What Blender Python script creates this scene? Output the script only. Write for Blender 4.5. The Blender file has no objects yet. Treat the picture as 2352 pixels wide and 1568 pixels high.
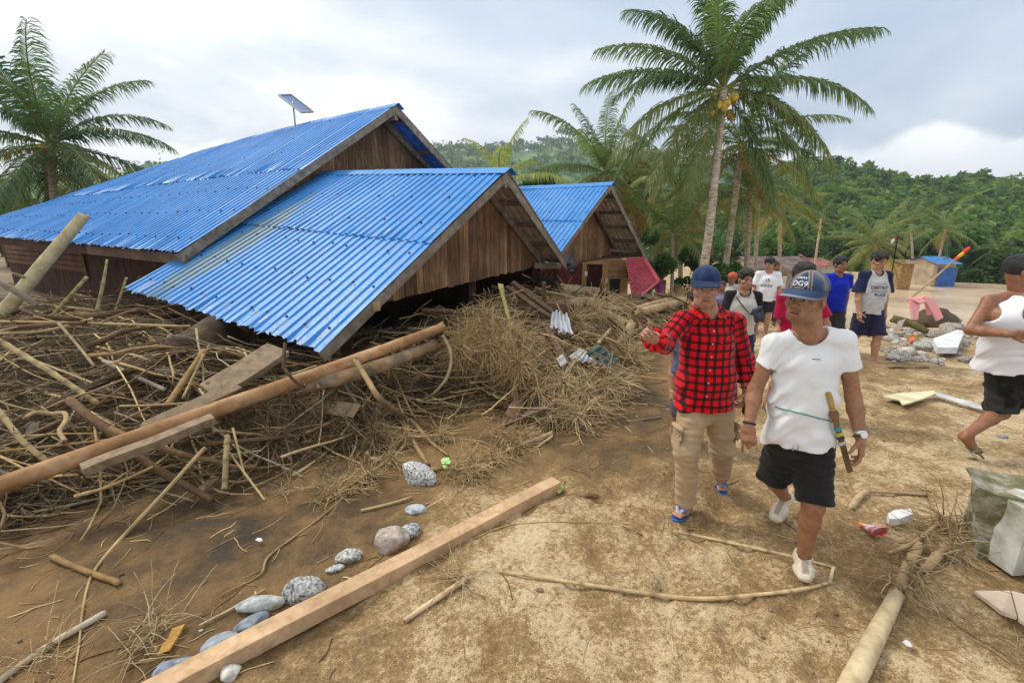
import bpy, bmesh, math, random
import numpy as np
from mathutils import Vector, Matrix

# ------------------------------------------------------------------ camera, sky, sun, exposure
SC = bpy.context.scene
COL = SC.collection
R = math.radians
FPX, PITCH, HC = 1045.3, R(14.4), 1.98          # picture read at 2352 x 1568; 16 mm lens on a 36 mm sensor
CP, SP = math.cos(PITCH), math.sin(PITCH)

cam = bpy.data.cameras.new('camera'); camo = bpy.data.objects.new('camera', cam); COL.objects.link(camo)
cam.lens = 16.0; cam.sensor_width = 36.0; cam.clip_start = 0.05; cam.clip_end = 4000
camo.location = (0, 0, HC); camo.rotation_euler = (R(90) - PITCH, 0, 0)
SC.camera = camo
SUN_AZ, SUN_EL = R(-58), R(50)                   # azimuth from +Y towards +X
SUN_DIR = Vector((math.sin(SUN_AZ) * math.cos(SUN_EL), math.cos(SUN_AZ) * math.cos(SUN_EL), math.sin(SUN_EL)))
sun = bpy.data.lights.new('sun', 'SUN'); suno = bpy.data.objects.new('sun', sun); COL.objects.link(suno)
sun.energy = 1.5; sun.angle = R(14); sun.color = (1.0, 0.95, 0.87)
suno.rotation_euler = (-SUN_DIR).to_track_quat('-Z', 'Y').to_euler()
vs = SC.view_settings
vs.view_transform = 'Standard'; vs.look = 'None'; vs.exposure = 0.74; vs.gamma = 1.0; vs.use_curve_mapping = False
SC.cycles.use_denoising = True
SC.cycles.max_bounces = 6; SC.cycles.diffuse_bounces = 3; SC.cycles.transparent_max_bounces = 6
SC.cycles.volume_bounces = 0; SC.cycles.caustics_reflective = False; SC.cycles.caustics_refractive = False

def N(nt, typ, **kw):
    n = nt.nodes.new(typ)
    for k, v in kw.items():
        if k.startswith('i_'):
            n.inputs[k[2:].replace('_', ' ')].default_value = v
        elif k[0] == 'x' and k[1:].isdigit():
            n.inputs[int(k[1:])].default_value = v
        else:
            setattr(n, k, v)
    return n
def math_n(nt, op, a, b=None, clamp=False):
    n = nt.nodes.new('ShaderNodeMath'); n.operation = op; n.use_clamp = clamp
    for i, x in enumerate((a, b)):
        if x is None: continue
        if isinstance(x, (int, float)): n.inputs[i].default_value = x
        else: nt.links.new(x, n.inputs[i])
    return n.outputs[0]
def ramp(nt, fac, stops, interp='LINEAR'):
    n = nt.nodes.new('ShaderNodeValToRGB'); cr = n.color_ramp; cr.interpolation = interp
    while len(cr.elements) < len(stops): cr.elements.new(0.5)
    for e, (p, c) in zip(cr.elements, stops):
        e.position = p
        e.color = (c, c, c, 1) if isinstance(c, (int, float)) else (c[0], c[1], c[2], 1)
    nt.links.new(fac, n.inputs[0]); return n.outputs[0]
def mixc(nt, fac, a, b, mode='MIX'):
    n = nt.nodes.new('ShaderNodeMix'); n.data_type = 'RGBA'; n.blend_type = mode
    for i, x in ((0, fac), (6, a), (7, b)):
        if isinstance(x, (int, float)): n.inputs[i].default_value = x
        elif isinstance(x, tuple): n.inputs[i].default_value = (x[0], x[1], x[2], 1)
        else: nt.links.new(x, n.inputs[i])
    return n.outputs[2]

w = bpy.data.worlds.new('World'); SC.world = w; w.use_nodes = True
nt = w.node_tree; nt.nodes.clear(); L = nt.links.new
wo = N(nt, 'ShaderNodeOutputWorld'); bg = N(nt, 'ShaderNodeBackground'); L(bg.outputs[0], wo.inputs[0])
sky = N(nt, 'ShaderNodeTexSky', sky_type='NISHITA', sun_disc=False)
sky.sun_elevation = SUN_EL; sky.sun_rotation = SUN_AZ; sky.air_density = 1.6; sky.dust_density = 2.5
skys = mixc(nt, 1.0, sky.outputs[0], (0.10, 0.10, 0.10), 'MULTIPLY')
tc = N(nt, 'ShaderNodeTexCoord'); sep = N(nt, 'ShaderNodeSeparateXYZ'); L(tc.outputs['Generated'], sep.inputs[0])
zz = math_n(nt, 'MAXIMUM', sep.outputs[2], 0.0)
den = math_n(nt, 'ADD', zz, 0.22)
cx = math_n(nt, 'DIVIDE', sep.outputs[0], den); cy = math_n(nt, 'DIVIDE', sep.outputs[1], den)
cv = N(nt, 'ShaderNodeCombineXYZ'); L(cx, cv.inputs[0]); L(cy, cv.inputs[1]); cv.inputs[2].default_value = 3.7
n1 = N(nt, 'ShaderNodeTexNoise', noise_dimensions='3D', i_Scale=0.62, i_Detail=7.0, i_Roughness=0.5, i_Distortion=0.9); L(cv.outputs[0], n1.inputs['Vector'])
n2 = N(nt, 'ShaderNodeTexNoise', i_Scale=1.5, i_Detail=8.0, i_Roughness=0.52, i_Distortion=0.3); L(cv.outputs[0], n2.inputs['Vector'])
sunv = N(nt, 'ShaderNodeVectorMath', operation='DOT_PRODUCT'); L(tc.outputs['Generated'], sunv.inputs[0]); sunv.inputs[1].default_value = SUN_DIR
glow = math_n(nt, 'MULTIPLY_ADD', sunv.outputs['Value'], 0.5); nt.nodes[-1].inputs[2].default_value = 0.5
f = math_n(nt, 'ADD', math_n(nt, 'MULTIPLY', n1.outputs[0], 0.95), math_n(nt, 'MULTIPLY', n2.outputs[0], 0.45))
f = math_n(nt, 'ADD', f, math_n(nt, 'MULTIPLY', glow, 0.42))
cloud = ramp(nt, math_n(nt, 'SUBTRACT', f, 0.56), [(0.24, (0.40, 0.475, 0.60)), (0.38, (0.53, 0.595, 0.69)), (0.49, (0.74, 0.77, 0.81)), (0.58, (0.98, 0.98, 0.975))])
# low cumulus bank standing round the horizon
cn = N(nt, 'ShaderNodeTexNoise', i_Scale=4.2, i_Detail=9.0, i_Roughness=0.47); L(tc.outputs['Generated'], cn.inputs['Vector'])
edge = math_n(nt, 'ADD', math_n(nt, 'MULTIPLY', zz, -5.0), math_n(nt, 'ADD', cn.outputs[0], 0.17))
cum = ramp(nt, edge, [(0.0, 0.0), (0.06, 0.85)])
cshade = ramp(nt, cn.outputs[0], [(0.3, (0.72, 0.76, 0.82)), (0.55, (0.96, 0.97, 0.98))])
skyc = mixc(nt, 0.90, skys, cloud)
skyc = mixc(nt, cum, skyc, cshade)
L(skyc, bg.inputs[0]); bg.inputs[1].default_value = 0.84

# ------------------------------------------------------------------ picking points of the place
def ray(u, v):
    x = (u - 1176) / FPX; y = -(v - 784) / FPX
    return Vector((x, CP + y * SP, -SP + y * CP))
CAM = Vector((0, 0, HC))
def at_t(u, v, t): return CAM + ray(u, v) * t
def at_y(u, v, Y):
    r = ray(u, v); return CAM + r * (Y / r.y)
def at_z(u, v, z):
    r = ray(u, v); return CAM + r * ((z - HC) / r.z)
def at_plane(u, v, p0, n):
    r = ray(u, v); return CAM + r * ((p0 - CAM).dot(n) / r.dot(n))

# ------------------------------------------------------------------ mesh helpers
class Noise3:
    def __init__(s, seed):
        s.t = np.random.default_rng(seed).random((32, 32, 32)).astype(np.float32)
    def __call__(s, p):
        p = np.asarray(p, dtype=np.float32); i = np.floor(p).astype(int); f = p - i; f = f * f * (3 - 2 * f)
        t = s.t; a = i & 31; b = (i + 1) & 31
        ax, ay, az = a[..., 0], a[..., 1], a[..., 2]; bx, by, bz = b[..., 0], b[..., 1], b[..., 2]
        fx, fy, fz = f[..., 0], f[..., 1], f[..., 2]
        c00 = t[ax, ay, az] * (1 - fx) + t[bx, ay, az] * fx; c10 = t[ax, by, az] * (1 - fx) + t[bx, by, az] * fx
        c01 = t[ax, ay, bz] * (1 - fx) + t[bx, ay, bz] * fx; c11 = t[ax, by, bz] * (1 - fx) + t[bx, by, bz] * fx
        return ((c00 * (1 - fy) + c10 * fy) * (1 - fz) + (c01 * (1 - fy) + c11 * fy) * fz) * 2 - 1
NZ = Noise3(7)
def fbm(p, o=3):
    p = np.asarray(p, dtype=np.float32); s = 0; a = 1.0
    for k in range(o): s = s + a * NZ(p * 2 ** k + 13.7 * k); a *= 0.5
    return s

def mesh_np(name, V, F, cols=None, smooth=True, mats=None, fmat=None, attrs=None):
    me = bpy.data.meshes.new(name)
    V = np.ascontiguousarray(V, dtype=np.float32).reshape(-1, 3)
    if isinstance(F, np.ndarray): F = [F]
    F = [np.asarray(f, dtype=np.int32) for f in F if len(f)]
    nl = sum(f.size for f in F); npoly = sum(len(f) for f in F)
    me.vertices.add(len(V)); me.vertices.foreach_set('co', V.ravel())
    me.loops.add(nl); me.loops.foreach_set('vertex_index', np.concatenate([f.ravel() for f in F]))
    tot = np.concatenate([np.full(len(f), f.shape[1], dtype=np.int32) for f in F])
    st = np.concatenate([[0], np.cumsum(tot)[:-1]]).astype(np.int32)
    me.polygons.add(npoly); me.polygons.foreach_set('loop_start', st); me.polygons.foreach_set('loop_total', tot)
    me.polygons.foreach_set('use_smooth', np.full(npoly, smooth))
    if fmat is not None: me.polygons.foreach_set('material_index', np.asarray(fmat, dtype=np.int32))
    me.update(calc_edges=True)
    if cols is not None:
        c = np.ones((len(V), 4), dtype=np.float32); c[:, :3] = cols
        a = me.color_attributes.new('Col', 'FLOAT_COLOR', 'POINT'); a.data.foreach_set('color', c.ravel())
    for k, v in (attrs or {}).items():
        v = np.asarray(v, dtype=np.float32)
        if v.ndim == 2:
            a = me.attributes.new(k, 'FLOAT_VECTOR', 'POINT'); a.data.foreach_set('vector', v.ravel())
        else:
            a = me.attributes.new(k, 'FLOAT', 'POINT'); a.data.foreach_set('value', v)
    for m in (mats or []): me.materials.append(m)
    me.validate(); return me

def tag(o, label=None, cat=None, group=None, kind=None):
    if label: o['label'] = label
    if cat: o['category'] = cat
    if group: o['group'] = group
    if kind: o['kind'] = kind
    return o
def link(name, me, mat=None, parent=None, label=None, cat=None, group=None, kind=None):
    o = bpy.data.objects.new(name, me); COL.objects.link(o)
    if mat is not None and me is not None and len(me.materials) == 0: me.materials.append(mat)
    if parent is not None:
        o.parent = parent
        if 'org' in parent: o.matrix_parent_inverse = Matrix.Translation(-Vector(parent['org']))
    return tag(o, label, cat, group, kind)
def empty(name, loc, label=None, cat=None, group=None):
    o = bpy.data.objects.new(name, None); COL.objects.link(o); o.location = loc; o['org'] = list(loc)
    o.empty_display_size = 0.2
    return tag(o, label, cat, group)

class MB:
    """collects boxes, prisms and tubes of one piece"""
    def __init__(s): s.V = []; s.F = []; s.C = []; s.n = 0
    def add(s, V, F, col=None):
        V = np.asarray(V, dtype=np.float32).reshape(-1, 3)
        for f in (F if isinstance(F, list) and len(F) and isinstance(F[0], np.ndarray) else [np.asarray(F)]):
            s.F.append(np.asarray(f) + s.n)
        s.V.append(V); s.n += len(V)
        c = np.ones((len(V), 3), dtype=np.float32)
        if col is not None: c[:] = col
        s.C.append(c); return s
    def hexa(s, P, col=None):            # 8 corners: bottom 4 (ccw), top 4
        F = np.array([[3, 2, 1, 0], [4, 5, 6, 7], [0, 1, 5, 4], [1, 2, 6, 5], [2, 3, 7, 6], [3, 0, 4, 7]])
        return s.add([tuple(p) for p in P], F, col)
    def box(s, c, ax, ay, az, col=None):  # centre and three half-axis vectors
        c = Vector(c); ax = Vector(ax); ay = Vector(ay); az = Vector(az)
        return s.hexa([c - ax - ay - az, c + ax - ay - az, c + ax + ay - az, c - ax + ay - az,
                       c - ax - ay + az, c + ax - ay + az, c + ax + ay + az, c - ax + ay + az], col)
    def bar(s, a, b, w, h, up=(0, 0, 1), col=None):   # rectangular bar from a to b
        a = Vector(a); b = Vector(b); d = (b - a); up = Vector(up)
        sx = d.cross(up).normalized() * (w / 2); sz = sx.cross(d).normalized() * (h / 2)
        return s.box((a + b) / 2, d / 2, sx, sz, col)
    def tube(s, P, r, sides=8, col=None):
        P = np.asarray([tuple(p) for p in P], dtype=np.float32)[None]; r = np.asarray(r, dtype=np.float32) * np.ones(P.shape[1])
        V, F = batch_tubes(P, r[None], sides); return s.add(V, F, col)
    def mesh(s, name, smooth=False, cols=False, mats=None):
        q = {}
        for f in s.F: q.setdefault(f.shape[1], []).append(f)
        return mesh_np(name, np.concatenate(s.V), [np.concatenate(v) for v in q.values()], np.concatenate(s.C) if cols else None, smooth, mats)
    def build(s, name, mat, parent=None, smooth=False, cols=False, bevel=0, **kw):
        o = link(name, s.mesh(name, smooth, cols), mat, parent, **kw)
        if bevel:
            m = o.modifiers.new('bevel', 'BEVEL'); m.width = bevel; m.segments = 2; m.limit_method = 'ANGLE'
        return o

def batch_tubes(P, Rr, sides=5, caps=True):
    """P (N,n,3) centre lines, Rr (N,n) radii -> verts, [quads, caps]"""
    P = np.asarray(P, dtype=np.float64); Nn, n, _ = P.shape
    T = np.gradient(P, axis=1); T /= np.linalg.norm(T, axis=2, keepdims=True) + 1e-9
    ref = np.zeros_like(T); m = np.abs(T[:, :, 2].mean(1)) > 0.85
    ref[~m] = (0, 0, 1); ref[m] = (1, 0, 0)
    A = np.cross(T, ref); A /= np.linalg.norm(A, axis=2, keepdims=True) + 1e-9
    B = np.cross(T, A)
    th = np.arange(sides) * 2 * np.pi / sides
    V = P[:, :, None] + Rr[:, :, None, None] * (A[:, :, None] * np.cos(th)[:, None] + B[:, :, None] * np.sin(th)[:, None])
    V = V.reshape(-1, 3)
    i, k = np.meshgrid(np.arange(n - 1), np.arange(sides), indexing='ij')
    a = i * sides + k; b = i * sides + (k + 1) % sides
    q = np.stack([a, b, b + sides, a + sides], -1).reshape(-1, 4)
    off = (np.arange(Nn) * n * sides)[:, None, None]
    Q = (q[None] + off).reshape(-1, 4)
    Fs = [Q]
    if caps:
        c0 = np.arange(sides)[::-1]; c1 = (n - 1) * sides + np.arange(sides)
        Fs.append((np.stack([c0, c1])[None] + off).reshape(-1, sides))
    return V, Fs

def spline(pts, n):
    """Catmull-Rom through points, n samples"""
    P = np.asarray([tuple(p) for p in pts], dtype=np.float64)
    if len(P) == 2: return P[0] + (P[1] - P[0]) * np.linspace(0, 1, n)[:, None]
    E = np.vstack([2 * P[0] - P[1], P, 2 * P[-1] - P[-2]])
    t = np.linspace(0, len(P) - 1 - 1e-6, n); i = t.astype(int); f = (t - i)[:, None]
    a, b, c, d = E[i], E[i + 1], E[i + 2], E[i + 3]
    return 0.5 * ((2 * b) + (c - a) * f + (2 * a - 5 * b + 4 * c - d) * f ** 2 + (3 * b - a - 3 * c + d) * f ** 3)

# ------------------------------------------------------------------ materials
def new_mat(name):
    m = bpy.data.materials.new(name); m.use_nodes = True; nt = m.node_tree
    return m, nt, nt.nodes['Principled BSDF']
def bumpn(nt, b, h, strength=0.3, dist=0.02):
    n = N(nt, 'ShaderNodeBump'); n.inputs['Strength'].default_value = strength; n.inputs['Distance'].default_value = dist
    nt.links.new(h, n.inputs['Height']); nt.links.new(n.outputs[0], b.inputs['Normal']); return n
def M_plain(name, col, rough=0.7, var=0.25, scale=6.0, bump=0.2, bscale=None, metal=0.0, spec=0.3, dark=None, stretch=None, attr=False):
    """one colour broken by noise; attr multiplies the vertex colour in"""
    m, nt, b = new_mat(name); L = nt.links.new
    tc = N(nt, 'ShaderNodeTexCoord'); mp = N(nt, 'ShaderNodeMapping'); L(tc.outputs['Object'], mp.inputs[0])
    if stretch: mp.inputs['Scale'].default_value = stretch
    n = N(nt, 'ShaderNodeTexNoise', i_Scale=scale, i_Detail=6.0, i_Roughness=0.6); L(mp.outputs[0], n.inputs['Vector'])
    lo = dark or tuple(c * (1 - var * 1.6) for c in col); hi = tuple(min(1, c * (1 + var)) for c in col)
    c = ramp(nt, n.outputs[0], [(0.32, lo), (0.68, hi)])
    if attr:
        a = N(nt, 'ShaderNodeAttribute', attribute_name='Col'); c = mixc(nt, 1.0, c, a.outputs[0], 'MULTIPLY')
    L(c, b.inputs['Base Color']); b.inputs['Roughness'].default_value = rough; b.inputs['Metallic'].default_value = metal
    b.inputs['Specular IOR Level'].default_value = spec
    if bump:
        n2 = N(nt, 'ShaderNodeTexNoise', i_Scale=bscale or scale * 4, i_Detail=5.0); L(mp.outputs[0], n2.inputs['Vector']); bumpn(nt, b, n2.outputs[0], bump)
    return m
def M_wood(name, col, dark, grain=(1, 1, 12), rough=0.85, scale=14.0, bump=0.5, attr=False, light=None):
    """weathered wood: grain runs along the axis with the smallest factor"""
    m, nt, b = new_mat(name); L = nt.links.new
    tc = N(nt, 'ShaderNodeTexCoord'); mp = N(nt, 'ShaderNodeMapping'); L(tc.outputs['Object'], mp.inputs[0]); mp.inputs['Scale'].default_value = grain
    n = N(nt, 'ShaderNodeTexNoise', i_Scale=scale, i_Detail=7.0, i_Roughness=0.65, i_Distortion=0.4); L(mp.outputs[0], n.inputs['Vector'])
    n3 = N(nt, 'ShaderNodeTexNoise', i_Scale=1.6, i_Detail=4.0); L(tc.outputs['Object'], n3.inputs['Vector'])
    c = ramp(nt, n.outputs[0], [(0.3, dark), (0.55, col), (0.75, light or tuple(min(1, x * 1.35) for x in col))])
    c = mixc(nt, ramp(nt, n3.outputs[0], [(0.4, 0.0), (0.65, 0.55)]), c, tuple(x * 0.8 for x in dark))
    if attr:
        a = N(nt, 'ShaderNodeAttribute', attribute_name='Col'); c = mixc(nt, 1.0, c, a.outputs[0], 'MULTIPLY')
    L(c, b.inputs['Base Color']); b.inputs['Roughness'].default_value = rough; b.inputs['Specular IOR Level'].default_value = 0.2
    bumpn(nt, b, n.outputs[0], bump, 0.01)
    return m
# ------------------------------------------------------------------ the ground
def sstep(a, b, x):
    t = np.clip((x - a) / (b - a), 0, 1); return t * t * (3 - 2 * t)
HB = np.array([(-9.0, 1.2), (-3.6, 2.55), (-2.95, 3.2), (-2.2, 3.55), (-1.5, 4.0), (-0.95, 4.75), (-0.25, 4.95), (0.2, 4.55), (0.75, 4.6), (1.35, 5.2), (1.65, 6.3), (2.25, 8.3), (4.6, 11.6), (7.5, 14.0)])
def heap_in(x, y):
    """signed distance (metres) inside the edge of the debris heap"""
    x = np.asarray(x, dtype=np.float64); y = np.asarray(y, dtype=np.float64)
    d = np.full(x.shape, 1e9)
    for (x0, y0), (x1, y1) in zip(HB[:-1], HB[1:]):
        dx, dy = x1 - x0, y1 - y0
        t = np.clip(((x - x0) * dx + (y - y0) * dy) / (dx * dx + dy * dy), 0, 1)
        d = np.minimum(d, np.hypot(x - x0 - t * dx, y - y0 - t * dy))
    by = np.interp(x, HB[:, 0], HB[:, 1])
    return np.where(y > by, d, -d)
_fr = np.random.default_rng(17)
FOOT = []
for _k in range(150):                                                   # heel and sole marks trodden along the path
    _y = 1.1 + 8.0 * _fr.random() ** 1.2; _x = 0.25 + 0.42 * _y + _fr.normal() * (0.5 + 0.14 * _y)
    FOOT.append((_x, _y, _fr.normal() * 0.5 + 0.5, _fr.uniform(0.6, 1.0)))
FOOT = np.array(FOOT)
def footprints(x, y):
    z = np.zeros(x.shape)
    m = (y > 0.5) & (y < 10) & (x > -3) & (x < 8)
    if not m.any(): return z
    xs, ys = x[m], y[m]; acc = np.zeros(xs.shape)
    for fx, fy, fa, fd in FOOT:
        k = (np.abs(xs - fx) < 0.3) & (np.abs(ys - fy) < 0.3)
        if not k.any(): continue
        dx, dy = xs[k] - fx, ys[k] - fy; u = dx * math.sin(fa) + dy * math.cos(fa); v = dx * math.cos(fa) - dy * math.sin(fa)
        q = (u / 0.135) ** 2 + (v / 0.055) ** 2
        acc[k] += fd * (-0.026 * np.exp(-q * q) + 0.010 * np.exp(-((np.sqrt(q) - 1.35) / 0.3) ** 2))
    z[m] = acc; return z
def gz(x, y):
    x = np.asarray(x, dtype=np.float64); y = np.asarray(y, dtype=np.float64)
    left = 1 - sstep(-1, 5, x)
    z = -0.1 * np.clip(y - 6.5, 0, 7) * (1 - 0.7 * left)
    y0 = 11.0 + 22 * left - 1.2 * sstep(7, 11, x)
    z = z - (2.9 - 1.6 * left) * sstep(y0, y0 + 13, y)
    riv = sstep(17 + 0.05 * y, 22 + 0.05 * y, x) * sstep(18, 25, y) * (1 - sstep(50, 54, y))
    z = z - 1.7 * riv
    z = z + np.where(y > 56, 0.012 * (y - 56), 0)
    # trampled sand: shallow mud beside the heap, heel marks, ruts
    near = 1 - sstep(14, 30, np.hypot(x, y))
    P = np.stack([x, y, 0 * x], -1)
    z = z + near * (0.035 * fbm(P * 0.8, 2) + 0.019 * fbm(P * 3.1 + 5, 2) + 0.010 * fbm(P * 9 + 9, 2))
    mud = sstep(-1.3, -0.1, heap_in(x, y)) * (1 - sstep(3, 6, x))
    return z - 0.05 * mud + footprints(x, y)
def gz1(x, y): return float(gz(np.array([x]), np.array([y]))[0])
def on_ground(u, v, dz=0.0):
    z = 0.0
    for _ in range(8):
        p = at_z(u, v, z + dz); z = gz1(p.x, p.y)
    return at_z(u, v, z + dz)

def ground():
    n = 430
    u = np.linspace(-1, 1, n); s = np.linspace(0, 1, n)
    xs = 7.5 * u + 1500 * u ** 7; ys = -2 + 13.5 * s + 2500 * s ** 8
    X, Y = np.meshgrid(xs, ys, indexing='ij'); Z = gz(X, Y)
    V = np.stack([X, Y, Z], -1).reshape(-1, 3)
    i, j = np.meshgrid(np.arange(n - 1), np.arange(n - 1), indexing='ij'); a = (i * n + j).ravel()
    F = np.stack([a, a + n, a + n + 1, a + 1], -1)
    hi = heap_in(X, Y).ravel()
    wet = sstep(-1.9, -0.2, hi) * (1 - sstep(2.2, 5, X.ravel()))
    left = 1 - sstep(-1.9, -0.3, X.ravel() - (Y.ravel() - 2.0) * 0.45)
    mud = np.clip(np.maximum(wet, left * (1 - sstep(6, 9, Y.ravel()))), 0, 1)
    m, nt, b = new_mat('sand_and_mud'); L = nt.links.new
    tc = N(nt, 'ShaderNodeTexCoord'); at = N(nt, 'ShaderNodeAttribute', attribute_name='mud')
    def noise(sc, det=6.0, rough=0.6, dist=0.0):
        k = N(nt, 'ShaderNodeTexNoise', i_Scale=sc, i_Detail=det, i_Roughness=rough, i_Distortion=dist); L(tc.outputs['Object'], k.inputs['Vector']); return k.outputs[0]
    big = noise(0.55, 5, 0.55, 0.4); patch = noise(3.1, 7, 0.68, 0.3); fine = noise(34.0, 4, 0.7); grain = noise(160.0, 2, 0.6)
    f = math_n(nt, 'ADD', math_n(nt, 'MULTIPLY', big, 0.50), math_n(nt, 'MULTIPLY', patch, 0.68))
    f = math_n(nt, 'ADD', f, math_n(nt, 'MULTIPLY', math_n(nt, 'SUBTRACT', fine, 0.5), 0.42))
    f = math_n(nt, 'ADD', f, math_n(nt, 'MULTIPLY', math_n(nt, 'SUBTRACT', grain, 0.5), 0.34))
    f = math_n(nt, 'SUBTRACT', f, math_n(nt, 'MULTIPLY', at.outputs[2], 0.22))
    sand = ramp(nt, f, [(0.30, (0.130, 0.083, 0.036)), (0.46, (0.245, 0.155, 0.066)), (0.56, (0.345, 0.226, 0.102)), (0.63, (0.535, 0.395, 0.220)), (0.76, (0.650, 0.510, 0.320))])
    mudc = ramp(nt, math_n(nt, 'ADD', math_n(nt, 'MULTIPLY', big, 0.6), math_n(nt, 'MULTIPLY', patch, 0.45)), [(0.40, (0.048, 0.036, 0.022)), (0.48, (0.125, 0.075, 0.030)), (0.56, (0.235, 0.135, 0.050)), (0.72, (0.34, 0.205, 0.085))])
    c = mixc(nt, at.outputs[2], sand, mudc)
    c = mixc(nt, 0.55, c, ramp(nt, math_n(nt, 'ADD', math_n(nt, 'MULTIPLY', fine, 0.5), math_n(nt, 'MULTIPLY', grain, 0.5)), [(0.34, 0.55), (0.5, 0.98), (0.68, 1.35)]), 'MULTIPLY')
    L(c, b.inputs['Base Color'])
    L(ramp(nt, math_n(nt, 'SUBTRACT', f, math_n(nt, 'MULTIPLY', at.outputs[2], 0.1)), [(0.3, 0.42), (0.5, 0.85)]), b.inputs['Roughness'])
    b.inputs['Specular IOR Level'].default_value = 0.25
    h = math_n(nt, 'ADD', math_n(nt, 'MULTIPLY', fine, 0.7), math_n(nt, 'ADD', math_n(nt, 'MULTIPLY', grain, 0.35), math_n(nt, 'MULTIPLY', patch, 1.2)))
    bumpn(nt, b, h, 0.8, 0.03)
    link('ground', mesh_np('ground', V, F, attrs={'mud': mud}), m, kind='structure')
ground()

def river():
    m, nt, b = new_mat('muddy_water'); L = nt.links.new
    tc = N(nt, 'ShaderNodeTexCoord'); n = N(nt, 'ShaderNodeTexNoise', i_Scale=0.5, i_Detail=6.0, i_Roughness=0.6); L(tc.outputs['Object'], n.inputs['Vector'])
    L(ramp(nt, n.outputs[0], [(0.35, (0.56, 0.40, 0.24)), (0.65, (0.70, 0.53, 0.35))]), b.inputs['Base Color'])
    b.inputs['Roughness'].default_value = 0.22
    n2 = N(nt, 'ShaderNodeTexNoise', i_Scale=2.4, i_Detail=4.0); L(tc.outputs['Object'], n2.inputs['Vector']); bumpn(nt, b, n2.outputs[0], 0.5, 0.15)
    nx, ny = 60, 30
    X, Y = np.meshgrid(np.linspace(14, 260, nx), np.linspace(17, 56, ny), indexing='ij')
    V = np.stack([X, Y, -4.05 + 0.05 * fbm(np.stack([X, Y, X * 0], -1) * 0.4, 2)], -1).reshape(-1, 3)
    i, j = np.meshgrid(np.arange(nx - 1), np.arange(ny - 1), indexing='ij'); a = (i * ny + j).ravel()
    link('river', mesh_np('river', V, np.stack([a, a + ny, a + ny + 1, a + 1], -1)), m, kind='structure')
river()

# ------------------------------------------------------------------ hills and the woods on them
def M_leaf(name, trans=0.3, rough=0.55):
    m, nt, b = new_mat(name); L = nt.links.new
    a = N(nt, 'ShaderNodeAttribute', attribute_name='Col'); L(a.outputs[0], b.inputs['Base Color'])
    b.inputs['Roughness'].default_value = rough; b.inputs['Specular IOR Level'].default_value = 0.3
    tr = N(nt, 'ShaderNodeBsdfTranslucent'); hs = N(nt, 'ShaderNodeHueSaturation', i_Saturation=1.15, i_Value=1.5); L(a.outputs[0], hs.inputs['Color']); L(hs.outputs[0], tr.inputs[0])
    mx = N(nt, 'ShaderNodeMixShader'); mx.inputs[0].default_value = trans; out = nt.nodes['Material Output']
    L(b.outputs[0], mx.inputs[1]); L(tr.outputs[0], mx.inputs[2]); L(mx.outputs[0], out.inputs[0]); return m
MLEAF = M_leaf('foliage', 0.38)
MTRUNK = M_plain('bark', (0.22, 0.17, 0.12), 0.9, 0.35, 9, 0.5)
RNG = np.random.default_rng(11)

def leaf_cloud(C, size, rng, up=0.45):
    """diamond leaves (or leaf clumps) of the given size at centres C"""
    n = len(C); size = np.asarray(size) * np.ones(n)
    a = rng.normal(size=(n, 3)); a[:, 2] *= 0.6; a /= np.linalg.norm(a, axis=1, keepdims=True)
    nn = rng.normal(size=(n, 3)); nn[:, 2] = np.abs(nn[:, 2]) + up; b = np.cross(nn, a); b /= np.linalg.norm(b, axis=1, keepdims=True) + 1e-9
    s = size[:, None]
    V = np.stack([C - a * s, C + b * s * 0.5 + a * s * 0.1, C + a * s, C - b * s * 0.5 + a * s * 0.1], 1)
    return V.reshape(-1, 3), np.arange(4 * n).reshape(-1, 4)

def wood_stuff(name, label, pos, h, w, nleaf, size, cols, seed):
    rng = np.random.default_rng(seed); n = len(pos)
    # each tree: several lobes, leaves near the lobe surfaces
    nl = 6
    lob = rng.normal(size=(n, nl, 3)) * np.stack([w * 0.27, w * 0.27, h * 0.17], -1)[:, None]
    lob[:, :, 2] += (h * 0.55)[:, None]
    k = rng.integers(0, nl, size=(n, nleaf))
    c = np.take_along_axis(lob, k[:, :, None], 1)
    d = rng.normal(size=(n, nleaf, 3)); d /= np.linalg.norm(d, axis=2, keepdims=True)
    d[:, :, 2] = np.where(d[:, :, 2] < -0.3, -d[:, :, 2], d[:, :, 2])
    r = (w * 0.30)[:, None, None] * rng.uniform(0.55, 1.0, size=(n, nleaf, 1))
    C = pos[:, None] + c + d * r
    V, F = leaf_cloud(C.reshape(-1, 3), np.repeat(size, nleaf) * rng.uniform(0.6, 1.3, n * nleaf), rng)
    lc = cols[:, None] * rng.uniform(0.65, 1.35, size=(n, nleaf, 1))
    # trunks that show through
    TP = pos[:, None] + np.stack([0 * h, 0 * h, h * 0.7], -1)[:, None] * np.linspace(0, 1, 2)[None, :, None]
    TV, TF = batch_tubes(TP, np.stack([w * 0.03, w * 0.02], 1), 4, caps=False)
    Vv = np.concatenate([V, TV]); cc = np.concatenate([np.repeat(lc.reshape(-1, 3), 4, 0), np.full((len(TV), 3), (0.10, 0.08, 0.055))])
    return link(name, mesh_np(name, Vv, [F, TF[0] + len(V)], cc, smooth=False), MLEAF, label=label, cat='wood', kind='stuff')

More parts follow.
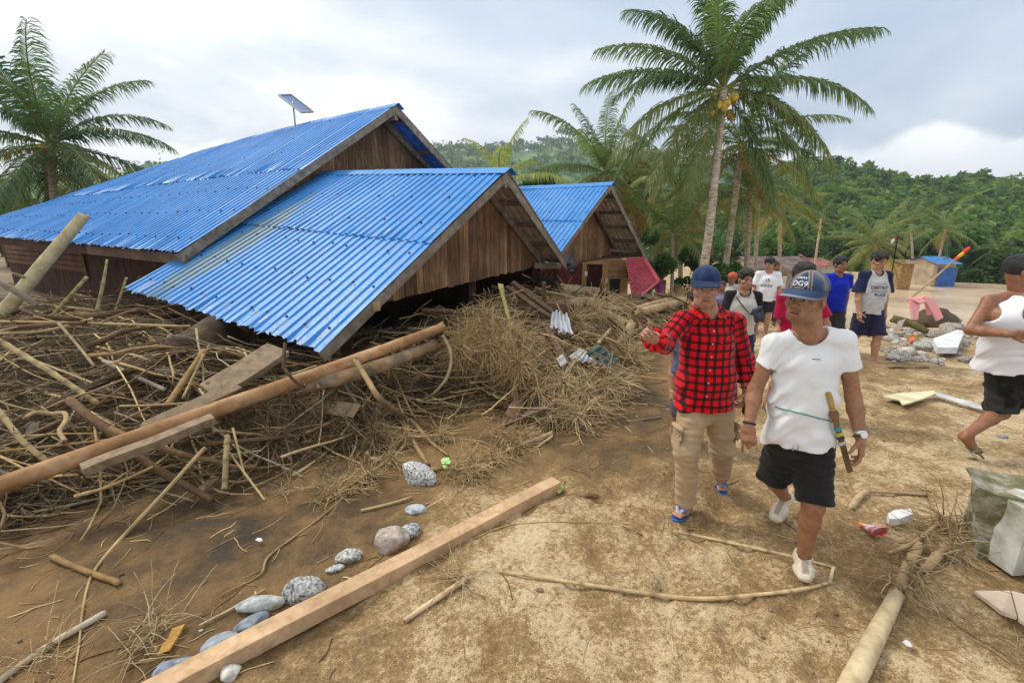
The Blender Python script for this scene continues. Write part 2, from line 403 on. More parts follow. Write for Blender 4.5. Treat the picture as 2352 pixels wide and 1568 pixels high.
HILLG = M_plain('hill_undergrowth', (0.05, 0.095, 0.022), 0.9, 0.5, 0.12, 0.8, 0.6, dark=(0.03, 0.06, 0.014))
HILLG2 = M_plain('hill_grass', (0.115, 0.19, 0.055), 0.9, 0.5, 0.03, 0.8, 0.25, dark=(0.04, 0.085, 0.024))
def hill(name, crest, r0, r1, z0, mat, tail=1.35, rough=0.05):
    """ridge seen as a crest line of picked points; the slope climbs from radius r0 to r1"""
    az = []; cz = []
    for u, v in crest:
        r = ray(u, v); hd = math.hypot(r.x, r.y); az.append(math.atan2(r.x, r.y)); cz.append(HC + r.z / hd * r1)
    az = np.array(az); cz = np.array(cz)
    def hz(a, rad):
        top = np.interp(a, az, cz)
        f = np.clip((rad - r0) / (r1 - r0), 0, None)
        s = np.where(f < 1, (np.clip(f, 0, 1) ** 0.9) * 0.6 + 0.4 * sstep(0, 1, f), 1 - 0.9 * (f - 1))
        p = np.stack([np.sin(a) * rad, np.cos(a) * rad, 0 * rad], -1) / (r1 * 0.12)
        return z0 + (top - z0) * s * (1 + rough * fbm(p, 3) * np.clip(f * 3, 0, 1) * np.clip((1.15 - f) * 4, 0, 1))
    na, nr = 120, 60
    A, Rr = np.meshgrid(np.linspace(az[0], az[-1], na), np.linspace(r0, r1 * tail, nr), indexing='ij')
    Z = hz(A, Rr)
    V = np.stack([np.sin(A) * Rr, np.cos(A) * Rr, Z], -1).reshape(-1, 3)
    i, j = np.meshgrid(np.arange(na - 1), np.arange(nr - 1), indexing='ij'); a = (i * nr + j).ravel()
    link(name, mesh_np(name, V, np.stack([a, a + nr, a + nr + 1, a + 1], -1)), mat, kind='structure')
    return hz, az
def scatter(hz, a0, a1, r0, r1, n, rng):
    a = rng.uniform(a0, a1, n); r = np.sqrt(rng.uniform(r0 * r0, r1 * r1, n))
    return np.stack([np.sin(a) * r, np.cos(a) * r, hz(a, r) - 0.4], -1), r
def greens(n, rng, a, b):
    t = rng.random((n, 1)); return np.array(a) * (1 - t) + np.array(b) * t

rng = np.random.default_rng(3)
hzc, azc = hill('hill_far', [(-500, 420), (300, 400), (700, 372), (1000, 352), (1060, 346), (1150, 348), (1240, 340), (1300, 322), (1340, 345), (1420, 350), (1520, 368), (1700, 380), (1900, 440), (2100, 500)], 190, 560, -3, HILLG2)
P, r = scatter(hzc, azc[1], azc[-2], 200, 560, 1700, rng)
cl = fbm(P / 60.0, 2); keep = cl + rng.normal(size=len(P)) * 0.35 > -0.25; P = P[keep]; r = r[keep]; n = len(P)
wood_stuff('hill_wood', 'hazy pale green trees and scrub covering the far hill', P, rng.uniform(5, 10, n), rng.uniform(6, 11, n), 45, np.full(n, 1.5), greens(n, rng, (0.05, 0.11, 0.04), (0.14, 0.23, 0.07)), 5)
# tall single trees that stand up from the far crest
def far_tree(u, vtop, h, w, t=545):
    b = at_t(u, vtop, t); g = b - Vector((0, 0, h)); rg = np.random.default_rng(int(u))
    e = empty('tall_tree', g, 'tall bare-trunked tree rising above the crest of the hazy far hill', 'tree', 'tall trees on the far crest')
    MB().tube([g - Vector((0, 0, 8)), g + Vector((0.6, 0, h * 0.5)), g + Vector((0, 0, h * 0.85))], [0.7, 0.55, 0.3], 6).build('trunk', MTRUNK, e, smooth=True)
    k = 6; lob = rg.normal(size=(k, 3)) * (w * 0.26, w * 0.26, h * 0.1) + (b.x, b.y, b.z - h * 0.18)
    d = rg.normal(size=(260, 3)); d /= np.linalg.norm(d, axis=1, keepdims=True)
    C = lob[rg.integers(0, k, 260)] + d * w * 0.24 * rg.uniform(0.5, 1, (260, 1))
    V, F = leaf_cloud(C, rg.uniform(0.7, 1.4, 260), rg)
    link('crown', mesh_np('crown', V, F, np.repeat(greens(260, rg, (0.03, 0.06, 0.03), (0.06, 0.10, 0.045)), 4, 0), False), MLEAF, e)
for u, v, h, w_ in [(1306, 288, 26, 11), (1290, 297, 20, 13), (1196, 320, 16, 8), (1190, 325, 14, 10), (1246, 314, 17, 10), (1262, 314, 16, 9), (1158, 328, 12, 8), (1090, 336, 12, 8), (1340, 318, 16, 9), (1020, 338, 14, 7)]:
    far_tree(u, v, h, w_)

hzf, azf = hill('hill_distant', [(1900, 480), (2200, 430), (2290, 419), (2352, 412), (2500, 400), (2900, 440)], 700, 1150, -5, M_plain('distant_slope', (0.05, 0.085, 0.05), 0.9, 0.3, 0.01, 0))
hzr, azr = hill('hill_near', [(1250, 610), (1420, 580), (1560, 520), (1700, 440), (1800, 410), (1860, 408), (1900, 404), (1960, 414), (2050, 432), (2120, 450), (2170, 442), (2250, 440), (2352, 458), (2600, 470), (3200, 480)], 76, 215, -4.2, HILLG, rough=0.08)
P, r = scatter(hzr, azr[0], azr[-1], 78, 222, 2500, rng); n = len(P)
hh = rng.uniform(3.0, 5.6, n) * np.where(rng.random(n) < 0.06, 1.5, 1)
wood_stuff('hill_wood', 'dense dark green trees covering the near hillside above the river', P, hh, rng.uniform(3.2, 5.6, n), 100, 0.34 + r * 0.0028, greens(n, rng, (0.050, 0.115, 0.026), (0.17, 0.25, 0.055)), 6)
# ------------------------------------------------------------------ houses
def M_sheet(name, col, moss=0.0, under=False):
    """painted roofing sheet: sun-bleached, scratched and rusty near the edges"""
    m, nt, b = new_mat(name); L = nt.links.new
    tc = N(nt, 'ShaderNodeTexCoord')
    def noise(sc, det=6.0, rough=0.6):
        k = N(nt, 'ShaderNodeTexNoise', i_Scale=sc, i_Detail=det, i_Roughness=rough); L(tc.outputs['Object'], k.inputs['Vector']); return k.outputs[0]
    a = N(nt, 'ShaderNodeAttribute', attribute_name='wear')
    big = noise(0.9, 5); mid = noise(5.0, 7, 0.7); fine = noise(26.0, 6, 0.75)
    c = ramp(nt, big, [(0.35, tuple(x * 0.82 for x in col)), (0.65, tuple(min(1, x * 1.12) for x in col))])
    c = mixc(nt, math_n(nt, 'MULTIPLY', ramp(nt, mid, [(0.45, 0.0), (0.75, 0.28)]), 1.0), c, tuple(min(1, x * 0.8 + 0.09) for x in col))
    ws = math_n(nt, 'ADD', math_n(nt, 'MULTIPLY', a.outputs[2], 0.55), math_n(nt, 'MULTIPLY', fine, 0.6))
    c = mixc(nt, ramp(nt, ws, [(0.60, 0.0), (0.70, 0.75)]), c, (0.30, 0.27, 0.22))
    film = math_n(nt, 'MULTIPLY', ramp(nt, math_n(nt, 'ADD', math_n(nt, 'MULTIPLY', big, 0.5), math_n(nt, 'MULTIPLY', mid, 0.6)), [(0.50, 0.0), (0.70, 0.34)]), 1.0)
    c = mixc(nt, film, c, (0.24, 0.30, 0.36))
    c = mixc(nt, ramp(nt, noise(48.0, 3, 0.6), [(0.66, 0.0), (0.72, 0.5)]), c, (0.16, 0.13, 0.10))
    if moss:
        am = N(nt, 'ShaderNodeAttribute', attribute_name='moss')
        ms = math_n(nt, 'ADD', math_n(nt, 'MULTIPLY', am.outputs[2], 0.85), math_n(nt, 'MULTIPLY', mid, 0.5))
        c = mixc(nt, ramp(nt, ms, [(0.52, 0.0), (0.75, moss)]), c, (0.17, 0.19, 0.05))
    L(c, b.inputs['Base Color']); b.inputs['Roughness'].default_value = 0.42; b.inputs['Specular IOR Level'].default_value = 0.32
    L(ramp(nt, fine, [(0.3, 0.34), (0.7, 0.55)]), b.inputs['Roughness'])
    bumpn(nt, b, mid, 0.12, 0.02)
    return m
MBLUE = M_sheet('blue_roof_paint', (0.022, 0.240, 0.62), moss=0.55)
MBLUEU = M_plain('blue_sheet_underside', (0.05, 0.17, 0.48), 0.6, 0.3, 4, 0.1)
MBRNU = M_plain('brown_sheet_underside', (0.62, 0.49, 0.38), 0.65, 0.3, 5, 0.15)
MGREY = M_wood('grey_weathered_board', (0.30, 0.25, 0.19), (0.13, 0.10, 0.075), (1, 1, 1), scale=9)
MPLANK = M_wood('brown_gable_plank', (0.33, 0.190, 0.100), (0.095, 0.050, 0.027), (9, 9, 0.55), scale=5.0, attr=True, light=(0.64, 0.44, 0.25), bump=0.6)
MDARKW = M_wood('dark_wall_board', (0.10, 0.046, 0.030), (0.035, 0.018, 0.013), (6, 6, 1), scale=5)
MRAFT = M_wood('rafter_wood', (0.27, 0.185, 0.12), (0.10, 0.065, 0.045), (1, 1, 1), scale=12)
MNAIL = M_plain('roofing_nail', (0.03, 0.035, 0.06), 0.6, 0.2, 20, 0)
SHEETW, PITCHW = 0.76, 0.152

def corrugated(p_of, s0, s1, a0, a1, nrm, rng, seg=6, rag=0.02, pitch=PITCHW, hgt=0.022, moss=None, thick=0.004, lift=0.0, phase=0.0, clip=None):
    """one ribbed sheet: p_of(s, a) maps metres along the ridge and 0..1 up the slope to a point"""
    prof = [(0.0, 0), (0.50, 0), (0.62, 1), (0.86, 1)]
    ss = []; hs = []
    k = math.floor((s0 - phase) / pitch)
    while True:
        done = False
        for f, h in prof:
            x = phase + (k + f) * pitch
            if x < s0 - 1e-6: continue
            if x > s1 + 1e-6: done = True; break
            ss.append(x); hs.append(h * hgt)
        if done: break
        k += 1
    if ss[0] > s0 + 1e-4: ss.insert(0, s0); hs.insert(0, 0)
    if ss[-1] < s1 - 1e-4: ss.append(s1); hs.append(0)
    tilt = rng.normal() * 0.006; n = Vector(nrm)
    V = []; wear = []; mo = []
    for ai in range(seg + 1):
        fa = ai / seg
        for sx, h in zip(ss, hs):
            lo, hi = a0, a1
            if clip: hi = min(a1, clip(sx))
            a = lo + (max(hi, lo + 0.002) - lo) * fa
            if ai == 0: a -= abs(rng.normal()) * rag * 0.25
            p = p_of(sx, a) + n * (h + lift + tilt * (sx - s0) / (s1 - s0) + (rng.normal() * 0.006 if ai == 0 else 0))
            V.append(p); wear.append(max(0, 1 - fa * 6.0) * 0.62 if rag > 0.0199 else 0.0); mo.append(moss(sx, a) if moss else 0)
    nc = len(ss); nv = len(V)
    V = np.array([tuple(v) for v in V]); V2 = V - np.array(tuple(n)) * thick
    i, j = np.meshgrid(np.arange(seg), np.arange(nc - 1), indexing='ij'); a = (i * nc + j).ravel()
    top = np.stack([a, a + 1, a + nc + 1, a + nc], -1); bot = top[:, ::-1] + nv
    rim = np.concatenate([np.arange(nc), np.arange(1, seg + 1) * nc + nc - 1, seg * nc + np.arange(nc - 2, -1, -1), np.arange(seg - 1, 0, -1) * nc])
    rn = np.roll(rim, -1); side = np.stack([rn, rim, rim + nv, rn + nv], -1)
    F = np.concatenate([top, bot, side]); fm = np.concatenate([np.zeros(len(top)), np.ones(len(bot)), np.zeros(len(side))])
    w2 = np.array(wear + wear); m2 = np.array(mo + mo)
    return np.concatenate([V, V2]), F, fm, {'wear': w2, 'moss': m2}

def frame_normal(p_of, s, sgn=1):
    a = p_of(s, 0.1); b = p_of(s + 1.0, 0.1); c = p_of(s, 0.9); n = (b - a).cross(c - a).normalized()
    return n if n.z > 0 else -n

def roof_slope(house, roof, p_of, length, courses, mats, rng, seg=6, rag=0.02, moss=None, clip=None, nails=True, flip=False, nail_rows=5):
    """lays the sheets of one slope, each its own object under the roof"""
    nrm = frame_normal(p_of, 0.5)
    flipf = None
    k = 0; s = 0.0
    while s < length - 0.15:
        e = min(s + SHEETW + 0.03, length)
        for ci in range(courses):
            a0 = ci / courses - (0.02 if ci else 0); a1 = (ci + 1) / courses
            if clip and clip((s + e) / 2) <= a0 + 0.02: continue
            V, F, fm, at = corrugated(p_of, s, e, a0, a1, nrm, rng, seg=seg, rag=rag if ci == 0 else 0.018, moss=moss, lift=0.003 * (k % 2) + 0.018 * ci, clip=clip)
            # outward faces up
            q = V[F[0]]; fn = np.cross(q[1] - q[0], q[2] - q[0])
            if fn @ np.array(tuple(nrm)) < 0: F = F[:, ::-1]
            me = mesh_np('roof_sheet', V, F, smooth=False, mats=mats, fmat=fm, attrs=at)
            link('roof_sheet', me, parent=roof)
        s += SHEETW; k += 1
    if nails:
        mb = MB()
        for r in range(nail_rows):
            a = 0.06 + r * 0.88 / (nail_rows - 1) * 1.0
            x = 0.14
            while x < length:
                if not clip or clip(x) > a + 0.02:
                    aa = a + rng.normal() * 0.004
                    p = p_of(x, aa) + nrm * 0.036
                    mb.tube([p - nrm * 0.012, p + nrm * 0.006], [0.017, 0.012], 6)
                x += 0.38 + rng.normal() * 0.03
        mb.build('nails', MNAIL, roof, smooth=False, kind='stuff')

def bilin(A, B, C, D):
    """A eave near gable, B eave far, C ridge near gable, D ridge far; s in metres along the eave"""
    A, B, C, D = map(Vector, (A, B, C, D)); Ln = (B - A).length
    def p(s, a):
        f = s / Ln; return (A + (B - A) * f) * (1 - a) + (C + (D - C) * f) * a
    return p, Ln

def gable_planks(house, p0, g, zbot, ztop, q0, q1, wdt, nrm, rng, mat, thick=0.02, tone=None, name='plank'):
    """vertical boards in the plane through p0 spanned by g (horizontal) and z; one object each"""
    back = MB()
    q = q0; k = 0
    g = Vector(g); nrm = Vector(nrm)
    gw = None
    pts = []
    planks = []
    while q < q1 - 0.02:
        e = min(q + wdt * rng.uniform(0.85, 1.2), q1)
        b0, b1, t0, t1 = zbot(q), zbot(e), ztop(q), ztop(e)
        if max(t0 - b0, t1 - b1) > 0.03:
            t0 = max(t0, b0 + 0.005); t1 = max(t1, b1 + 0.005)
            off = nrm * (rng.uniform(-0.004, 0.006)); jb = rng.normal() * 0.012
            def P(qq, z, d): 
                v = p0 + g * qq + off + nrm * d; v.z = z; return v
            gap = 0.004
            tn = tone(q) if tone else rng.uniform(0.55, 1.25)
            mb = MB().hexa([P(q + gap, b0 + jb, 0), P(e - gap, b1 + jb, 0), P(e - gap, b1 + jb, -thick), P(q + gap, b0 + jb, -thick),
                            P(q + gap, t0, 0), P(e - gap, t1, 0), P(e - gap, t1, -thick), P(q + gap, t0, -thick)], (tn, tn * 0.97, tn * 0.94))
            planks.append(mb)
            back.hexa([P(q, b0 + 0.03, -thick - 0.004), P(e, b1 + 0.03, -thick - 0.004), P(e, b1 + 0.03, -thick - 0.02), P(q, b0 + 0.03, -thick - 0.02),
                       P(q, t0, -thick - 0.004), P(e, t1, -thick - 0.004), P(e, t1, -thick - 0.02), P(q, t0, -thick - 0.02)])
        q = e; k += 1
    w = back.build('gable_wall', MDARKW, house)
    for mb in planks: mb.build(name, mat, w, cols=True)
    return w

def ridge_cap(roof, a, b, gdir, rise, n, mat, rng, half=0.20):
    """folded ridge pieces laid end to end"""
    a = Vector(a); b = Vector(b); d = (b - a)
    for i in range(n):
        p = a + d * (i / n - 0.004); q = a + d * ((i + 1) / n + 0.004); up = Vector((0, 0, 0.038 + 0.004 * (i % 2)))
        dn = Vector((0, 0, -rise * half)); g = Vector(gdir) * half
        V = []
        for c in (p, q):
            for k, w in ((-1, 1), (-0.25, 0.22), (0, 0), (0.25, 0.22), (1, 1)):
                V.append(c + g * k + dn * w + up + Vector((0, 0, rng.normal() * 0.002)))
        for c in list(V): V.append(c - Vector((0, 0, 0.006)))
        F = []
        for j in range(4): F.append((j, j + 1, j + 6, j + 5)); F.append((j + 10, j + 15, j + 16, j + 11))
        F += [(0, 5, 15, 10), (4, 14, 19, 9)]
        F += [(j, j + 10, j + 11, j + 1) for j in range(4)] + [(j + 5, j + 6, j + 16, j + 15) for j in range(4)]
        V = np.array([tuple(v) for v in V])
        F = np.array(F); q0 = V[F[0]]
        if np.cross(q0[1] - q0[0], q0[2] - q0[0])[2] < 0: F = F[:, ::-1]
        link('ridge_cap', mesh_np('ridge_cap', V, F, smooth=False, attrs={'wear': np.zeros(20), 'moss': np.zeros(20)}), mat, roof)

# --- the front wing with the low sweeping roof
rng = np.random.default_rng(21)
DIRN = Vector((-0.857, 0.514, 0)).normalized(); G = Vector((0.514, 0.857, 0)).normalized()
def wing():
    A = at_t(740, 800, 4.75); B = at_t(285, 660, 6.97); C = at_t(1165, 391, 7.3); D = at_t(748, 396, 9.46)
    h = empty('timber_house', (A.x, A.y, 0), 'low wing of the wooden house with bright blue roof sweeping down onto the debris', 'house')
    p_of, Ln = bilin(A, B, C, D)
    nrm = frame_normal(p_of, 1)
    rf = MB()
    for a in (0.04, 0.24, 0.44, 0.64, 0.84, 0.97):                           # purlins under the sheets
        rf.bar(p_of(0.05, a) - nrm * 0.045, p_of(Ln - 0.1, a) - nrm * 0.045, 0.05, 0.06, nrm)
    roof = rf.build('roof', MRAFT, h)
    def moss(s, a): return max(0, 1 - abs(s - (Ln - 0.95)) / 0.75) * (1 - abs(a - 0.33) * 1.25)
    roof_slope(h, roof, p_of, Ln, 2, [MBLUE, MBRNU], rng, seg=6, rag=0.03, moss=moss, nail_rows=6)
    # far slope, seen from below
    E = at_t(1305, 604, 9.9); Dn = D - C
    p2, L2 = bilin(E, E + Dn, C, D); n2 = frame_normal(p2, 1)
    roof_slope(h, roof, p2, L2, 2, [MBLUE, MBRNU], rng, seg=3, rag=0.03, nails=False)
    ridge_cap(roof, C - DIRN * 0.06, D, G, 0.50, 3, MBLUE, rng)
    # barge boards, purlin and rafter ends of the overhang
    ov = 0.62
    mb = MB()
    MB().bar(p_of(0.02, -0.012) - nrm * 0.09, p_of(0.02, 1.0) - nrm * 0.09, 0.03, 0.13, nrm).build('barge_board', MGREY, h, bevel=0.004)
    MB().bar(p2(0.02, -0.02) - n2 * 0.09, p2(0.02, 1.0) - n2 * 0.09, 0.03, 0.13, n2).build('barge_board', MGREY, h, bevel=0.004)
    for a in (0.05, 0.27, 0.5, 0.73, 0.93):
        MB().bar(p2(0.04, a) - n2 * 0.05, p2(ov + 0.5, a) - n2 * 0.05, 0.05, 0.07, n2).build('purlin', MRAFT, h)
    MB().bar(p2(ov - 0.08, 0.0) - n2 * 0.14, p2(ov - 0.08, 0.98) - n2 * 0.14, 0.05, 0.11, n2).build('rafter', MGREY, h)
    MB().bar(C + DIRN * 0.02 - Vector((0, 0, 0.20)), C + DIRN * 1.2 - Vector((0, 0, 0.20)), 0.09, 0.13).build('ridge_beam', MGREY, h, bevel=0.006)
    tb = at_t(850, 702, 5.35)
    MB().bar(tb + DIRN * 0.9, tb - DIRN * 0.12, 0.10, 0.11).build('eave_beam', M_wood('pale_beam', (0.42, 0.31, 0.18), (0.22, 0.15, 0.08), (1, 1, 1), scale=10), h, bevel=0.006)
    # gable wall
    p0 = C + DIRN * ov; p0 = Vector((p0.x, p0.y, 0)); nv = -DIRN
    def q_of(u, v): 
        p = at_plane(u, v, p0, nv); return (p - p0).dot(G), p.z
    qa, za = q_of(880, 695); qb, zb = q_of(1232, 612)
    def zb_of(q): return za + (zb - za) * (q - qa) / (qb - qa)
    f1 = p_of(ov, 0.0); f2 = p_of(ov, 1.0); g1 = p2(ov, 0.0)
    q1, q2, q3 = [(p - p0).dot(G) for p in (f1, f2, g1)]
    def zt(q):
        z = f1.z + (f2.z - f1.z) * (q - q1) / (q2 - q1) if q < q2 else f2.z + (g1.z - f2.z) * (q - q2) / (q3 - q2)
        return z - 0.075
    light = lambda q: (1.45 if (0.42 < (q * 1.7 + 0.1) % 1.0 < 0.62) else 0.85) * rng.uniform(0.6, 1.15)
    gable_planks(h, p0, G, zb_of, zt, q1 + 0.1, q3, 0.135, nv, rng, MPLANK, tone=light)
    MB().bar(p0 + G * (qb - 0.25) - DIRN * 0.08 + Vector((0, 0, zt(q3) + 0.02)), p0 + G * (q3 + 0.15) - DIRN * 0.30 + Vector((0, 0, zt(q3) - 0.04)), 0.06, 0.12).build('tie_beam', MGREY, h)
    # crumpled black flashing at the end of the far eave
    cr = np.random.default_rng(4)
    for k in range(3):
        c = Vector(E) + Vector((0.05 * k, -0.04 * k, 0.06 - 0.09 * k))
        mb = MB(); V = []
        for i in range(4):
            for j in range(4):
                V.append(c + Vector(((i - 1.5) * 0.05, (j - 1.5) * 0.03, (j - 1.5) * 0.07)) + Vector(cr.normal(size=3)) * 0.022)
        F = [(i * 4 + j, i * 4 + j + 1, i * 4 + j + 5, i * 4 + j + 4) for i in range(3) for j in range(3)]
        o = mb.add([tuple(v) for v in V], np.array(F)).build('flashing', M_plain('black_flashing', (0.05, 0.055, 0.065), 0.45, 0.4, 9, 0.2), h, smooth=True)
        sm = o.modifiers.new('thick', 'SOLIDIFY'); sm.thickness = 0.004
    # the room behind stays in the dark: rear wall, and a side panel added to block light
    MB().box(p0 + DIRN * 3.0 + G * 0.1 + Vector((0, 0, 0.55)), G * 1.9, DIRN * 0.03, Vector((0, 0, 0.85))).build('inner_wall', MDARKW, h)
    sw_ = p2(2.6, 0.06); MB().box(Vector((sw_.x, sw_.y, 0.45)), DIRN * 2.0, G * 0.03, Vector((0, 0, 0.75))).build('light_block_wall', MDARKW, h)
    for q in (q1 + 0.9, q2, q3 - 0.25):
        b = p0 + G * q + DIRN * 0.12; MB().bar(b + Vector((0, 0, -0.3)), b + Vector((0, 0, zt(q) - 0.05)), 0.12, 0.12, (0, 1, 0)).build('post', MDARKW, h)
    return A, B, C, D, p0
WA, WB, WC, WD, WP0 = wing()

# --- the main house
def main_house():
    rng = np.random.default_rng(31)
    E = at_t(410, 578, 7.07); Gp = at_t(911, 241, 10.15)
    h = empty('timber_house', (E.x, E.y, 0), 'large wooden house with a long steep blue roof and solar panel', 'house')
    LEN, HIP = 17.0, 10.2
    half = Vector((Gp.x - E.x, Gp.y - E.y, 0)).length
    def zr(s): return Gp.z - 0.010 * s - 0.0036 * s * s
    def p_of(s, a):
        e = E + DIRN * s + Vector((0, 0, 0.012 * s)); r = Gp + DIRN * s; r.z = zr(min(s, HIP))
        p = e * (1 - a) + r * a; p.z += 0.03 * math.sin(s * 1.3) * a * (1 - a) - 0.10 * a * (1 - a)
        return p
    def clip(s): return 1.0 if s <= HIP else max(0.0, 1 - (s - HIP) / half)
    nrm = frame_normal(p_of, 1)
    rf = MB()
    for a in (0.03, 0.2, 0.4, 0.6, 0.8, 0.97):
        end = LEN if a < 0.1 else min(LEN, HIP + half * (1 - a) - 0.2)
        for k in range(6):
            rf.bar(p_of(0.05 + end * k / 6.2, a) - nrm * 0.06, p_of(0.05 + end * (k + 1) / 6.2, a) - nrm * 0.06, 0.05, 0.06, nrm)
    roof = rf.build('roof', MRAFT, h)
    roof_slope(h, roof, p_of, LEN - 0.6, 2, [MBLUE, MBLUEU], rng, seg=6, rag=0.022, clip=clip, nail_rows=7)
    # far slope
    F0 = 2 * Vector((Gp.x, Gp.y, 0)) - Vector((E.x, E.y, 0)); F0.z = E.z + 0.05
    def p2(s, a):
        e = F0 + DIRN * s; r = Gp + DIRN * s; r.z = zr(min(s, HIP)); return e * (1 - a) + r * a
    n2 = frame_normal(p2, 1)
    roof_slope(h, roof, p2, 9.0, 1, [MBLUE, MBLUEU], rng, seg=4, rag=0.02, nails=False)
    for k in range(4):
        s0, s1 = HIP * k / 4, HIP * (k + 1) / 4
        a = Gp + DIRN * s0; a.z = zr(s0); b = Gp + DIRN * s1; b.z = zr(s1)
        if k == 0: a = a - DIRN * 0.06
        ridge_cap(roof, a, b, G, 0.62, 1, MBLUE, rng, 0.17)
    # overhang timbers
    MB().bar(p_of(0.02, -0.012) - nrm * 0.10, p_of(0.02, 1.0) - nrm * 0.07, 0.035, 0.15, nrm).build('barge_board', MGREY, h, bevel=0.004)
    MB().bar(p2(0.02, 0.0) - n2 * 0.09, p2(0.02, 1.0) - n2 * 0.09, 0.035, 0.15, n2).build('barge_board', MGREY, h, bevel=0.004)
    for a in (0.3, 0.52, 0.74, 0.93):
        MB().bar(p2(0.05, a) - n2 * 0.06, p2(1.2, a) - n2 * 0.06, 0.05, 0.08, n2).build('purlin', MRAFT, h)
        q = p_of(0.05, a) - nrm * 0.1; MB().bar(q, p_of(1.0, a) - nrm * 0.1, 0.07, 0.10, nrm).build('purlin', MGREY, h)
    MB().bar(p2(0.55, 0.1) - n2 * 0.15, p2(0.55, 0.98) - n2 * 0.15, 0.06, 0.12, n2).build('rafter', MRAFT, h)
    MB().bar(Gp + DIRN * 0.03 - Vector((0, 0, 0.24)), Gp + DIRN * 1.2 - Vector((0, 0, 0.24)), 0.10, 0.14).build('ridge_beam', MGREY, h)
    # gable boards
    ov = 0.62; p0 = Gp + DIRN * ov; p0.z = 0; nv = -DIRN
    def zt(q): 
        a = 1 - abs(q) / half; return E.z + (Gp.z - E.z) * a - 0.13
    gable_planks(h, p0, G, lambda q: 0.5, zt, -half + 0.15, half - 0.15, 0.17, nv, rng, MPLANK, tone=lambda q: rng.uniform(0.55, 0.95) * (1.35 if q < -1.4 else 0.9))
    # long front wall below the eave, boards one by one, with a louvred window
    base = E + G * 1.5 + DIRN * 0.62; base.z = 0
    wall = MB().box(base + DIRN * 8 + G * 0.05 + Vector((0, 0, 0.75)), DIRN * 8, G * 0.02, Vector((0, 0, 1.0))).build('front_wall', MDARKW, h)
    x = 0.0
    while x < 15.5:
        wd = 0.2; c = base + DIRN * (x + wd / 2) + Vector((0, 0, 0.75))
        MB().box(c + G * rng.uniform(-0.006, 0.004), DIRN * (wd / 2 - 0.004), G * 0.012, Vector((0, 0, 0.98))).build('board', MDARKW, wall); x += wd
    for (u0, u1) in ((30, 205),):
        pa = at_plane(u0, 640, base - G * 0.03, G); pb = at_plane(u1, 640, base - G * 0.03, G)
        for k in range(6):
            z = 0.72 + k * 0.16
            MB().bar(Vector((pa.x, pa.y, z)) - G * 0.02, Vector((pb.x, pb.y, z)) - G * 0.02, 0.02, 0.13, (0, 0, 1)).build('louvre', M_wood('louvre_wood', (0.24, 0.13, 0.075), (0.09, 0.05, 0.03), (1, 1, 1)) if k == 0 else bpy.data.materials['louvre_wood'], wall)
        for pp in (pa, pb):
            MB().bar(Vector((pp.x, pp.y, 0.45)) - G * 0.035, Vector((pp.x, pp.y, 1.72)) - G * 0.035, 0.06, 0.04, (0, 1, 0)).build('window_frame', bpy.data.materials['louvre_wood'], wall)
    # eave fascia
    fz = Vector((0, 0, -0.13))
    for k in range(4):
        MB().bar(p_of(0.0 + k * 4, 0.0) + fz + G * 0.10, p_of(3.99 + k * 4, 0.0) + fz + G * 0.10, 0.025, 0.17).build('fascia_board', MDARKW if k else M_wood('fascia_wood', (0.20, 0.12, 0.08), (0.09, 0.055, 0.04), (1, 1, 1)), h)
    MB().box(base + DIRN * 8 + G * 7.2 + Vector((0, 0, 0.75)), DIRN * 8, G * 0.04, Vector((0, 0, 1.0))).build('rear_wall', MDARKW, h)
    # a second small ridge showing behind
    q0 = Gp + DIRN * 3.2 + G * 3.0; q0.z = Gp.z - 0.1
    # solar panel on its post
    s = empty('solar_panel', p_of(3.55, 1.0), 'small blue solar panel tilted on a thin post above the ridge', 'solar panel')
    pb = p_of(3.55, 0.985); pt = pb.copy(); pt.z += 0.62
    MB().tube([pb - Vector((0, 0, 0.05)), pt], 0.022, 8).build('post', M_plain('galvanised_post', (0.55, 0.55, 0.56), 0.4, 0.2, 9, 0, metal=0.6), s, smooth=True)
    T = pb.y / ray(680, 288).y
    c = [at_t(640, 219, T - 0.25), at_t(668, 218, T + 0.35), at_t(719, 257, T + 0.25), at_t(692, 258, T - 0.35)]
    n = (c[1] - c[0]).cross(c[3] - c[0]).normalized(); n = n if n.z > 0 else -n
    mp, ntp, bp = new_mat('solar_cells'); tcp = N(ntp, 'ShaderNodeTexCoord')
    br = N(ntp, 'ShaderNodeTexBrick', offset=0.0, i_Scale=9.0); br.inputs['Color1'].default_value = (0.03, 0.09, 0.28, 1); br.inputs['Color2'].default_value = (0.04, 0.12, 0.34, 1); br.inputs['Mortar'].default_value = (0.3, 0.38, 0.5, 1)
    ntp.links.new(tcp.outputs['Object'], br.inputs[0]); ntp.links.new(br.outputs[0], bp.inputs['Base Color']); bp.inputs['Roughness'].default_value = 0.4
    MB().hexa([x - n * 0.03 for x in c] + [x for x in c]).build('cells', mp, s)
    fr = M_plain('panel_frame', (0.45, 0.47, 0.5), 0.4, 0.1, 5, 0, metal=0.7)
    for i in range(4): MB().bar(c[i], c[(i + 1) % 4], 0.03, 0.045, n).build('frame', fr, s)
main_house()

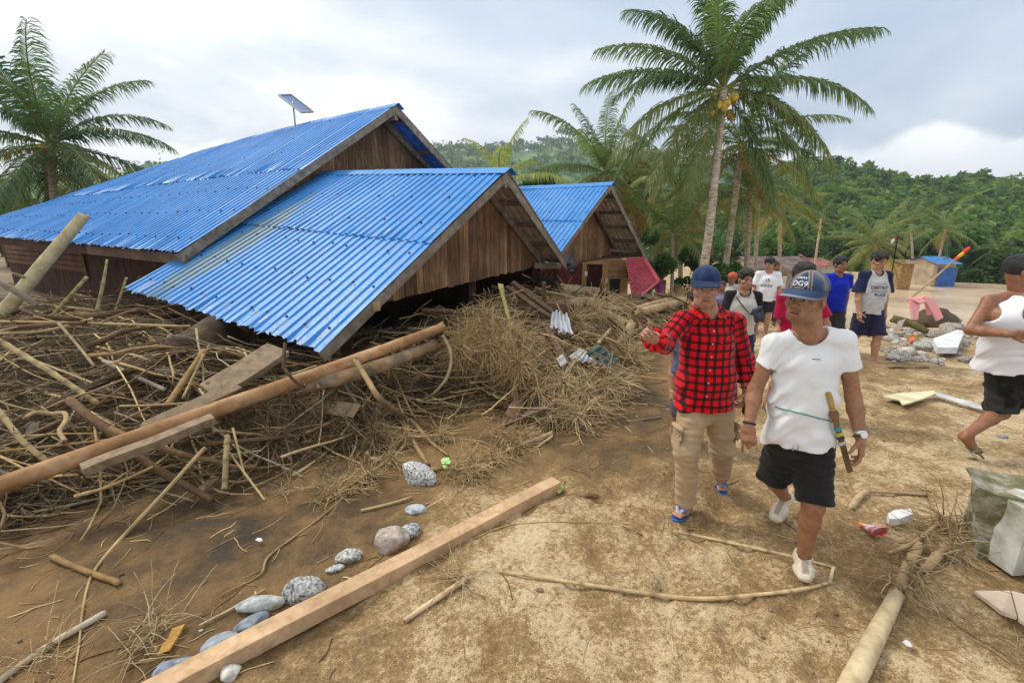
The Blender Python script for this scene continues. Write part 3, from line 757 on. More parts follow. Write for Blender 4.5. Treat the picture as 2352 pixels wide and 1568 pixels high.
# --- the house beyond the wing
def third_house():
    rng = np.random.default_rng(41)
    T = 13.0
    C = at_t(1405, 421, T); D = C + Vector((-0.83, 0.55, 0)) * 4.8; D.z = C.z + 0.05
    gd = Vector((0.61, 0.79, 0)); dn = Vector((-0.79, 0.61, 0))
    D = C + dn * 4.8 + Vector((0, 0, 0.05))
    hw = 3.0; E = at_t(1485, 588, 15.6)
    A = C - gd * hw; A.z = E.z + 0.15
    h = empty('timber_house', (C.x, C.y, 0), 'smaller wooden house with blue roof behind the low wing', 'house')
    p_of, Ln = bilin(A, A + (D - C), C, D); nrm = frame_normal(p_of, 1)
    rf = MB()
    for a in (0.05, 0.35, 0.65, 0.95): rf.bar(p_of(0.05, a) - nrm * 0.045, p_of(Ln - 0.1, a) - nrm * 0.045, 0.05, 0.06, nrm)
    roof = rf.build('roof', MRAFT, h)
    roof_slope(h, roof, p_of, Ln, 2, [MBLUE, MBRNU], rng, seg=4, rag=0.02, nail_rows=6)
    p2, L2 = bilin(E, E + (D - C), C, D); n2 = frame_normal(p2, 1)
    roof_slope(h, roof, p2, L2, 1, [MBLUE, MBRNU], rng, seg=3, nails=False)
    ridge_cap(roof, C - dn * 0.05, D, gd, 0.62, 2, MBLUE, rng, 0.17)
    MB().bar(p2(0.02, -0.01) - n2 * 0.08, p2(0.02, 1.0) - n2 * 0.08, 0.03, 0.13, n2).build('barge_board', MGREY, h)
    MB().bar(p_of(0.02, 0) - nrm * 0.07, p_of(0.02, 1.0) - nrm * 0.07, 0.03, 0.10, nrm).build('barge_board', MGREY, h)
    for a in (0.06, 0.26, 0.46, 0.66, 0.86): MB().bar(p2(0.04, a) - n2 * 0.06, p2(1.5, a) - n2 * 0.06, 0.05, 0.09, n2).build('purlin', MRAFT, h)
    MB().bar(p2(0.85, 0.02) - n2 * 0.16, p2(0.85, 0.98) - n2 * 0.16, 0.06, 0.12, n2).build('rafter', MRAFT, h)
    MB().bar(C + dn * 0.05 - Vector((0, 0, 0.22)), C + dn * 1.2 - Vector((0, 0, 0.22)), 0.09, 0.13).build('ridge_beam', MGREY, h)
    ov = 0.95; p0 = C + dn * ov; p0.z = 0
    qe = (E - C).dot(gd)
    def zt(q): return (A.z + (C.z - A.z) * (q + hw) / hw if q < 0 else C.z + (E.z - C.z) * q / qe) - 0.1
    def q_of(u, v):
        p = at_plane(u, v, p0, -dn); return (p - p0).dot(gd), p.z
    qa, za = q_of(1325, 603); qb, zb = q_of(1424, 582)
    gable_planks(h, p0, gd, lambda q: za + (zb - za) * (q - qa) / (qb - qa), zt, -hw + 0.1, qe - 0.45, 0.15, -dn, rng, MPLANK, tone=lambda q: rng.uniform(0.75, 1.25))
    e1 = p2(0.1, 0.02) - n2 * 0.2
    MB().bar(p0 + gd * (qe - 0.7) + Vector((0, 0, zb + 0.16)), Vector((E.x, E.y, E.z + 0.12)) + dn * 0.2, 0.06, 0.10).build('tie_beam', MGREY, h)
    MB().hexa([p0 + gd * (qa * 0.6) + Vector((0, 0, za - 0.03)), Vector((E.x, E.y, E.z - 0.02)) + dn * 0.1, Vector((E.x, E.y, E.z - 0.02)) + dn * 2.0, p0 + gd * (qa * 0.6) + dn * 1.4 + Vector((0, 0, za - 0.03)),
               p0 + gd * (qa * 0.6) + Vector((0, 0, za - 0.01)), Vector((E.x, E.y, E.z)) + dn * 0.1, Vector((E.x, E.y, E.z)) + dn * 2.0, p0 + gd * (qa * 0.6) + dn * 1.4 + Vector((0, 0, za - 0.01))]).build('soffit', M_wood('soffit_wood', (0.36, 0.22, 0.11), (0.17, 0.09, 0.045), (1, 1, 1)), h)
third_house()
# --- timber house with carved panels behind the heap
MMAROON = M_wood('maroon_board', (0.19, 0.055, 0.035), (0.10, 0.028, 0.02), (4, 4, 0.7), scale=5)
MHONEY = M_wood('honey_board', (0.50, 0.30, 0.12), (0.30, 0.165, 0.06), (4, 4, 0.7), scale=5)
def carved_house():
    Y = 18.6; P = lambda u, v, d=0.0: at_y(u, v, Y + d)
    h = empty('timber_house', P(1330, 660), 'maroon and honey-coloured timber house with carved lattice panels behind the heap', 'house')
    def slab(u0, v0, u1, v1, mat, name, d=0.0, th=0.05, par=None):
        a = P(u0, v0, d); b = P(u1, v1, d)
        return MB().box(Vector(((a.x + b.x) / 2, Y + d + th / 2, (a.z + b.z) / 2)), (abs(b.x - a.x) / 2, 0, 0), (0, th / 2, 0), (0, 0, abs(a.z - b.z) / 2)).build(name, mat, par or h)
    back = slab(1205, 597, 1440, 690, MDARKW, 'wall', 0.12)
    for i in range(22):                                              # maroon boards
        u0 = 1206 + i * 6.0
        slab(u0, 601 if u0 > 1272 else 636, u0 + 5.7, 690, MMAROON, 'board', 0.02 + 0.006 * (i % 2), par=back)
    for i in range(9): slab(1206 + i * 7.5, 596, 1213 + i * 7.5, 617, MMAROON, 'board', 0.03, par=back)
    for i in range(7): slab(1350 + i * 5, 612, 1354.6 + i * 5, 690, MMAROON if i < 6 else MHONEY, 'board', 0.06, par=back)
    slab(1338, 599, 1345, 690, MHONEY, 'door_frame', -0.03); slab(1385, 599, 1394, 690, MHONEY, 'door_frame', -0.03)
    slab(1345, 598, 1386, 607, MHONEY, 'lintel', -0.025)
    slab(1346, 640, 1356, 690, M_plain('painted_doorway_shade', (0.02, 0.015, 0.012), 0.9, 0.2, 3, 0), 'doorway_shade_panel', 0.05)  # near-black panel painted in for the shade inside the doorway
    for i in range(9): slab(1395 + i * 5, 596, 1399.7 + i * 5, 616, MHONEY, 'board', 0.02, par=back)
    slab(1395, 616, 1440, 618.5, MHONEY, 'rail', -0.01); slab(1395, 629.5, 1440, 633, MHONEY, 'rail', -0.01)
    slab(1395, 633, 1440, 637, MGREY, 'rail', 0.0)
    def lattice(u0, u1, v0, v1, n, mat):
        mb = MB()
        a = P(u0, v0, 0.0); b = P(u1, v1, 0.0); wd = (b.x - a.x) / n; zc = (a.z + b.z) / 2; hh = (a.z - b.z) / 2
        for k in range(n):
            cx = a.x + wd * (k + 0.5)
            th = np.linspace(0, 2 * math.pi, 17)
            mb.tube([(cx + math.cos(t) * wd * 0.42, Y, zc + math.sin(t) * hh * 0.72) for t in th], 0.016, 4)
            mb.tube([(cx - wd / 2, Y, zc - hh), (cx + wd / 2, Y, zc + hh)], 0.014, 4); mb.tube([(cx - wd / 2, Y, zc + hh), (cx + wd / 2, Y, zc - hh)], 0.014, 4)
        mb.build('lattice_panel', mat, h)
    lattice(1396, 1439, 618, 630, 6, MHONEY); lattice(1216, 1272, 618, 633, 8, MMAROON)
    slab(1214, 616, 1273, 618, MMAROON, 'rail', -0.01); slab(1214, 633, 1273, 636, MMAROON, 'rail', -0.01)
    w = slab(1397, 637, 1426, 690, MHONEY, 'window', 0.01); slab(1401, 640, 1422, 690, M_plain('window_glass_dark', (0.03, 0.04, 0.04), 0.15, 0.2, 3, 0), 'pane', -0.02, 0.02, w)
    slab(1429, 637, 1440, 690, MHONEY, 'post', 0.0); slab(1343, 623, 1349, 634, M_plain('paper', (0.7, 0.7, 0.68), 0.8, 0.1, 9, 0), 'notice', -0.05, 0.01); slab(1391, 640, 1395, 650, bpy.data.materials['paper'], 'notice', -0.05, 0.01)
    a = P(1205, 690); b = P(1440, 690)
    zt_ = P(1300, 600).z; MB().box(((a.x + b.x) / 2, Y + 2.2, zt_ / 2 - 0.5), ((b.x - a.x) / 2, 0, 0), (0, 2.0, 0), (0, 0, zt_ / 2 + 0.5)).build('house_body', MDARKW, h)
carved_house()

# --- pink metal roof lying on its side
def pink_roof():
    m = M_plain('pink_roof_paint', (0.50, 0.085, 0.115), 0.5, 0.25, 5, 0.15, dark=(0.34, 0.05, 0.07))
    T = 17.2
    a = at_t(1436, 592, T + 0.9); b = at_t(1476, 592, T + 1.2); c = at_t(1511, 648, T - 0.1); d = at_t(1452, 695, T - 0.9)
    h = empty('collapsed_roof', (d.x, d.y, d.z), 'fallen pink tile-patterned metal roof lying steeply tilted on the heap', 'roof')
    n = (b - a).cross(d - a).normalized()
    if n.y > 0: n = -n
    rows, cols = 16, 13
    for r in range(rows):
        f0, f1 = r / rows, (r + 1) / rows
        p0, p1 = a.lerp(d, f0), a.lerp(d, f1); q0, q1 = b.lerp(c, f0), b.lerp(c, f1)
        V = []; nn = 40
        for k in range(nn + 1):
            g = k / nn; wv = n * (0.018 * math.sin(g * cols * 2 * math.pi))
            V.append(p0.lerp(q0, g) + wv); V.append(p1.lerp(q1, g) + wv + n * 0.045)
        for k in range(nn + 1):
            g = k / nn; V.append(V[2 * k + 1] - n * 0.06)
        F = [(2 * k, 2 * k + 1, 2 * k + 3, 2 * k + 2) for k in range(nn)] + [(2 * k + 1, 2 * nn + 2 + k, 2 * nn + 3 + k, 2 * k + 3) for k in range(nn)]
        o = link('tile_strip', mesh_np('tile_strip', np.array([tuple(v) for v in V]), np.array(F), smooth=True), m, h)
    MB().bar(b + n * 0.05, c + n * 0.05, 0.14, 0.08, n).build('ridge_trim', m, h)
    MB().bar(c + n * 0.03, d.lerp(c, 0.3) + n * 0.03, 0.08, 0.10, n).build('eave_trim', m, h)
    b2 = at_t(1494, 604, T + 2.2); c2 = at_t(1496, 642, T + 1.5)
    MB().hexa([b - n * 0.1, b2, c2, c - n * 0.1, b - n * 0.14 + Vector((0, 0.05, 0)), b2 + Vector((0, 0.1, 0)), c2 + Vector((0, 0.1, 0)), c - n * 0.16]).build('far_slope', M_plain('dark_pink_roof', (0.30, 0.06, 0.07), 0.6, 0.3, 8, 0.3), h)
pink_roof()

def hut(name, label, u0, u1, vr0, vr1, vb, T, roofmat, wallmat, depth=4.0, cat='house', posts=0, windows=()):
    a = at_t(u0, vr1, T); b = at_t(u1, vr1, T); tp = at_t(u0, vr0, T).z; zb = at_t(u0, vb, T).z; zg = min(zb, gz1(a.x, a.y)) - 0.1
    d = Vector((b.x - a.x, b.y - a.y, 0)); L_ = d.length; d.normalize(); n = Vector((-d.y, d.x, 0))
    if n.y < 0: n = -n
    h = empty(name, (a.x, a.y, zg), label, cat)
    rng = np.random.default_rng(int(u0)); rise = tp - a.z
    A = a - n * 0.4; A.z = a.z; Bv = b - n * 0.4; Bv.z = a.z
    C = A + n * depth / 2; C.z = tp; D = Bv + n * depth / 2; D.z = tp
    A2 = A + n * depth; B2 = Bv + n * depth
    nr = max(3, int(L_ / 0.9)); roofp = MB().bar(C - Vector((0, 0, 0.08)), D - Vector((0, 0, 0.08)), 0.1, 0.1).build('roof', MRAFT, h)
    for side in ((A, Bv), (A2, B2)):
        for k in range(nr):
            f0, f1 = k / nr, (k + 1) / nr - 0.004
            p0 = side[0].lerp(side[1], f0); p1 = side[0].lerp(side[1], f1); r0 = C.lerp(D, f0); r1 = C.lerp(D, f1); up = Vector((0, 0, 0.02 * (k % 2) + 0.01))
            MB().hexa([p0, p1, r1, r0, p0 + up, p1 + up, r1 + up, r0 + up]).build('roof_sheet', roofmat, roofp)
    c = (a + b) / 2 + n * (depth / 2 - 0.4); c.z = (a.z + zg) / 2
    MB().box(c, d * (L_ / 2 - 0.25), n * (depth / 2 - 0.45), Vector((0, 0, (a.z - zg) / 2))).build('wall', wallmat, h)
    for e in (0, 1):
        pe = (a if e == 0 else b) + d * (0.3 if e == 0 else -0.3); pe.z = 0
        q0 = pe; q1 = pe + n * (depth - 0.8); qm = pe + n * (depth / 2 - 0.4)
        t = d * 0.02
        V = [Vector((q0.x, q0.y, a.z)), Vector((q1.x, q1.y, a.z)), Vector((qm.x, qm.y, tp - 0.1))]
        MB().add([tuple(v - t) for v in V] + [tuple(v + t) for v in V], [np.array([[0, 1, 2], [5, 4, 3]]), np.array([[0, 3, 4, 1], [1, 4, 5, 2], [2, 5, 3, 0]])]).build('gable', wallmat, h)
    for (f, w_, hz0, hz1, mt, nm) in windows:
        p = a.lerp(b, f) + n * 0.02; zc0 = zg + (a.z - zg) * hz0; zc1 = zg + (a.z - zg) * hz1
        wn = MB().box(Vector((p.x, p.y, (zc0 + zc1) / 2)), d * w_ / 2, n * 0.05, Vector((0, 0, (zc1 - zc0) / 2))).build(nm, MRAFT, h)
        MB().box(Vector((p.x, p.y, (zc0 + zc1) / 2)) - n * 0.05, d * (w_ / 2 - 0.06), n * 0.012, Vector((0, 0, (zc1 - zc0) / 2 - 0.06))).build('pane', mt, wn)
    return h
MRUST = M_plain('rusty_roofing', (0.17, 0.125, 0.105), 0.7, 0.4, 1.2, 0.2, dark=(0.08, 0.05, 0.045))
MREDR = M_plain('faded_red_roofing', (0.40, 0.12, 0.11), 0.65, 0.3, 1.5, 0.1)
MCREAM = M_plain('cream_wall', (0.40, 0.33, 0.22), 0.85, 0.2, 1.5, 0.1)
MGLS = M_plain('dark_window', (0.04, 0.05, 0.05), 0.2, 0.2, 3, 0)
MWHITEW = M_plain('whitewashed_wall', (0.60, 0.60, 0.57), 0.8, 0.15, 2, 0.1)
hut('village_house', 'long low house with rusty brown roof and cream walls behind the group', 1733, 1880, 594, 622, 650, 40, MRUST, MCREAM, 7, windows=[(0.22, 0.9, 0.35, 0.85, MGLS, 'window'), (0.45, 0.9, 0.35, 0.85, MWHITEW, 'window'), (0.7, 0.9, 0.3, 0.85, MGLS, 'window')])
hut('village_house', 'whitewashed house with faded red roof behind the tall thin palm', 1862, 1928, 597, 610, 645, 43, MREDR, MWHITEW, 6, windows=[(0.3, 1.0, 0.1, 0.8, MGLS, 'door'), (0.7, 0.9, 0.35, 0.8, MGLS, 'window')])
hut('red_roof_house', 'red ridge showing above the rusty brown roof', 1820, 1870, 588, 603, 640, 52, MREDR, MCREAM, 6)
MBLR = M_plain('blue_hut_roof', (0.05, 0.22, 0.55), 0.45, 0.2, 2, 0.1); MBLW = M_plain('blue_hut_wall', (0.03, 0.13, 0.42), 0.6, 0.2, 2, 0.1)
hut('riverside_hut', 'small hut with bright blue roof across the river', 2143, 2204, 591, 606, 626, 45, MBLR, MCREAM, 4, windows=[(0.62, 1.9, 0.05, 0.9, MBLW, 'door')])
hut('riverside_hut', 'open thatched shed of bare poles beside the river', 2068, 2108, 598, 606, 632, 43, M_plain('old_thatch', (0.24, 0.16, 0.09), 0.9, 0.4, 3, 0.6), M_plain('bamboo_wall', (0.36, 0.22, 0.09), 0.8, 0.3, 4, 0.4), 3)
hut('village_house', 'pale plank house with a small gable half hidden by the bushes', 1508, 1536, 598, 612, 640, 24, MGREY, MWHITEW, 5, windows=[(0.5, 0.5, 0.3, 0.8, MGLS, 'window')])
a_ = at_t(1494, 604, 19.5); b_ = at_t(1506, 604, 19.5)
MB().hexa([(a_.x, a_.y, -0.9), (b_.x, b_.y + 0.05, -0.9), (b_.x, b_.y + 0.25, -0.9), (a_.x, a_.y + 0.2, -0.9), (a_.x, a_.y, a_.z), (b_.x, b_.y + 0.05, a_.z - 0.03), (b_.x, b_.y + 0.25, a_.z - 0.05), (a_.x, a_.y + 0.2, a_.z)]).build('wall_stub', M_plain('bare_concrete', (0.38, 0.38, 0.37), 0.9, 0.2, 4, 0.3), label='grey bare concrete wall stub beside the fallen pink roof', cat='wall', bevel=0.01)
# ------------------------------------------------------------------ palms
MFROND = M_leaf('palm_frond', 0.36, 0.40)
MPTRUNK = M_plain('palm_trunk', (0.54, 0.43, 0.32), 0.85, 0.35, 5, 0.7, 26, dark=(0.17, 0.13, 0.09), stretch=(1, 1, 4))
MNUT = M_plain('coconut', (0.52, 0.36, 0.05), 0.5, 0.3, 9, 0.1)
def frond_mesh(elev, droop, length, nleaf, col, seed, lw=0.05, ll=0.88, hang=0.75, ragged=0.1):
    """one feather leaf growing along +X and bending down"""
    rg = np.random.default_rng(seed); n = 16
    s = np.linspace(0, 1, n); ang = elev - droop * s ** 1.35
    st = length / (n - 1); P = np.zeros((n, 3)); P[1:, 0] = np.cumsum(np.cos(ang[:-1]) * st); P[1:, 2] = np.cumsum(np.sin(ang[:-1]) * st)
    P[:, 1] = np.sin(s * 2.2) * rg.normal() * 0.10 * length * 0.4
    RV, RF = batch_tubes(P[None], (0.035 * (1 - 0.85 * s) + 0.006)[None] * (length / 4.5), 5)
    t = np.sort(np.concatenate([np.linspace(0.10, 0.995, nleaf)] * 2)); sg = np.tile([1, -1], nleaf)
    B = np.stack([np.interp(t, s, P[:, k]) for k in range(3)], -1); A = np.interp(t, s, ang)
    T = np.stack([np.cos(A), 0 * A, np.sin(A)], -1); S = np.stack([0 * A, sg * 1.0, 0 * A], -1); U = np.stack([-np.sin(A), 0 * A, np.cos(A)], -1)
    m = len(t)
    fw = 0.35 + 0.9 * t; lift = 0.25 * (1 - t) + rg.normal(size=m) * 0.12
    d0 = S + T * fw[:, None] + U * lift[:, None]; d0 /= np.linalg.norm(d0, axis=1, keepdims=True)
    l = ll * (length / 4.5) * (np.sin(np.pi * (0.12 + 0.80 * t)) ** 0.55) * rg.uniform(0.82, 1.08, m) * np.where(rg.random(m) < ragged, rg.uniform(0.2, 0.7, m), 1)
    hg = hang * rg.uniform(0.6, 1.3, m); dn = np.array([0, 0, -1.0])
    d1 = d0 + dn * hg[:, None]; d1 /= np.linalg.norm(d1, axis=1, keepdims=True)
    d2 = d0 + dn * (2.4 * hg)[:, None]; d2 /= np.linalg.norm(d2, axis=1, keepdims=True)
    M1 = B + d0 * (l * 0.3)[:, None]; M2 = M1 + d1 * (l * 0.4)[:, None]; M3 = M2 + d2 * (l * 0.38)[:, None]
    wv = np.cross(d0, U); wv = T * 0.9 + U * rg.normal(size=(m, 1)) * 0.35; wv /= np.linalg.norm(wv, axis=1, keepdims=True)
    w_ = lw * (length / 4.5) * (0.6 + 0.4 * np.sin(np.pi * t))
    w_ = w_[:, None]
    V = np.stack([B - wv * w_ * 0.35, B + wv * w_ * 0.35, M1 - wv * w_ * 0.55, M1 + wv * w_ * 0.55, M2 - wv * w_ * 0.45, M2 + wv * w_ * 0.45, M3], 1).reshape(-1, 3)
    o = (np.arange(m) * 7)[:, None]
    Q = np.concatenate([o + np.array([0, 1, 3, 2]), o + np.array([2, 3, 5, 4])]); Tt = o + np.array([4, 5, 6])
    c = np.array(col) * rg.uniform(0.75, 1.25, (m, 1)); c = np.repeat(c, 7, 0)
    rc = np.tile(np.array([0.30, 0.30, 0.09]), (len(RV), 1))
    VV = np.concatenate([V, RV]); nb = len(V)
    return mesh_np('frond', VV, [np.concatenate([Q, RF[0] + nb]), Tt, RF[1] + nb], np.concatenate([c, rc]), False, [MFROND])
GREENS = [(0.105, 0.165, 0.050), (0.145, 0.205, 0.065), (0.185, 0.225, 0.070), (0.085, 0.145, 0.050)]
YEL = [(0.24, 0.24, 0.055), (0.30, 0.27, 0.06)]; DEAD = [(0.26, 0.16, 0.06), (0.20, 0.13, 0.06)]
FCACHE = {}
def frond(palm, top, az, elev, droop, length, col, nleaf, scale=1.0, hang=0.75, lw=0.05):
    key = (round(elev, 0), round(droop, 0), round(length, 1), col, nleaf, hang, lw)
    if key not in FCACHE: FCACHE[key] = frond_mesh(R(elev), R(droop), length, nleaf, col, len(FCACHE) + 100, hang=hang, lw=lw)
    o = bpy.data.objects.new('frond', FCACHE[key]); COL.objects.link(o); o.parent = palm
    o.location = Vector(top) - Vector(palm['org']); o.rotation_euler = (random.uniform(-0.25, 0.25), 0, R(az)); o.scale = (scale,) * 3
    return o
def palm(label, crown, base, r0, r1, fronds, nuts=0, nleaf=70, group=None, bend=0.15, name='coconut_palm', ring=True, trunkmat=None):
    crown = Vector(crown); base = Vector(base)
    e = empty(name, base, label, 'palm tree', group)
    mid = base.lerp(crown, 0.5) + Vector((bend, 0, 0)); n = 60
    C = spline([base - Vector((0, 0, 0.3)), base.lerp(mid, 0.5) + Vector((bend * 0.3, 0, 0)), mid, crown], n)
    s = np.linspace(0, 1, n); rr = r0 + (r1 - r0) * s ** 0.6
    rr = rr * (1 + 0.07 * (np.arange(n) % 2)) + 0.35 * r0 * np.exp(-s * 18)
    V, F = batch_tubes(C[None], rr[None], 10); link('trunk', mesh_np('trunk', V, F), trunkmat or MPTRUNK, e)
    for f in fronds: frond(e, crown + Vector((0, 0, 0.05)), *f[:5], f[5], nleaf, hang=f[6] if len(f) > 6 else 0.55)
    rg = np.random.default_rng(nuts + 5)
    for k in range(nuts):
        a = rg.uniform(0, 6.28); c = crown + Vector((math.cos(a) * rg.uniform(0.28, 0.55), math.sin(a) * rg.uniform(0.28, 0.55), rg.uniform(-0.95, -0.05)))
        mb = bmesh.new(); bmesh.ops.create_icosphere(mb, subdivisions=2, radius=0.135)
        for v in mb.verts: v.co.z *= 1.2; v.co += c
        me = bpy.data.meshes.new('coconut'); mb.to_mesh(me); mb.free(); me.polygons.foreach_set('use_smooth', [True] * len(me.polygons))
        link('coconut', me, MNUT, e)
    return e
def rand_fronds(n, length, seed, lo=-55, hi=82, yel=0.15, dead=0.05, cols=None, dr=(35, 75)):
    rg = random.Random(seed); out = []
    for k in range(n):
        f = k / max(1, n - 1); el = hi + (lo - hi) * f ** 0.9 + rg.uniform(-8, 8)
        c = rg.choice(cols or GREENS)
        if f > 0.6 and rg.random() < yel * 2: c = rg.choice(YEL)
        if f > 0.75 and rg.random() < dead * 3: c = rg.choice(DEAD)
        drp = rg.uniform(*dr) * (0.75 if el > 50 else 1.0) * (0.55 if el < -20 else 1)
        out.append((k * 137.5 + rg.uniform(-14, 14), round(el / 6) * 6, round(drp / 8) * 8, round(length * rg.uniform(0.88, 1.08) * 2) / 2, c))
    return [(a, e, d, l, c) for a, e, d, l, c in out]
def F5(l): return [(a, e, d, ln, None, c) for a, e, d, ln, c in l]
random.seed(5)
def frond_args(l): return l
# override: fronds given as (az, elev, droop, length, col)
def frond_list(e, crown, lst, nleaf, hang=0.75, lw=0.05):
    for f in lst: frond(e, crown, f[0], f[1], f[2], f[3], f[4], nleaf, hang=hang, lw=lw)

def plant_palm(label, u, v, t, ub, length, n, seed, nuts=0, nleaf=70, group=None, r=0.16, manual=(), lo=-55, hi=82, bend=0.1, yel=0.15, dead=0.05, cols=None, name='coconut_palm', lw=0.05, hang=0.75, tb=None, dr=(35, 75)):
    c = at_t(u, v, t); tb = tb or t
    b = at_t(ub, 620, tb); b.z = gz1(b.x, b.y)
    e = palm(label, c, b, r, r * 0.72, [], nuts, group=group, bend=bend, name=name)
    frond_list(e, c, list(manual) + rand_fronds(n, length, seed, lo, hi, yel, dead, cols, dr), nleaf, hang, lw)
    return e
g0, g1, g2, g3 = GREENS; y0, y1 = YEL
MAIN = [(178, 40, 58, 5.0, g1), (184, 20, 48, 5.2, g0), (170, 62, 60, 4.8, g3), (8, 34, 34, 6.2, g0), (-6, 14, 56, 5.4, g1), (12, 0, 60, 5.2, g3), (60, 80, 30, 4.8, g3), (120, 78, 28, 4.8, g0), (20, 70, 40, 5.0, g0), (150, 84, 26, 4.6, g3), (-30, 66, 44, 5.0, g1),
        (200, -8, 62, 5.2, g2), (208, -36, 36, 4.8, g2), (340, -30, 46, 5.0, g1), (350, -14, 56, 5.2, g2), (162, -20, 50, 5.0, g0), (190, -56, 22, 4.6, y0), (352, -54, 26, 4.6, g3), (236, -62, 16, 4.2, g2), (255, 72, 50, 4.0, g1)]
plant_palm('tallest coconut palm with a pale straight trunk and clusters of yellow coconuts', 1662, 205, 16.5, 1606, 4.4, 5, 1, nuts=19, nleaf=105, r=0.185, manual=MAIN, bend=0.12, lo=10, hi=78, dead=0)
plant_palm('coconut palm whose drooping crown hangs just below that of the tallest palm', 1705, 330, 20.5, 1652, 4.4, 19, 2, nuts=6, nleaf=80, r=0.17, lo=-50, hi=70, yel=0.25, dead=0.2, bend=0.1)
plant_palm('shorter coconut palm with a ringed trunk beside the two tall palms', 1722, 440, 23, 1718, 3.5, 20, 3, nleaf=64, r=0.17, lo=-42, yel=0.3)
plant_palm('slim pale palm trunk close beside the ringed palm trunk', 1742, 440, 26, 1738, 3.4, 14, 33, nleaf=56, r=0.13, lo=-42, yel=0.3)
plant_palm('coconut palm rising behind the long blue roof, green coconuts under its crown', 116, 332, 18.5, 140, 4.9, 32, 4, nuts=9, nleaf=85, r=0.17, lo=-62, hi=84, cols=[g0, g3, (0.05, 0.105, 0.045)], bend=-0.1)
plant_palm('young yellow-green palm peeping over the ridge of the low wing', 1150, 418, 17, 1152, 2.9, 9, 6, nleaf=60, r=0.12, lo=-30, hi=80, cols=[(0.24, 0.29, 0.05), (0.30, 0.33, 0.06)], lw=0.05)
plant_palm('coconut palm with upright fronds standing behind the smaller blue-roofed house', 1392, 398, 21, 1385, 4.2, 24, 7, nleaf=70, r=0.15, lo=-50, hi=86, cols=[g1, g2, g0])
plant_palm('young palm with a slim stem in front of the dark bushes', 1545, 535, 20, 1545, 2.9, 15, 8, nleaf=60, r=0.10, lo=-45, hi=84, cols=[g1, (0.13, 0.21, 0.05)])
plant_palm('thin areca palm on a white pole-like stem behind the brown-roofed house', 1886, 502, 36, 1872, 2.0, 9, 9, nleaf=30, r=0.10, lo=-30, hi=80, cols=[g0, g3], name='areca_palm', bend=0.0)
plant_palm('spreading yellowish palm behind the boy in the grey shirt', 2010, 560, 38, 2018, 3.9, 22, 10, nleaf=52, r=0.16, lo=-55, hi=82, cols=[(0.17, 0.20, 0.06), g2, (0.20, 0.21, 0.07)])
plant_palm('palm with a leaning pale trunk beside the blue-roofed hut', 2172, 528, 46, 2140, 3.6, 16, 12, nleaf=46, r=0.14, lo=-50, cols=[g1, g2], bend=0.2)
plant_palm('half-hidden palm at the wood edge above the thatched shed', 2092, 515, 52, 2100, 3.6, 14, 13, nleaf=40, r=0.15, cols=[g0, g1])
plant_palm('low palm above the riverbank beyond the leaning flag pole', 2292, 570, 50, 2300, 3.2, 12, 14, nleaf=40, r=0.15, cols=[g1, g2])
plant_palm('palm half lost in the leaves behind the tallest trunk', 1560, 440, 24, 1570, 4.6, 22, 15, nleaf=60, r=0.15, lo=-60, yel=0.4, dead=0.2)
plant_palm('drooping palm between the tall palms and the near hillside', 1792, 478, 30, 1795, 3.4, 18, 16, nleaf=52, r=0.14, lo=-40, yel=0.35)

# ------------------------------------------------------------------ broadleaf trees and bushes
def tree(label, u, vtop, vbot, t, wpx, nleaf, lsize, ca, cb, seed, group=None, name='broadleaf_tree', clump=9, open_=0.0, low=0.25):
    rg = np.random.default_rng(seed); b = at_t(u, vbot, t); top = at_t(u, vtop, t).z; g = gz1(b.x, b.y); g = min(g, b.z) ; h = top - g; w_ = wpx * t / FPX
    base = Vector((b.x, b.y, g)); e = empty(name, base, label, 'tree' if name != 'bush' else 'bush', group)
    c0 = np.array([b.x, b.y, g + h * (low + (1 - low) * 0.52)]); hv = h * (1 - low) * 0.5
    lob = rg.normal(size=(clump, 3)); lob /= np.linalg.norm(lob, axis=1, keepdims=True); lob *= rg.uniform(0.25, 0.66, (clump, 1)); lob[:, 2] = lob[:, 2] * 0.95 + 0.05
    lob = lob * (w_ * 0.5, w_ * 0.5, hv) + c0; lr = rg.uniform(0.32, 0.52, clump)
    tb = MB(); tb.tube([base - Vector((0, 0, 0.2)), base + Vector((rg.normal() * 0.1, 0, h * 0.3)), Vector(c0)], [0.05 * w_ * 0.6 + 0.03, 0.035 * w_ + 0.02, 0.02], 7)
    for k in range(clump): tb.tube([base + Vector((0, 0, h * rg.uniform(0.15, 0.4))), Vector(lob[k]) * 0.5 + Vector(c0) * 0.5 - Vector((0, 0, 0.1 * h)), Vector(lob[k])], [0.02 * w_ + 0.012, 0.014 * w_, 0.008], 5)
    tb.build('trunk', MTRUNK, e, smooth=True)
    k = rg.integers(0, clump, nleaf); d = rg.normal(size=(nleaf, 3)); d /= np.linalg.norm(d, axis=1, keepdims=True)
    rad = (lr[k] * w_ * 0.5)[:, None] * (rg.uniform(0.35, 1.0, (nleaf, 1)) ** 0.5); C = lob[k] + d * rad * (1, 1, 0.85)
    if open_: C += rg.normal(size=C.shape) * open_
    C[:, 2] = np.maximum(C[:, 2], g + 0.05)
    V, F = leaf_cloud(C, rg.uniform(0.6, 1.3, nleaf) * lsize, rg)
    tone = rg.uniform(0.7, 1.3, clump)[k][:, None]; cc = greens(nleaf, rg, ca, cb) * tone
    link('crown', mesh_np('crown', V, F, np.repeat(cc, 4, 0), False), MLEAF, e)
DK, MD, LT, YL = (0.030, 0.080, 0.020), (0.065, 0.135, 0.030), (0.11, 0.20, 0.045), (0.17, 0.19, 0.055)
tree('round dense dark green tree behind the ridges of the two blue roofs', 1240, 372, 520, 26, 120, 5200, 0.13, DK, MD, 1)
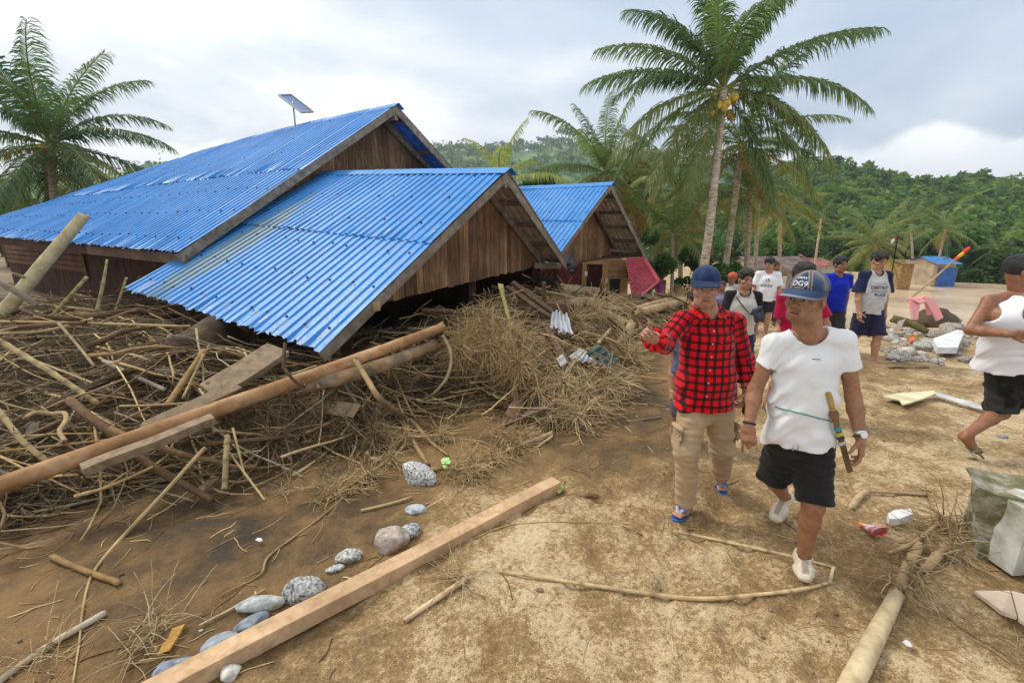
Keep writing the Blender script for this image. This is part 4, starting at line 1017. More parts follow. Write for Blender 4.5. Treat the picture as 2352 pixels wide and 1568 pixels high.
tree('tall yellowish tree rising behind the smaller blue-roofed house', 1462, 330, 560, 34, 170, 4200, 0.20, (0.12, 0.13, 0.035), YL, 2)
tree('bright green bush beside the eave of the smaller blue-roofed house', 1492, 480, 640, 19, 110, 4200, 0.10, MD, LT, 3, name='bush', low=0.05)
tree('dark glossy bush behind the red plaid man and the palm stem', 1600, 545, 660, 21, 150, 5200, 0.11, DK, MD, 4, name='bush', low=0.0)
tree('dark bush between the pale palm trunks', 1680, 540, 650, 27, 130, 3600, 0.14, DK, MD, 5, name='bush', low=0.0)
tree('leafy tree behind the long rusty roof', 1790, 500, 640, 46, 170, 4200, 0.22, DK, LT, 6, low=0.05)
tree('sparse feathery tree poking above the long blue roof', 418, 306, 470, 24, 110, 520, 0.11, MD, LT, 7, clump=12, open_=0.15, low=0.3)
tree('small tuft-topped tree beside the sparse feathery tree', 300, 335, 470, 26, 90, 420, 0.11, MD, LT, 8, clump=9, open_=0.15)
tree('dark tree under the fronds of the palm behind the long blue roof', 40, 405, 560, 26, 220, 5200, 0.15, (0.04, 0.08, 0.02), (0.10, 0.14, 0.03), 9, low=0.0)
tree('olive tree behind the hip of the long blue roof', 205, 425, 560, 27, 190, 4200, 0.15, (0.05, 0.085, 0.02), (0.12, 0.15, 0.03), 10, low=0.0)
tree('tree just above the ridge end of the main house', 1050, 420, 520, 40, 90, 2600, 0.2, DK, MD, 11)
tree('pale tree beside the yellow-green young palm', 1330, 400, 560, 30, 120, 3200, 0.17, MD, LT, 12, low=0.1)
rr = random.Random(8)
for k in range(30):
    u = 1600 + k * 30 + rr.uniform(-10, 10); r_h = ray(u, 560); t = rr.uniform(72, 86) / math.hypot(r_h.x, r_h.y)
    tree('bushy green tree in the wood edge along the foot of the hill', u, rr.uniform(505, 560), 632, t, rr.uniform(90, 140), 1700, 0.30, (0.03, 0.075, 0.018), rr.choice([MD, LT, (0.10, 0.16, 0.03)]), 100 + k, group='trees along the foot of the hill', low=0.0, clump=8)
for k in range(9):
    u = -60 + k * 62; 
    tree('green scrub tree on the slope behind the long blue roof', u, rr.uniform(415, 470), 560, rr.uniform(34, 46), 130, 1500, 0.22, MD, LT, 140 + k, group='scrub behind the blue roof', low=0.0, clump=7)

for k in range(22):
    u = 1880 + k * 28 + rr.uniform(-8, 8)
    tree('low green bush on the far bank of the river', u, rr.uniform(592, 612), 636, rr.uniform(69, 74) / math.hypot(ray(u, 600).x, ray(u, 600).y), rr.uniform(60, 100), 800, 0.26, DK, rr.choice([MD, LT]), 200 + k, group='bushes on the far bank', name='bush', low=0.0, clump=6)
# ------------------------------------------------------------------ the flood debris
def heap_z(x, y):
    d = np.maximum(heap_in(x, y), 0); g = gz(x, y)
    x = np.asarray(x, dtype=np.float64); y = np.asarray(y, dtype=np.float64)
    P = np.stack([x, y, 0 * x], -1)
    top = 0.70 - 0.34 * sstep(6.8, 9.5, y) * sstep(-0.5, 1.5, x) - 0.35 * sstep(9.5, 12, y) - 0.17 * sstep(1.2, 2.5, x) + 0.16 * fbm(P * 0.9 + 3, 2) + 0.07 * fbm(P * 3.1, 2)
    reach = 1.15 - 0.5 * sstep(-0.5, 1.0, x)
    deep = (x - WP0.x) * DIRN.x + (y - WP0.y) * DIRN.y; acr = (x - WP0.x) * G.x + (y - WP0.y) * G.y
    top = top - 0.42 * sstep(-0.5, 0.35, deep) * (1 - sstep(1.2, 2.6, acr)) * (acr > -6) * sstep(-4.5, -3.0, acr)
    low = np.exp(-((x + 0.35) ** 2 / 0.55 + (y - 5.6) ** 2 / 0.7)) * 0.45 + 0.42 * np.exp(-((x - 1.0) ** 2 / 0.22 + (y - 5.75) ** 2 / 0.20))        # hollows in front of the gable and by the fallen sheets
    return g + np.maximum(top - low - g, 0) * (1 - np.exp(-d / reach))
def hz1(x, y): return float(heap_z(np.array([x]), np.array([y]))[0])
TT = np.linspace(1.2, 16, 900)
def on_heap(u, v, dz=0.03):
    r = ray(u, v); X = r.x * TT; Y = r.y * TT; Z = HC + r.z * TT
    hit = Z <= heap_z(X, Y) + dz; k = np.argmax(hit)
    return CAM + r * TT[k] if hit[k] else on_ground(u, v, dz)

def heap_mound():
    nx, ny = 230, 210
    X, Y = np.meshgrid(np.linspace(-10, 7.5, nx), np.linspace(1.0, 15.5, ny), indexing='ij'); Z = heap_z(X, Y); D = heap_in(X, Y)
    Z = Z - 0.02 - 0.24 * sstep(0.0, 0.6, D) - 0.05 * (D < 0.05)
    V = np.stack([X, Y, Z], -1).reshape(-1, 3)
    i, j = np.meshgrid(np.arange(nx - 1), np.arange(ny - 1), indexing='ij'); a = (i * ny + j).ravel()
    F = np.stack([a, a + ny, a + ny + 1, a + 1], -1); F = F[(D.ravel()[F] > -0.12).all(1)]
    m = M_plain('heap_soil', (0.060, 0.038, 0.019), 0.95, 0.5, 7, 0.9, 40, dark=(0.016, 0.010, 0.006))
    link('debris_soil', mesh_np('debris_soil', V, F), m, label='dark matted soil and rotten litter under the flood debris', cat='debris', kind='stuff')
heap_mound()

MTWIG = M_plain('dry_twigs', (0.95, 0.95, 0.95), 0.8, 0.25, 30, 0.3, attr=True)
MSTICK = M_wood('dry_stick', (0.86, 0.83, 0.80), (0.45, 0.40, 0.36), (3, 3, 3), scale=10, attr=True, bump=0.4)
TAN = np.array([(0.56, 0.385, 0.175), (0.48, 0.33, 0.155), (0.70, 0.52, 0.27), (0.36, 0.235, 0.115), (0.22, 0.135, 0.065), (0.11, 0.066, 0.034), (0.42, 0.34, 0.215)])
TANP = np.array([0.20, 0.20, 0.12, 0.18, 0.12, 0.08, 0.10])
EAVE = at_t(410, 578, 7.07)
def sample_heap(n, rng, box=(-9, 6.5, 1.6, 13.5), dmin=-0.15, edge=None, pw=1.6):
    out = []
    while len(out) < n:
        x = rng.uniform(box[0], box[1], 4 * n); y = rng.uniform(box[2], box[3], 4 * n)
        d = heap_in(x, y); ok = d > dmin
        w_ = np.clip((3.0 / np.hypot(x, y)) ** pw, 0, 1)
        if edge: w_ = w_ * np.exp(-np.maximum(d, 0) / edge)
        # nothing far in under the houses
        dp_ = (x - WP0.x) * DIRN.x + (y - WP0.y) * DIRN.y; ac_ = (x - WP0.x) * G.x + (y - WP0.y) * G.y; be_ = (x - EAVE.x) * G.x + (y - EAVE.y) * G.y
        ok &= ~((dp_ > 1.2) & (ac_ > -2.2)) & ((be_ < 1.35) | (dp_ < 0.25)); ok &= rng.random(len(x)) < w_
        out += list(zip(x[ok], y[ok]))
    return np.array(out[:n])
def lay(n, xy, L0, L1, rng, npt=6, zmax=0.2, wig=0.25, tilt=0.25, ang=None):
    """centre lines of sticks lying on the heap"""
    ln = rng.uniform(L0, L1, n); a = rng.normal(0.25, 0.75, n) if ang is None else ang
    s = np.linspace(-0.5, 0.5, npt)
    aa = a[:, None] + np.cumsum(rng.normal(size=(n, npt)) * wig, 1)
    st = (ln / (npt - 1))[:, None]
    dx = np.cumsum(np.cos(aa) * st, 1); dy = np.cumsum(np.sin(aa) * st, 1)
    X = xy[:, :1] + dx - dx[:, npt // 2][:, None]; Y = xy[:, 1:] + dy - dy[:, npt // 2][:, None]
    z0 = heap_z(X.ravel(), Y.ravel()).reshape(n, npt)
    zl = z0.mean(1, keepdims=True) + (z0[:, -1:] - z0[:, :1]) * s[None] * 0.9
    Z = 0.45 * z0 + 0.55 * np.maximum(zl, z0 - 0.01) + rng.uniform(-0.20, zmax, (n, 1)) + s[None] * ln[:, None] * rng.normal(size=(n, 1)) * tilt
    return np.stack([X, Y, np.maximum(Z, z0 - 0.22 * (heap_in(X.ravel(), Y.ravel()).reshape(n, npt) > 0.25))], -1)
def twig_stuff(name, label, P, r, sides, cols):
    V, F = batch_tubes(P, r, sides)
    c = np.repeat(cols, P.shape[1] * sides, 0)
    return link(name, mesh_np(name, V, F, c, True), MTWIG, label=label, cat='debris', kind='stuff')
def tans(n, rng, mul=1.0): return TAN[rng.choice(len(TAN), n, p=TANP / TANP.sum())] * rng.uniform(0.8, 1.45, (n, 1)) * mul

rng = np.random.default_rng(77)
n = 1100; xy = sample_heap(n, rng, pw=1.3); P = lay(n, xy, 0.45, 1.4, rng, 7, 0.22, wig=0.09, tilt=0.2)
r = rng.uniform(0.005, 0.012, n)[:, None] * np.linspace(1.1, 0.7, 7)[None]
twig_stuff('debris_branches', 'dry branches and canes jumbled through the whole debris heap', P, r, 6, tans(n, rng, 1.1))
n = 5000; xy = sample_heap(n, rng); P = lay(n, xy, 0.22, 0.85, rng, 6, 0.16)
r = rng.uniform(0.003, 0.0075, n)[:, None] * np.linspace(1.1, 0.6, 6)[None]
WET_SHADE = lambda xy: (0.42 + 0.58 * sstep(-0.9, 0.4, xy[:, :1]))       # soaked house side of the heap, colour darkened further for shade contrast
twig_stuff('debris_twigs', 'tangle of dry brown twigs matted over the whole debris heap', P, r, 4, tans(n, rng) * WET_SHADE(xy))
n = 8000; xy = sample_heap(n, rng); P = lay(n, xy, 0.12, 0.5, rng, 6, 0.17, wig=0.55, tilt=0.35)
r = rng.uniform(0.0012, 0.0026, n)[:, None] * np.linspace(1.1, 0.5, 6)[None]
twig_stuff('debris_straw', 'fine straw and rootlets strewn through the debris heap', P, r, 3, tans(n, rng, 1.1) * WET_SHADE(xy))
# thin scatter of straw and splinters over the mud in front
def ground_litter():
    n = 3000; x = rng.uniform(-4.5, 5, n); y = rng.uniform(0.9, 8, n); d = heap_in(x, y)
    keep = (d < 0.1) & (rng.random(n) < np.clip(0.22 + 1.1 * np.exp(d / 0.55) + 0.3 * (x < -0.4), 0, 1)); x, y = x[keep], y[keep]; n = len(x)
    ln = rng.uniform(0.03, 0.30, n); a = rng.uniform(0, 6.3, n); t = np.linspace(-0.5, 0.5, 5)
    aa = a[:, None] + np.cumsum(rng.normal(size=(n, 5)) * 0.25, 1)
    X = x[:, None] + np.cumsum(np.cos(aa), 1) * ln[:, None] / 5; Y = y[:, None] + np.cumsum(np.sin(aa), 1) * ln[:, None] / 5
    Z = gz(X.ravel(), Y.ravel()).reshape(n, 5) + 0.004
    r = rng.uniform(0.0012, 0.0034, n)[:, None] * np.ones(5)
    twig_stuff('litter_straw', 'short straws and splinters scattered on the bare mud', np.stack([X, Y, Z], -1), r, 3, tans(n, rng, 1.25))
    # pebbles
    m = 900; x = rng.uniform(-4, 6, m); y = rng.uniform(0.8, 9, m); z = gz(x, y); V = []; Fc = []
    base = np.array([(1, 0, 0), (-1, 0, 0), (0, 1, 0), (0, -1, 0), (0, 0, 0.7), (0, 0, -0.7)], dtype=float); ff = np.array([(0, 2, 4), (2, 1, 4), (1, 3, 4), (3, 0, 4), (2, 0, 5), (1, 2, 5), (3, 1, 5), (0, 3, 5)])
    sz = 0.003 + rng.random(m) ** 3 * 0.013
    V = (base[None] * (1 + rng.normal(size=(m, 6, 1)) * 0.2)) * sz[:, None, None] + np.stack([x, y, z + sz * 0.3], -1)[:, None]
    F = (ff[None] + (np.arange(m) * 6)[:, None, None]).reshape(-1, 3)
    cc = np.repeat(np.array([(0.35, 0.27, 0.18), (0.5, 0.47, 0.42), (0.22, 0.14, 0.08), (0.42, 0.33, 0.2)])[rng.integers(0, 4, m)], 6, 0)
    link('gravel', mesh_np('gravel', V.reshape(-1, 3), F, cc, True), MTWIG, label='small pebbles and crumbs scattered over the sand', cat='gravel', kind='stuff')
ground_litter()

# sticks one by one: many alike, lying anyhow in the heap
rng = np.random.default_rng(78)
def loose_sticks():
    n = 235; xy = sample_heap(n, rng, pw=1.2); npt = 8
    P = lay(n, xy, 0.5, 1.7, rng, npt, 0.30, wig=0.07, tilt=0.16)
    for k in range(n):
        th = rng.random(); r0 = 0.008 + 0.034 * th ** 2.6
        r = r0 * np.linspace(1.1, 0.7, npt) * (1 + rng.normal(size=npt) * 0.05)
        V, F = batch_tubes(P[k:k + 1], r[None], 9); V = V + (0.16 * r0 * fbm(V * 22, 2))[:, None] * np.array([0.6, 0.6, 1]); c = tans(1, rng, 1.12)[0] if r0 < 0.018 else np.array([(0.30, 0.19, 0.10), (0.20, 0.125, 0.065), (0.44, 0.31, 0.17), (0.34, 0.28, 0.20), (0.13, 0.08, 0.045)])[rng.integers(0, 5)]
        x, y = xy[k]
        if y > 7.5: lab, gr = 'bare stick in the far end of the heap near the carved timber house', 'sticks near the carved house'
        elif x > -0.2: lab, gr = 'bare stick in the straw-coloured end of the heap below the gable', 'sticks below the gable'
        elif y > 5.2: lab, gr = 'bare stick in the heap in front of the dark house wall', 'sticks before the dark wall'
        else: lab, gr = 'bare stick in the low front edge of the heap by the long pole', 'sticks along the front of the heap'
        link('stick', mesh_np('stick', V, F, np.tile(c, (len(V), 1))), MSTICK, label=lab, cat='stick', group=gr)
loose_sticks()

# ------------------------------------------------------------------ the pieces that can be told apart
def log_mesh(pts, radii, seed=0, sides=12, n=26, rough=0.05, col=(0.5, 0.36, 0.2), endcol=None, nodes=0, knots=0, bark=None):
    rg = np.random.default_rng(seed); C = spline(pts, n); s = np.linspace(0, 1, n)
    rr = np.interp(s, np.linspace(0, 1, len(radii)), radii)
    if nodes:
        for k in range(nodes): rr = rr * (1 + 0.22 * np.exp(-((s - (k + 0.6) / nodes) * n * 1.3) ** 2))
    V, F = batch_tubes(C[None], rr[None], sides)
    V = V.reshape(n, sides, 3); d = V - C[:, None]
    nz = fbm(V * (0.9 / max(radii)) * 0.5 + seed * 3.1, 2)[..., None]
    V = C[:, None] + d * (1 + rough * nz)
    V[0] += (rg.normal(size=(sides, 3)) * radii[0] * 0.25); V[-1] += rg.normal(size=(sides, 3)) * radii[-1] * 0.25
    c = np.tile(np.array(col, dtype=float), (n, sides, 1))
    if bark is not None:
        mk = fbm(V * 5 + seed, 3) > 0.12; c[mk] = bark
    c = c * (1 + 0.18 * fbm(V * 9 + 2, 2)[..., None])
    if nodes:
        for k in range(nodes): c[int((k + 0.6) / nodes * (n - 1))] *= 0.55
    if endcol is not None: c[0] = endcol; c[-1] = endcol
    VV = [V.reshape(-1, 3)]; FF = list(F); CC = [c.reshape(-1, 3)]; nb = n * sides; cap = FF.pop()
    quads = [FF[0]]; ext = []
    for k in range(knots):                                                 # short broken side twigs
        i = rg.integers(2, n - 2); a = rg.uniform(0, 6.28); o = C[i]; dr = d[i, rg.integers(0, sides)] / rr[i]
        v2, f2 = batch_tubes(np.array([o, o + dr * rr[i] * 1.6, o + dr * rr[i] * rg.uniform(2, 3.6)])[None], np.array([[rr[i] * 0.35, rr[i] * 0.28, rr[i] * 0.15]]), 5)
        VV.append(v2); CC.append(np.tile(np.array(col) * 0.8, (len(v2), 1))); quads.append(f2[0] + nb); ext.append(f2[1] + nb); nb += len(v2)
    fs = [np.concatenate(quads), cap] + ([np.concatenate(ext)] if ext else [])
    return mesh_np('log', np.concatenate(VV), fs, np.concatenate(CC))
MLOG = M_wood('log_wood', (0.92, 0.90, 0.88), (0.55, 0.50, 0.46), (1.6, 1.6, 1.6), scale=7, attr=True, bump=0.35)
def wpx(px, p): return px / 2 * (Vector(p) - CAM).dot(Vector((0, CP, -SP))) / FPX
def piece(name, cat, label, px, widths, dz=0.03, heap=True, mat=None, seed=1, group=None, **kw):
    """px: picked points (u, v) or (u, v, t); widths in picked pixels"""
    pts = []
    for p in px:
        if len(p) == 3: pts.append(at_t(*p))
        else: pts.append(on_heap(p[0], p[1], dz) if heap else on_ground(p[0], p[1], dz))
    if len(pts) > 2 or True:
        ws = list(widths) if isinstance(widths, (list, tuple)) else [widths] * len(pts)
        wv = np.interp(np.linspace(0, 1, len(pts)), np.linspace(0, 1, len(ws)), ws)
    rad = [wpx(w_, p) for w_, p in zip(wv, pts)]
    return link(name, log_mesh(pts, rad, seed, **kw), mat or MLOG, label=label, cat=cat, group=group)
PALE = (0.62, 0.48, 0.28); PEEL = (0.48, 0.27, 0.13); GREYB = (0.33, 0.27, 0.20); BRN = (0.24, 0.14, 0.075); DKB = (0.12, 0.075, 0.045); BAM = (0.52, 0.43, 0.20); STRAW = (0.62, 0.47, 0.24)
piece('peeled_pole', 'pole', 'long smooth reddish-brown peeled pole lying across the front of the heap', [(-60, 1135, 2.85), (540, 925, 4.0), (830, 822, 4.75), (1020, 750, 5.35)], [42, 36, 28, 20], seed=3, n=40, sides=16, rough=0.03, col=PEEL, bark=(0.58, 0.36, 0.19), knots=1)
piece('bark_log', 'log', 'blotchy bark log lying under the gable, parallel to the long pole', [(692, 888, 4.42), (850, 848, 4.75), (1000, 792, 5.3)], [36, 34, 26], seed=4, n=30, sides=14, rough=0.09, col=(0.40, 0.27, 0.15), bark=(0.24, 0.19, 0.13), endcol=(0.30, 0.19, 0.08), knots=3)
piece('dark_log', 'log', 'thick dark rotten log poking out from under the blue eave', [(318, 862, 4.75), (420, 815, 5.25), (520, 760, 5.9)], [70, 84, 84], seed=5, n=28, sides=18, rough=0.12, col=(0.13, 0.085, 0.045), bark=(0.07, 0.045, 0.028), endcol=(0.32, 0.20, 0.09))
piece('pale_pole', 'pole', 'stout pale pole leaning steeply against the long blue roof', [(5, 722, 5.75), (100, 606, 5.9), (195, 493, 6.1)], [30, 27, 23], seed=6, n=30, sides=14, rough=0.03, col=(0.60, 0.51, 0.30), endcol=(0.72, 0.64, 0.45), knots=2)
piece('bamboo_cane', 'cane', 'pale bamboo cane slanting up out of the heap beside the pale pole', [(111, 736, 5.6), (200, 636, 5.7)], [8, 7], seed=7, n=30, col=BAM, nodes=6)
piece('bamboo_cane', 'cane', 'green-white bamboo cane standing upright before the dark wall', [(219, 730, 5.9), (236, 655, 5.9), (246, 596, 5.95)], [8, 7, 4], seed=8, n=30, col=BAM, nodes=5, knots=2)
piece('bamboo_cane', 'cane', 'thin bamboo cane standing near the corner of the low blue roof', [(260, 728, 6.0), (291, 637, 6.0)], [5, 4], seed=9, n=30, col=BAM, nodes=8)
piece('branch', 'branch', 'crooked brown branch crossing the foot of the pale pole', [(-10, 644, 5.2), (40, 672, 5.25), (84, 700, 5.3)], [10, 14, 12], seed=10, rough=0.12, col=GREYB)
for lab, px, w_, c, nd in [
    ('long pale bamboo cane running down across the tangle, roots at its end', [(-5, 780, 3.95), (120, 856, 4.0), (226, 928, 4.0)], 11, STRAW, 7),
    ('thin pale cane lying beside the long bamboo cane', [(73, 825, 4.3), (290, 909, 4.3)], 5, STRAW, 0),
    ('short split white stick lying on top of the tangle', [(135, 743, 4.9), (180, 795, 4.8), (217, 841, 4.7)], 6, PALE, 2),
    ('thick pale cane dipping below the long pole', [(-5, 940, 3.2), (50, 1010, 3.15), (106, 1058, 3.2)], 11, STRAW, 4),
    ('very long straight straw-coloured cane on top of the heap', [(-5, 738, 5.0), (200, 742, 5.3), (437, 750, 5.7)], 6, STRAW, 0),
    ('brown cane close above the straw-coloured cane', [(-5, 754, 4.95), (196, 741, 5.2)], 10, BRN, 0),
    ('whitish cane under the straw-coloured cane', [(-5, 766, 4.85), (100, 760, 5.0), (213, 732, 5.3)], 6, PALE, 0),
    ('stout brown stick leaning beside the dark rotten log', [(470, 806, 4.6), (384, 932, 4.05)], 15, (0.36, 0.24, 0.10), 0),
    ('thin greenish stick lying along the stout brown stick', [(468, 814, 4.5), (420, 915, 4.1)], 6, (0.42, 0.33, 0.14), 0),
    ('grey weathered branch below the dark rotten log', [(240, 830, 4.7), (315, 866, 4.45), (380, 896, 4.3)], 10, (0.36, 0.31, 0.25), 0),
    ('upright short bamboo stub standing in the mud', [(516, 1124, 3.45), (519, 1060, 3.5), (523, 1000, 3.6)], 12, (0.50, 0.40, 0.22), 3),
    ('thin stick leaning outwards beside the bamboo stub', [(514, 1022, 3.6), (609, 1149, 3.35)], 5, STRAW, 0),
    ('thin stick leaning against the bamboo stub', [(535, 983, 3.7), (562, 1092, 3.5)], 5, STRAW, 0)]:
    piece('stick', 'stick', lab, px, w_, seed=sum(map(ord, lab)) % 97, n=24, sides=9, col=c, nodes=nd, rough=0.05, knots=1 if w_ > 8 else 0)
piece('twisted_branch', 'branch', 'thick pale branch bent into a loop in the tangle above the long pole', [(56, 962, 3.6), (80, 948, 3.7), (120, 950, 3.75), (147, 948, 3.75), (152, 964, 3.65), (137, 990, 3.5), (150, 1014, 3.4)], 10, seed=20, n=40, col=(0.45, 0.33, 0.17), rough=0.08)
piece('vine', 'vine', 'long pale cane running from the heap down over the bare mud', [(470, 1028, 3.55), (380, 1128, 3.25), (282, 1232), (217, 1310), (192, 1387), (182, 1475), (168, 1566)], [9, 9, 9, 6, 5, 4, 4], dz=0.012, heap=False, seed=21, n=44, col=STRAW, nodes=0)
piece('curved_vine', 'vine', 'grey vine hanging in a bow from the timbers under the gable', [(1018, 770, 5.2), (1036, 812, 5.1), (1030, 860, 5.0), (1000, 900, 4.95), (960, 926)], [8, 8, 7, 7, 6], seed=22, n=36, col=(0.36, 0.28, 0.17))
piece('curved_vine', 'vine', 'short dark vine hooked round the long peeled pole', [(655, 790, 4.3), (652, 838, 4.15), (672, 870, 4.1), (700, 888, 4.15), (694, 868, 4.35)], [8, 9, 7, 5, 4], seed=23, n=36, col=DKB)
b = [(816, 826, 4.55), (846, 875, 4.4), (874, 917, 4.3), (930, 958)]
piece('forked_branch', 'branch', 'long forked branch reaching from the logs down to the wet mud', b + [(951, 972), (990, 1015), (1030, 1046)], [12, 13, 14, 12, 10, 8, 5], dz=0.02, heap=False, seed=24, n=44, col=(0.42, 0.29, 0.15), rough=0.1, knots=3)
piece('branch', 'branch', 'straight side branch lying below the long forked branch', [(923, 966), (950, 1015), (983, 1068)], [11, 10, 11], dz=0.02, heap=False, seed=25, col=(0.40, 0.28, 0.15), rough=0.08)
piece('branch', 'branch', 'dark crooked twig standing out of the mud before the straw heap', [(1224, 896, 4.6), (1190, 930), (1165, 965), (1147, 1003)], [9, 10, 9, 6], dz=0.03, heap=False, seed=26, col=BRN, rough=0.1)
for lab, px, w_, c in [
    ('smooth pale log lying in the straw at the front edge of the mud', [(1164, 1034), (1215, 1015), (1268, 995)], 11, PALE),
    ('broken thin pale stick beside the smooth pale log', [(1235, 1026), (1268, 1002)], 6, PALE),
    ('pale stick behind the green packet', [(985, 1080), (1040, 1068), (1090, 1058)], 12, (0.55, 0.38, 0.19)),
    ('whitish bent stick beside the large white stone', [(852, 1052), (880, 1058), (898, 1066)], 9, (0.55, 0.47, 0.34)),
    ('short upright root beside the large white stone', [(845, 1040, 3.5), (838, 1075), (836, 1110)], 8, (0.42, 0.30, 0.16)),
    ('slender stick lying among the stones', [(830, 1172), (890, 1158), (945, 1142)], 6, STRAW),
    ('pale bleached stick lying in front of the stones', [(457, 1436), (530, 1398), (610, 1352)], 5, PALE),
    ('frayed brown palm stalk lying on the mud', [(118, 1277), (190, 1308), (275, 1338)], 13, (0.40, 0.26, 0.11)),
    ('bright bleached stick crossing the vine', [(124, 1473), (180, 1442), (240, 1408)], 15, (0.74, 0.66, 0.50)),
    ('pale stick end next to the bright bleached stick', [(-5, 1566), (55, 1522), (112, 1482)], 15, (0.66, 0.56, 0.40)),
    ('pale split stick lying alone on the sand below the beam', [(930, 1424), (1000, 1376), (1072, 1328)], 13, (0.70, 0.53, 0.33)),
    ('bent pale branch lying beyond the white shoe', [(1955, 1166), (1975, 1140), (1990, 1130)], 15, PALE),
    ('slim stick continuing from the bent pale branch', [(1990, 1128), (2060, 1132), (2130, 1136)], 6, (0.45, 0.33, 0.2)),
    ('short pale stick on the path beside the heap', [(1474, 836), (1490, 852)], 6, PALE),
    ('thin stick on the sand beside the heap', [(1440, 968), (1520, 958)], 4, GREYB)]:
    piece('stick', 'stick', lab, px, w_, dz=0.015, heap=False, seed=sum(map(ord, lab)) % 89, n=22, sides=9, col=c, rough=0.07, knots=1 if w_ > 8 else 0)
piece('root', 'root', 'long winding root trailing over the mud towards the stones', [(507, 1366), (595, 1321), (616, 1279), (679, 1230), (745, 1181), (823, 1111)], [3, 4, 5, 5, 5, 4], dz=0.01, heap=False, seed=31, n=50, col=(0.44, 0.31, 0.16), rough=0.1)
piece('reed', 'reed', 'long dry reed bowed across the sand below the white shoes', [(1145, 1311), (1270, 1330), (1400, 1350), (1590, 1374), (1750, 1364), (1850, 1351), (1906, 1337)], [4, 7, 9, 10, 8, 8, 7], dz=0.012, heap=False, seed=32, n=60, col=(0.74, 0.56, 0.31), nodes=6)
piece('reed', 'reed', 'dry split reed lying behind the front white shoe', [(1545, 1219), (1640, 1238), (1760, 1264), (1860, 1288), (1914, 1302)], [5, 7, 7, 6, 5], dz=0.012, heap=False, seed=33, n=50, col=(0.74, 0.57, 0.33), nodes=5)
piece('reed', 'reed', 'short piece of reed joining the two long reeds beside the shoe', [(1914, 1302), (1905, 1338)], 7, dz=0.02, heap=False, seed=34, n=12, col=(0.78, 0.62, 0.40))
piece('fibre', 'fibre', 'thin pale plant fibre stretched over the sand from the beam', [(1085, 1238), (1130, 1218), (1180, 1204), (1280, 1197), (1450, 1203), (1600, 1215), (1668, 1224)], 2.4, dz=0.006, heap=False, seed=35, n=50, col=(0.62, 0.46, 0.22), sides=5)
piece('palm_stem', 'stem', 'smooth pale stem running out towards the roots and the broken block', [(1935, 1610), (2000, 1482), (2060, 1364)], [48, 41, 29], dz=0.035, heap=False, seed=36, n=30, sides=16, rough=0.03, col=(0.66, 0.54, 0.33), endcol=(0.5, 0.36, 0.2))
piece('palm_stem', 'stem', 'second length of stem continuing among the dry roots', [(2064, 1352), (2085, 1300), (2112, 1252)], [24, 22, 18], dz=0.03, heap=False, seed=37, rough=0.1, col=(0.52, 0.38, 0.21))
piece('palm_stem', 'stem', 'short frayed stem lying between the stem and the broken block', [(2122, 1310), (2150, 1278), (2178, 1245)], [18, 20, 14], dz=0.03, heap=False, seed=38, rough=0.12, col=(0.50, 0.36, 0.20))
piece('palm_stem', 'stem', 'slim pale stick among the roots near the yellow wrapper', [(2040, 1270), (2100, 1245), (2165, 1195)], [8, 10, 8], dz=0.03, heap=False, seed=39, rough=0.1, col=(0.56, 0.42, 0.24))
# logs beyond the heap
for lab, px, w_, c, nm in [
    ('big smooth peeled tree trunk lying on the heap with its dark root ball', [(1276, 660), (1320, 666), (1374, 670)], [21, 24, 20], (0.68, 0.52, 0.30), 'peeled_log'),
    ('thick barkless log lying next to the square timber end', [(1306, 702), (1330, 696), (1353, 694)], [26, 28, 22], (0.42, 0.29, 0.17), 'log'),
    ('long pale log reaching along the edge of the path', [(1466, 718), (1530, 702), (1598, 682)], [20, 18, 14], (0.62, 0.46, 0.25), 'log'),
    ('second pale log lying behind the long pale log', [(1456, 712), (1510, 696), (1570, 684)], [14, 14, 10], (0.58, 0.43, 0.24), 'log'),
    ('short log standing on end at the corner of the heap', [(1423, 790), (1437, 768), (1451, 745)], [17, 20, 19], (0.56, 0.41, 0.24), 'log'),
    ('thin pale trunk crossing the middle of the far heap', [(1385, 722), (1420, 736), (1452, 742)], [10, 11, 10], (0.58, 0.43, 0.24), 'log'),
    ('bleached branch leaning towards the green roof sheet', [(1372, 790), (1402, 756)], [9, 8], PALE, 'branch'),
    ('thin pale stick sloping past the square timber end', [(1360, 702), (1440, 735)], [5, 5], PALE, 'branch')]:
    piece(nm, 'log' if nm != 'branch' else 'branch', lab, px, w_, dz=0.13, seed=sum(map(ord, lab)) % 83, n=26, sides=14, rough=0.06, col=c, endcol=tuple(x * 0.8 for x in c))
piece('bamboo_cane', 'cane', 'upright bamboo stub with a mane of hanging roots', [(1150, 655, 5.75), (1158, 690, 5.65), (1176, 756, 5.55)], [13, 8, 10], seed=44, n=30, col=(0.50, 0.44, 0.17), nodes=3)

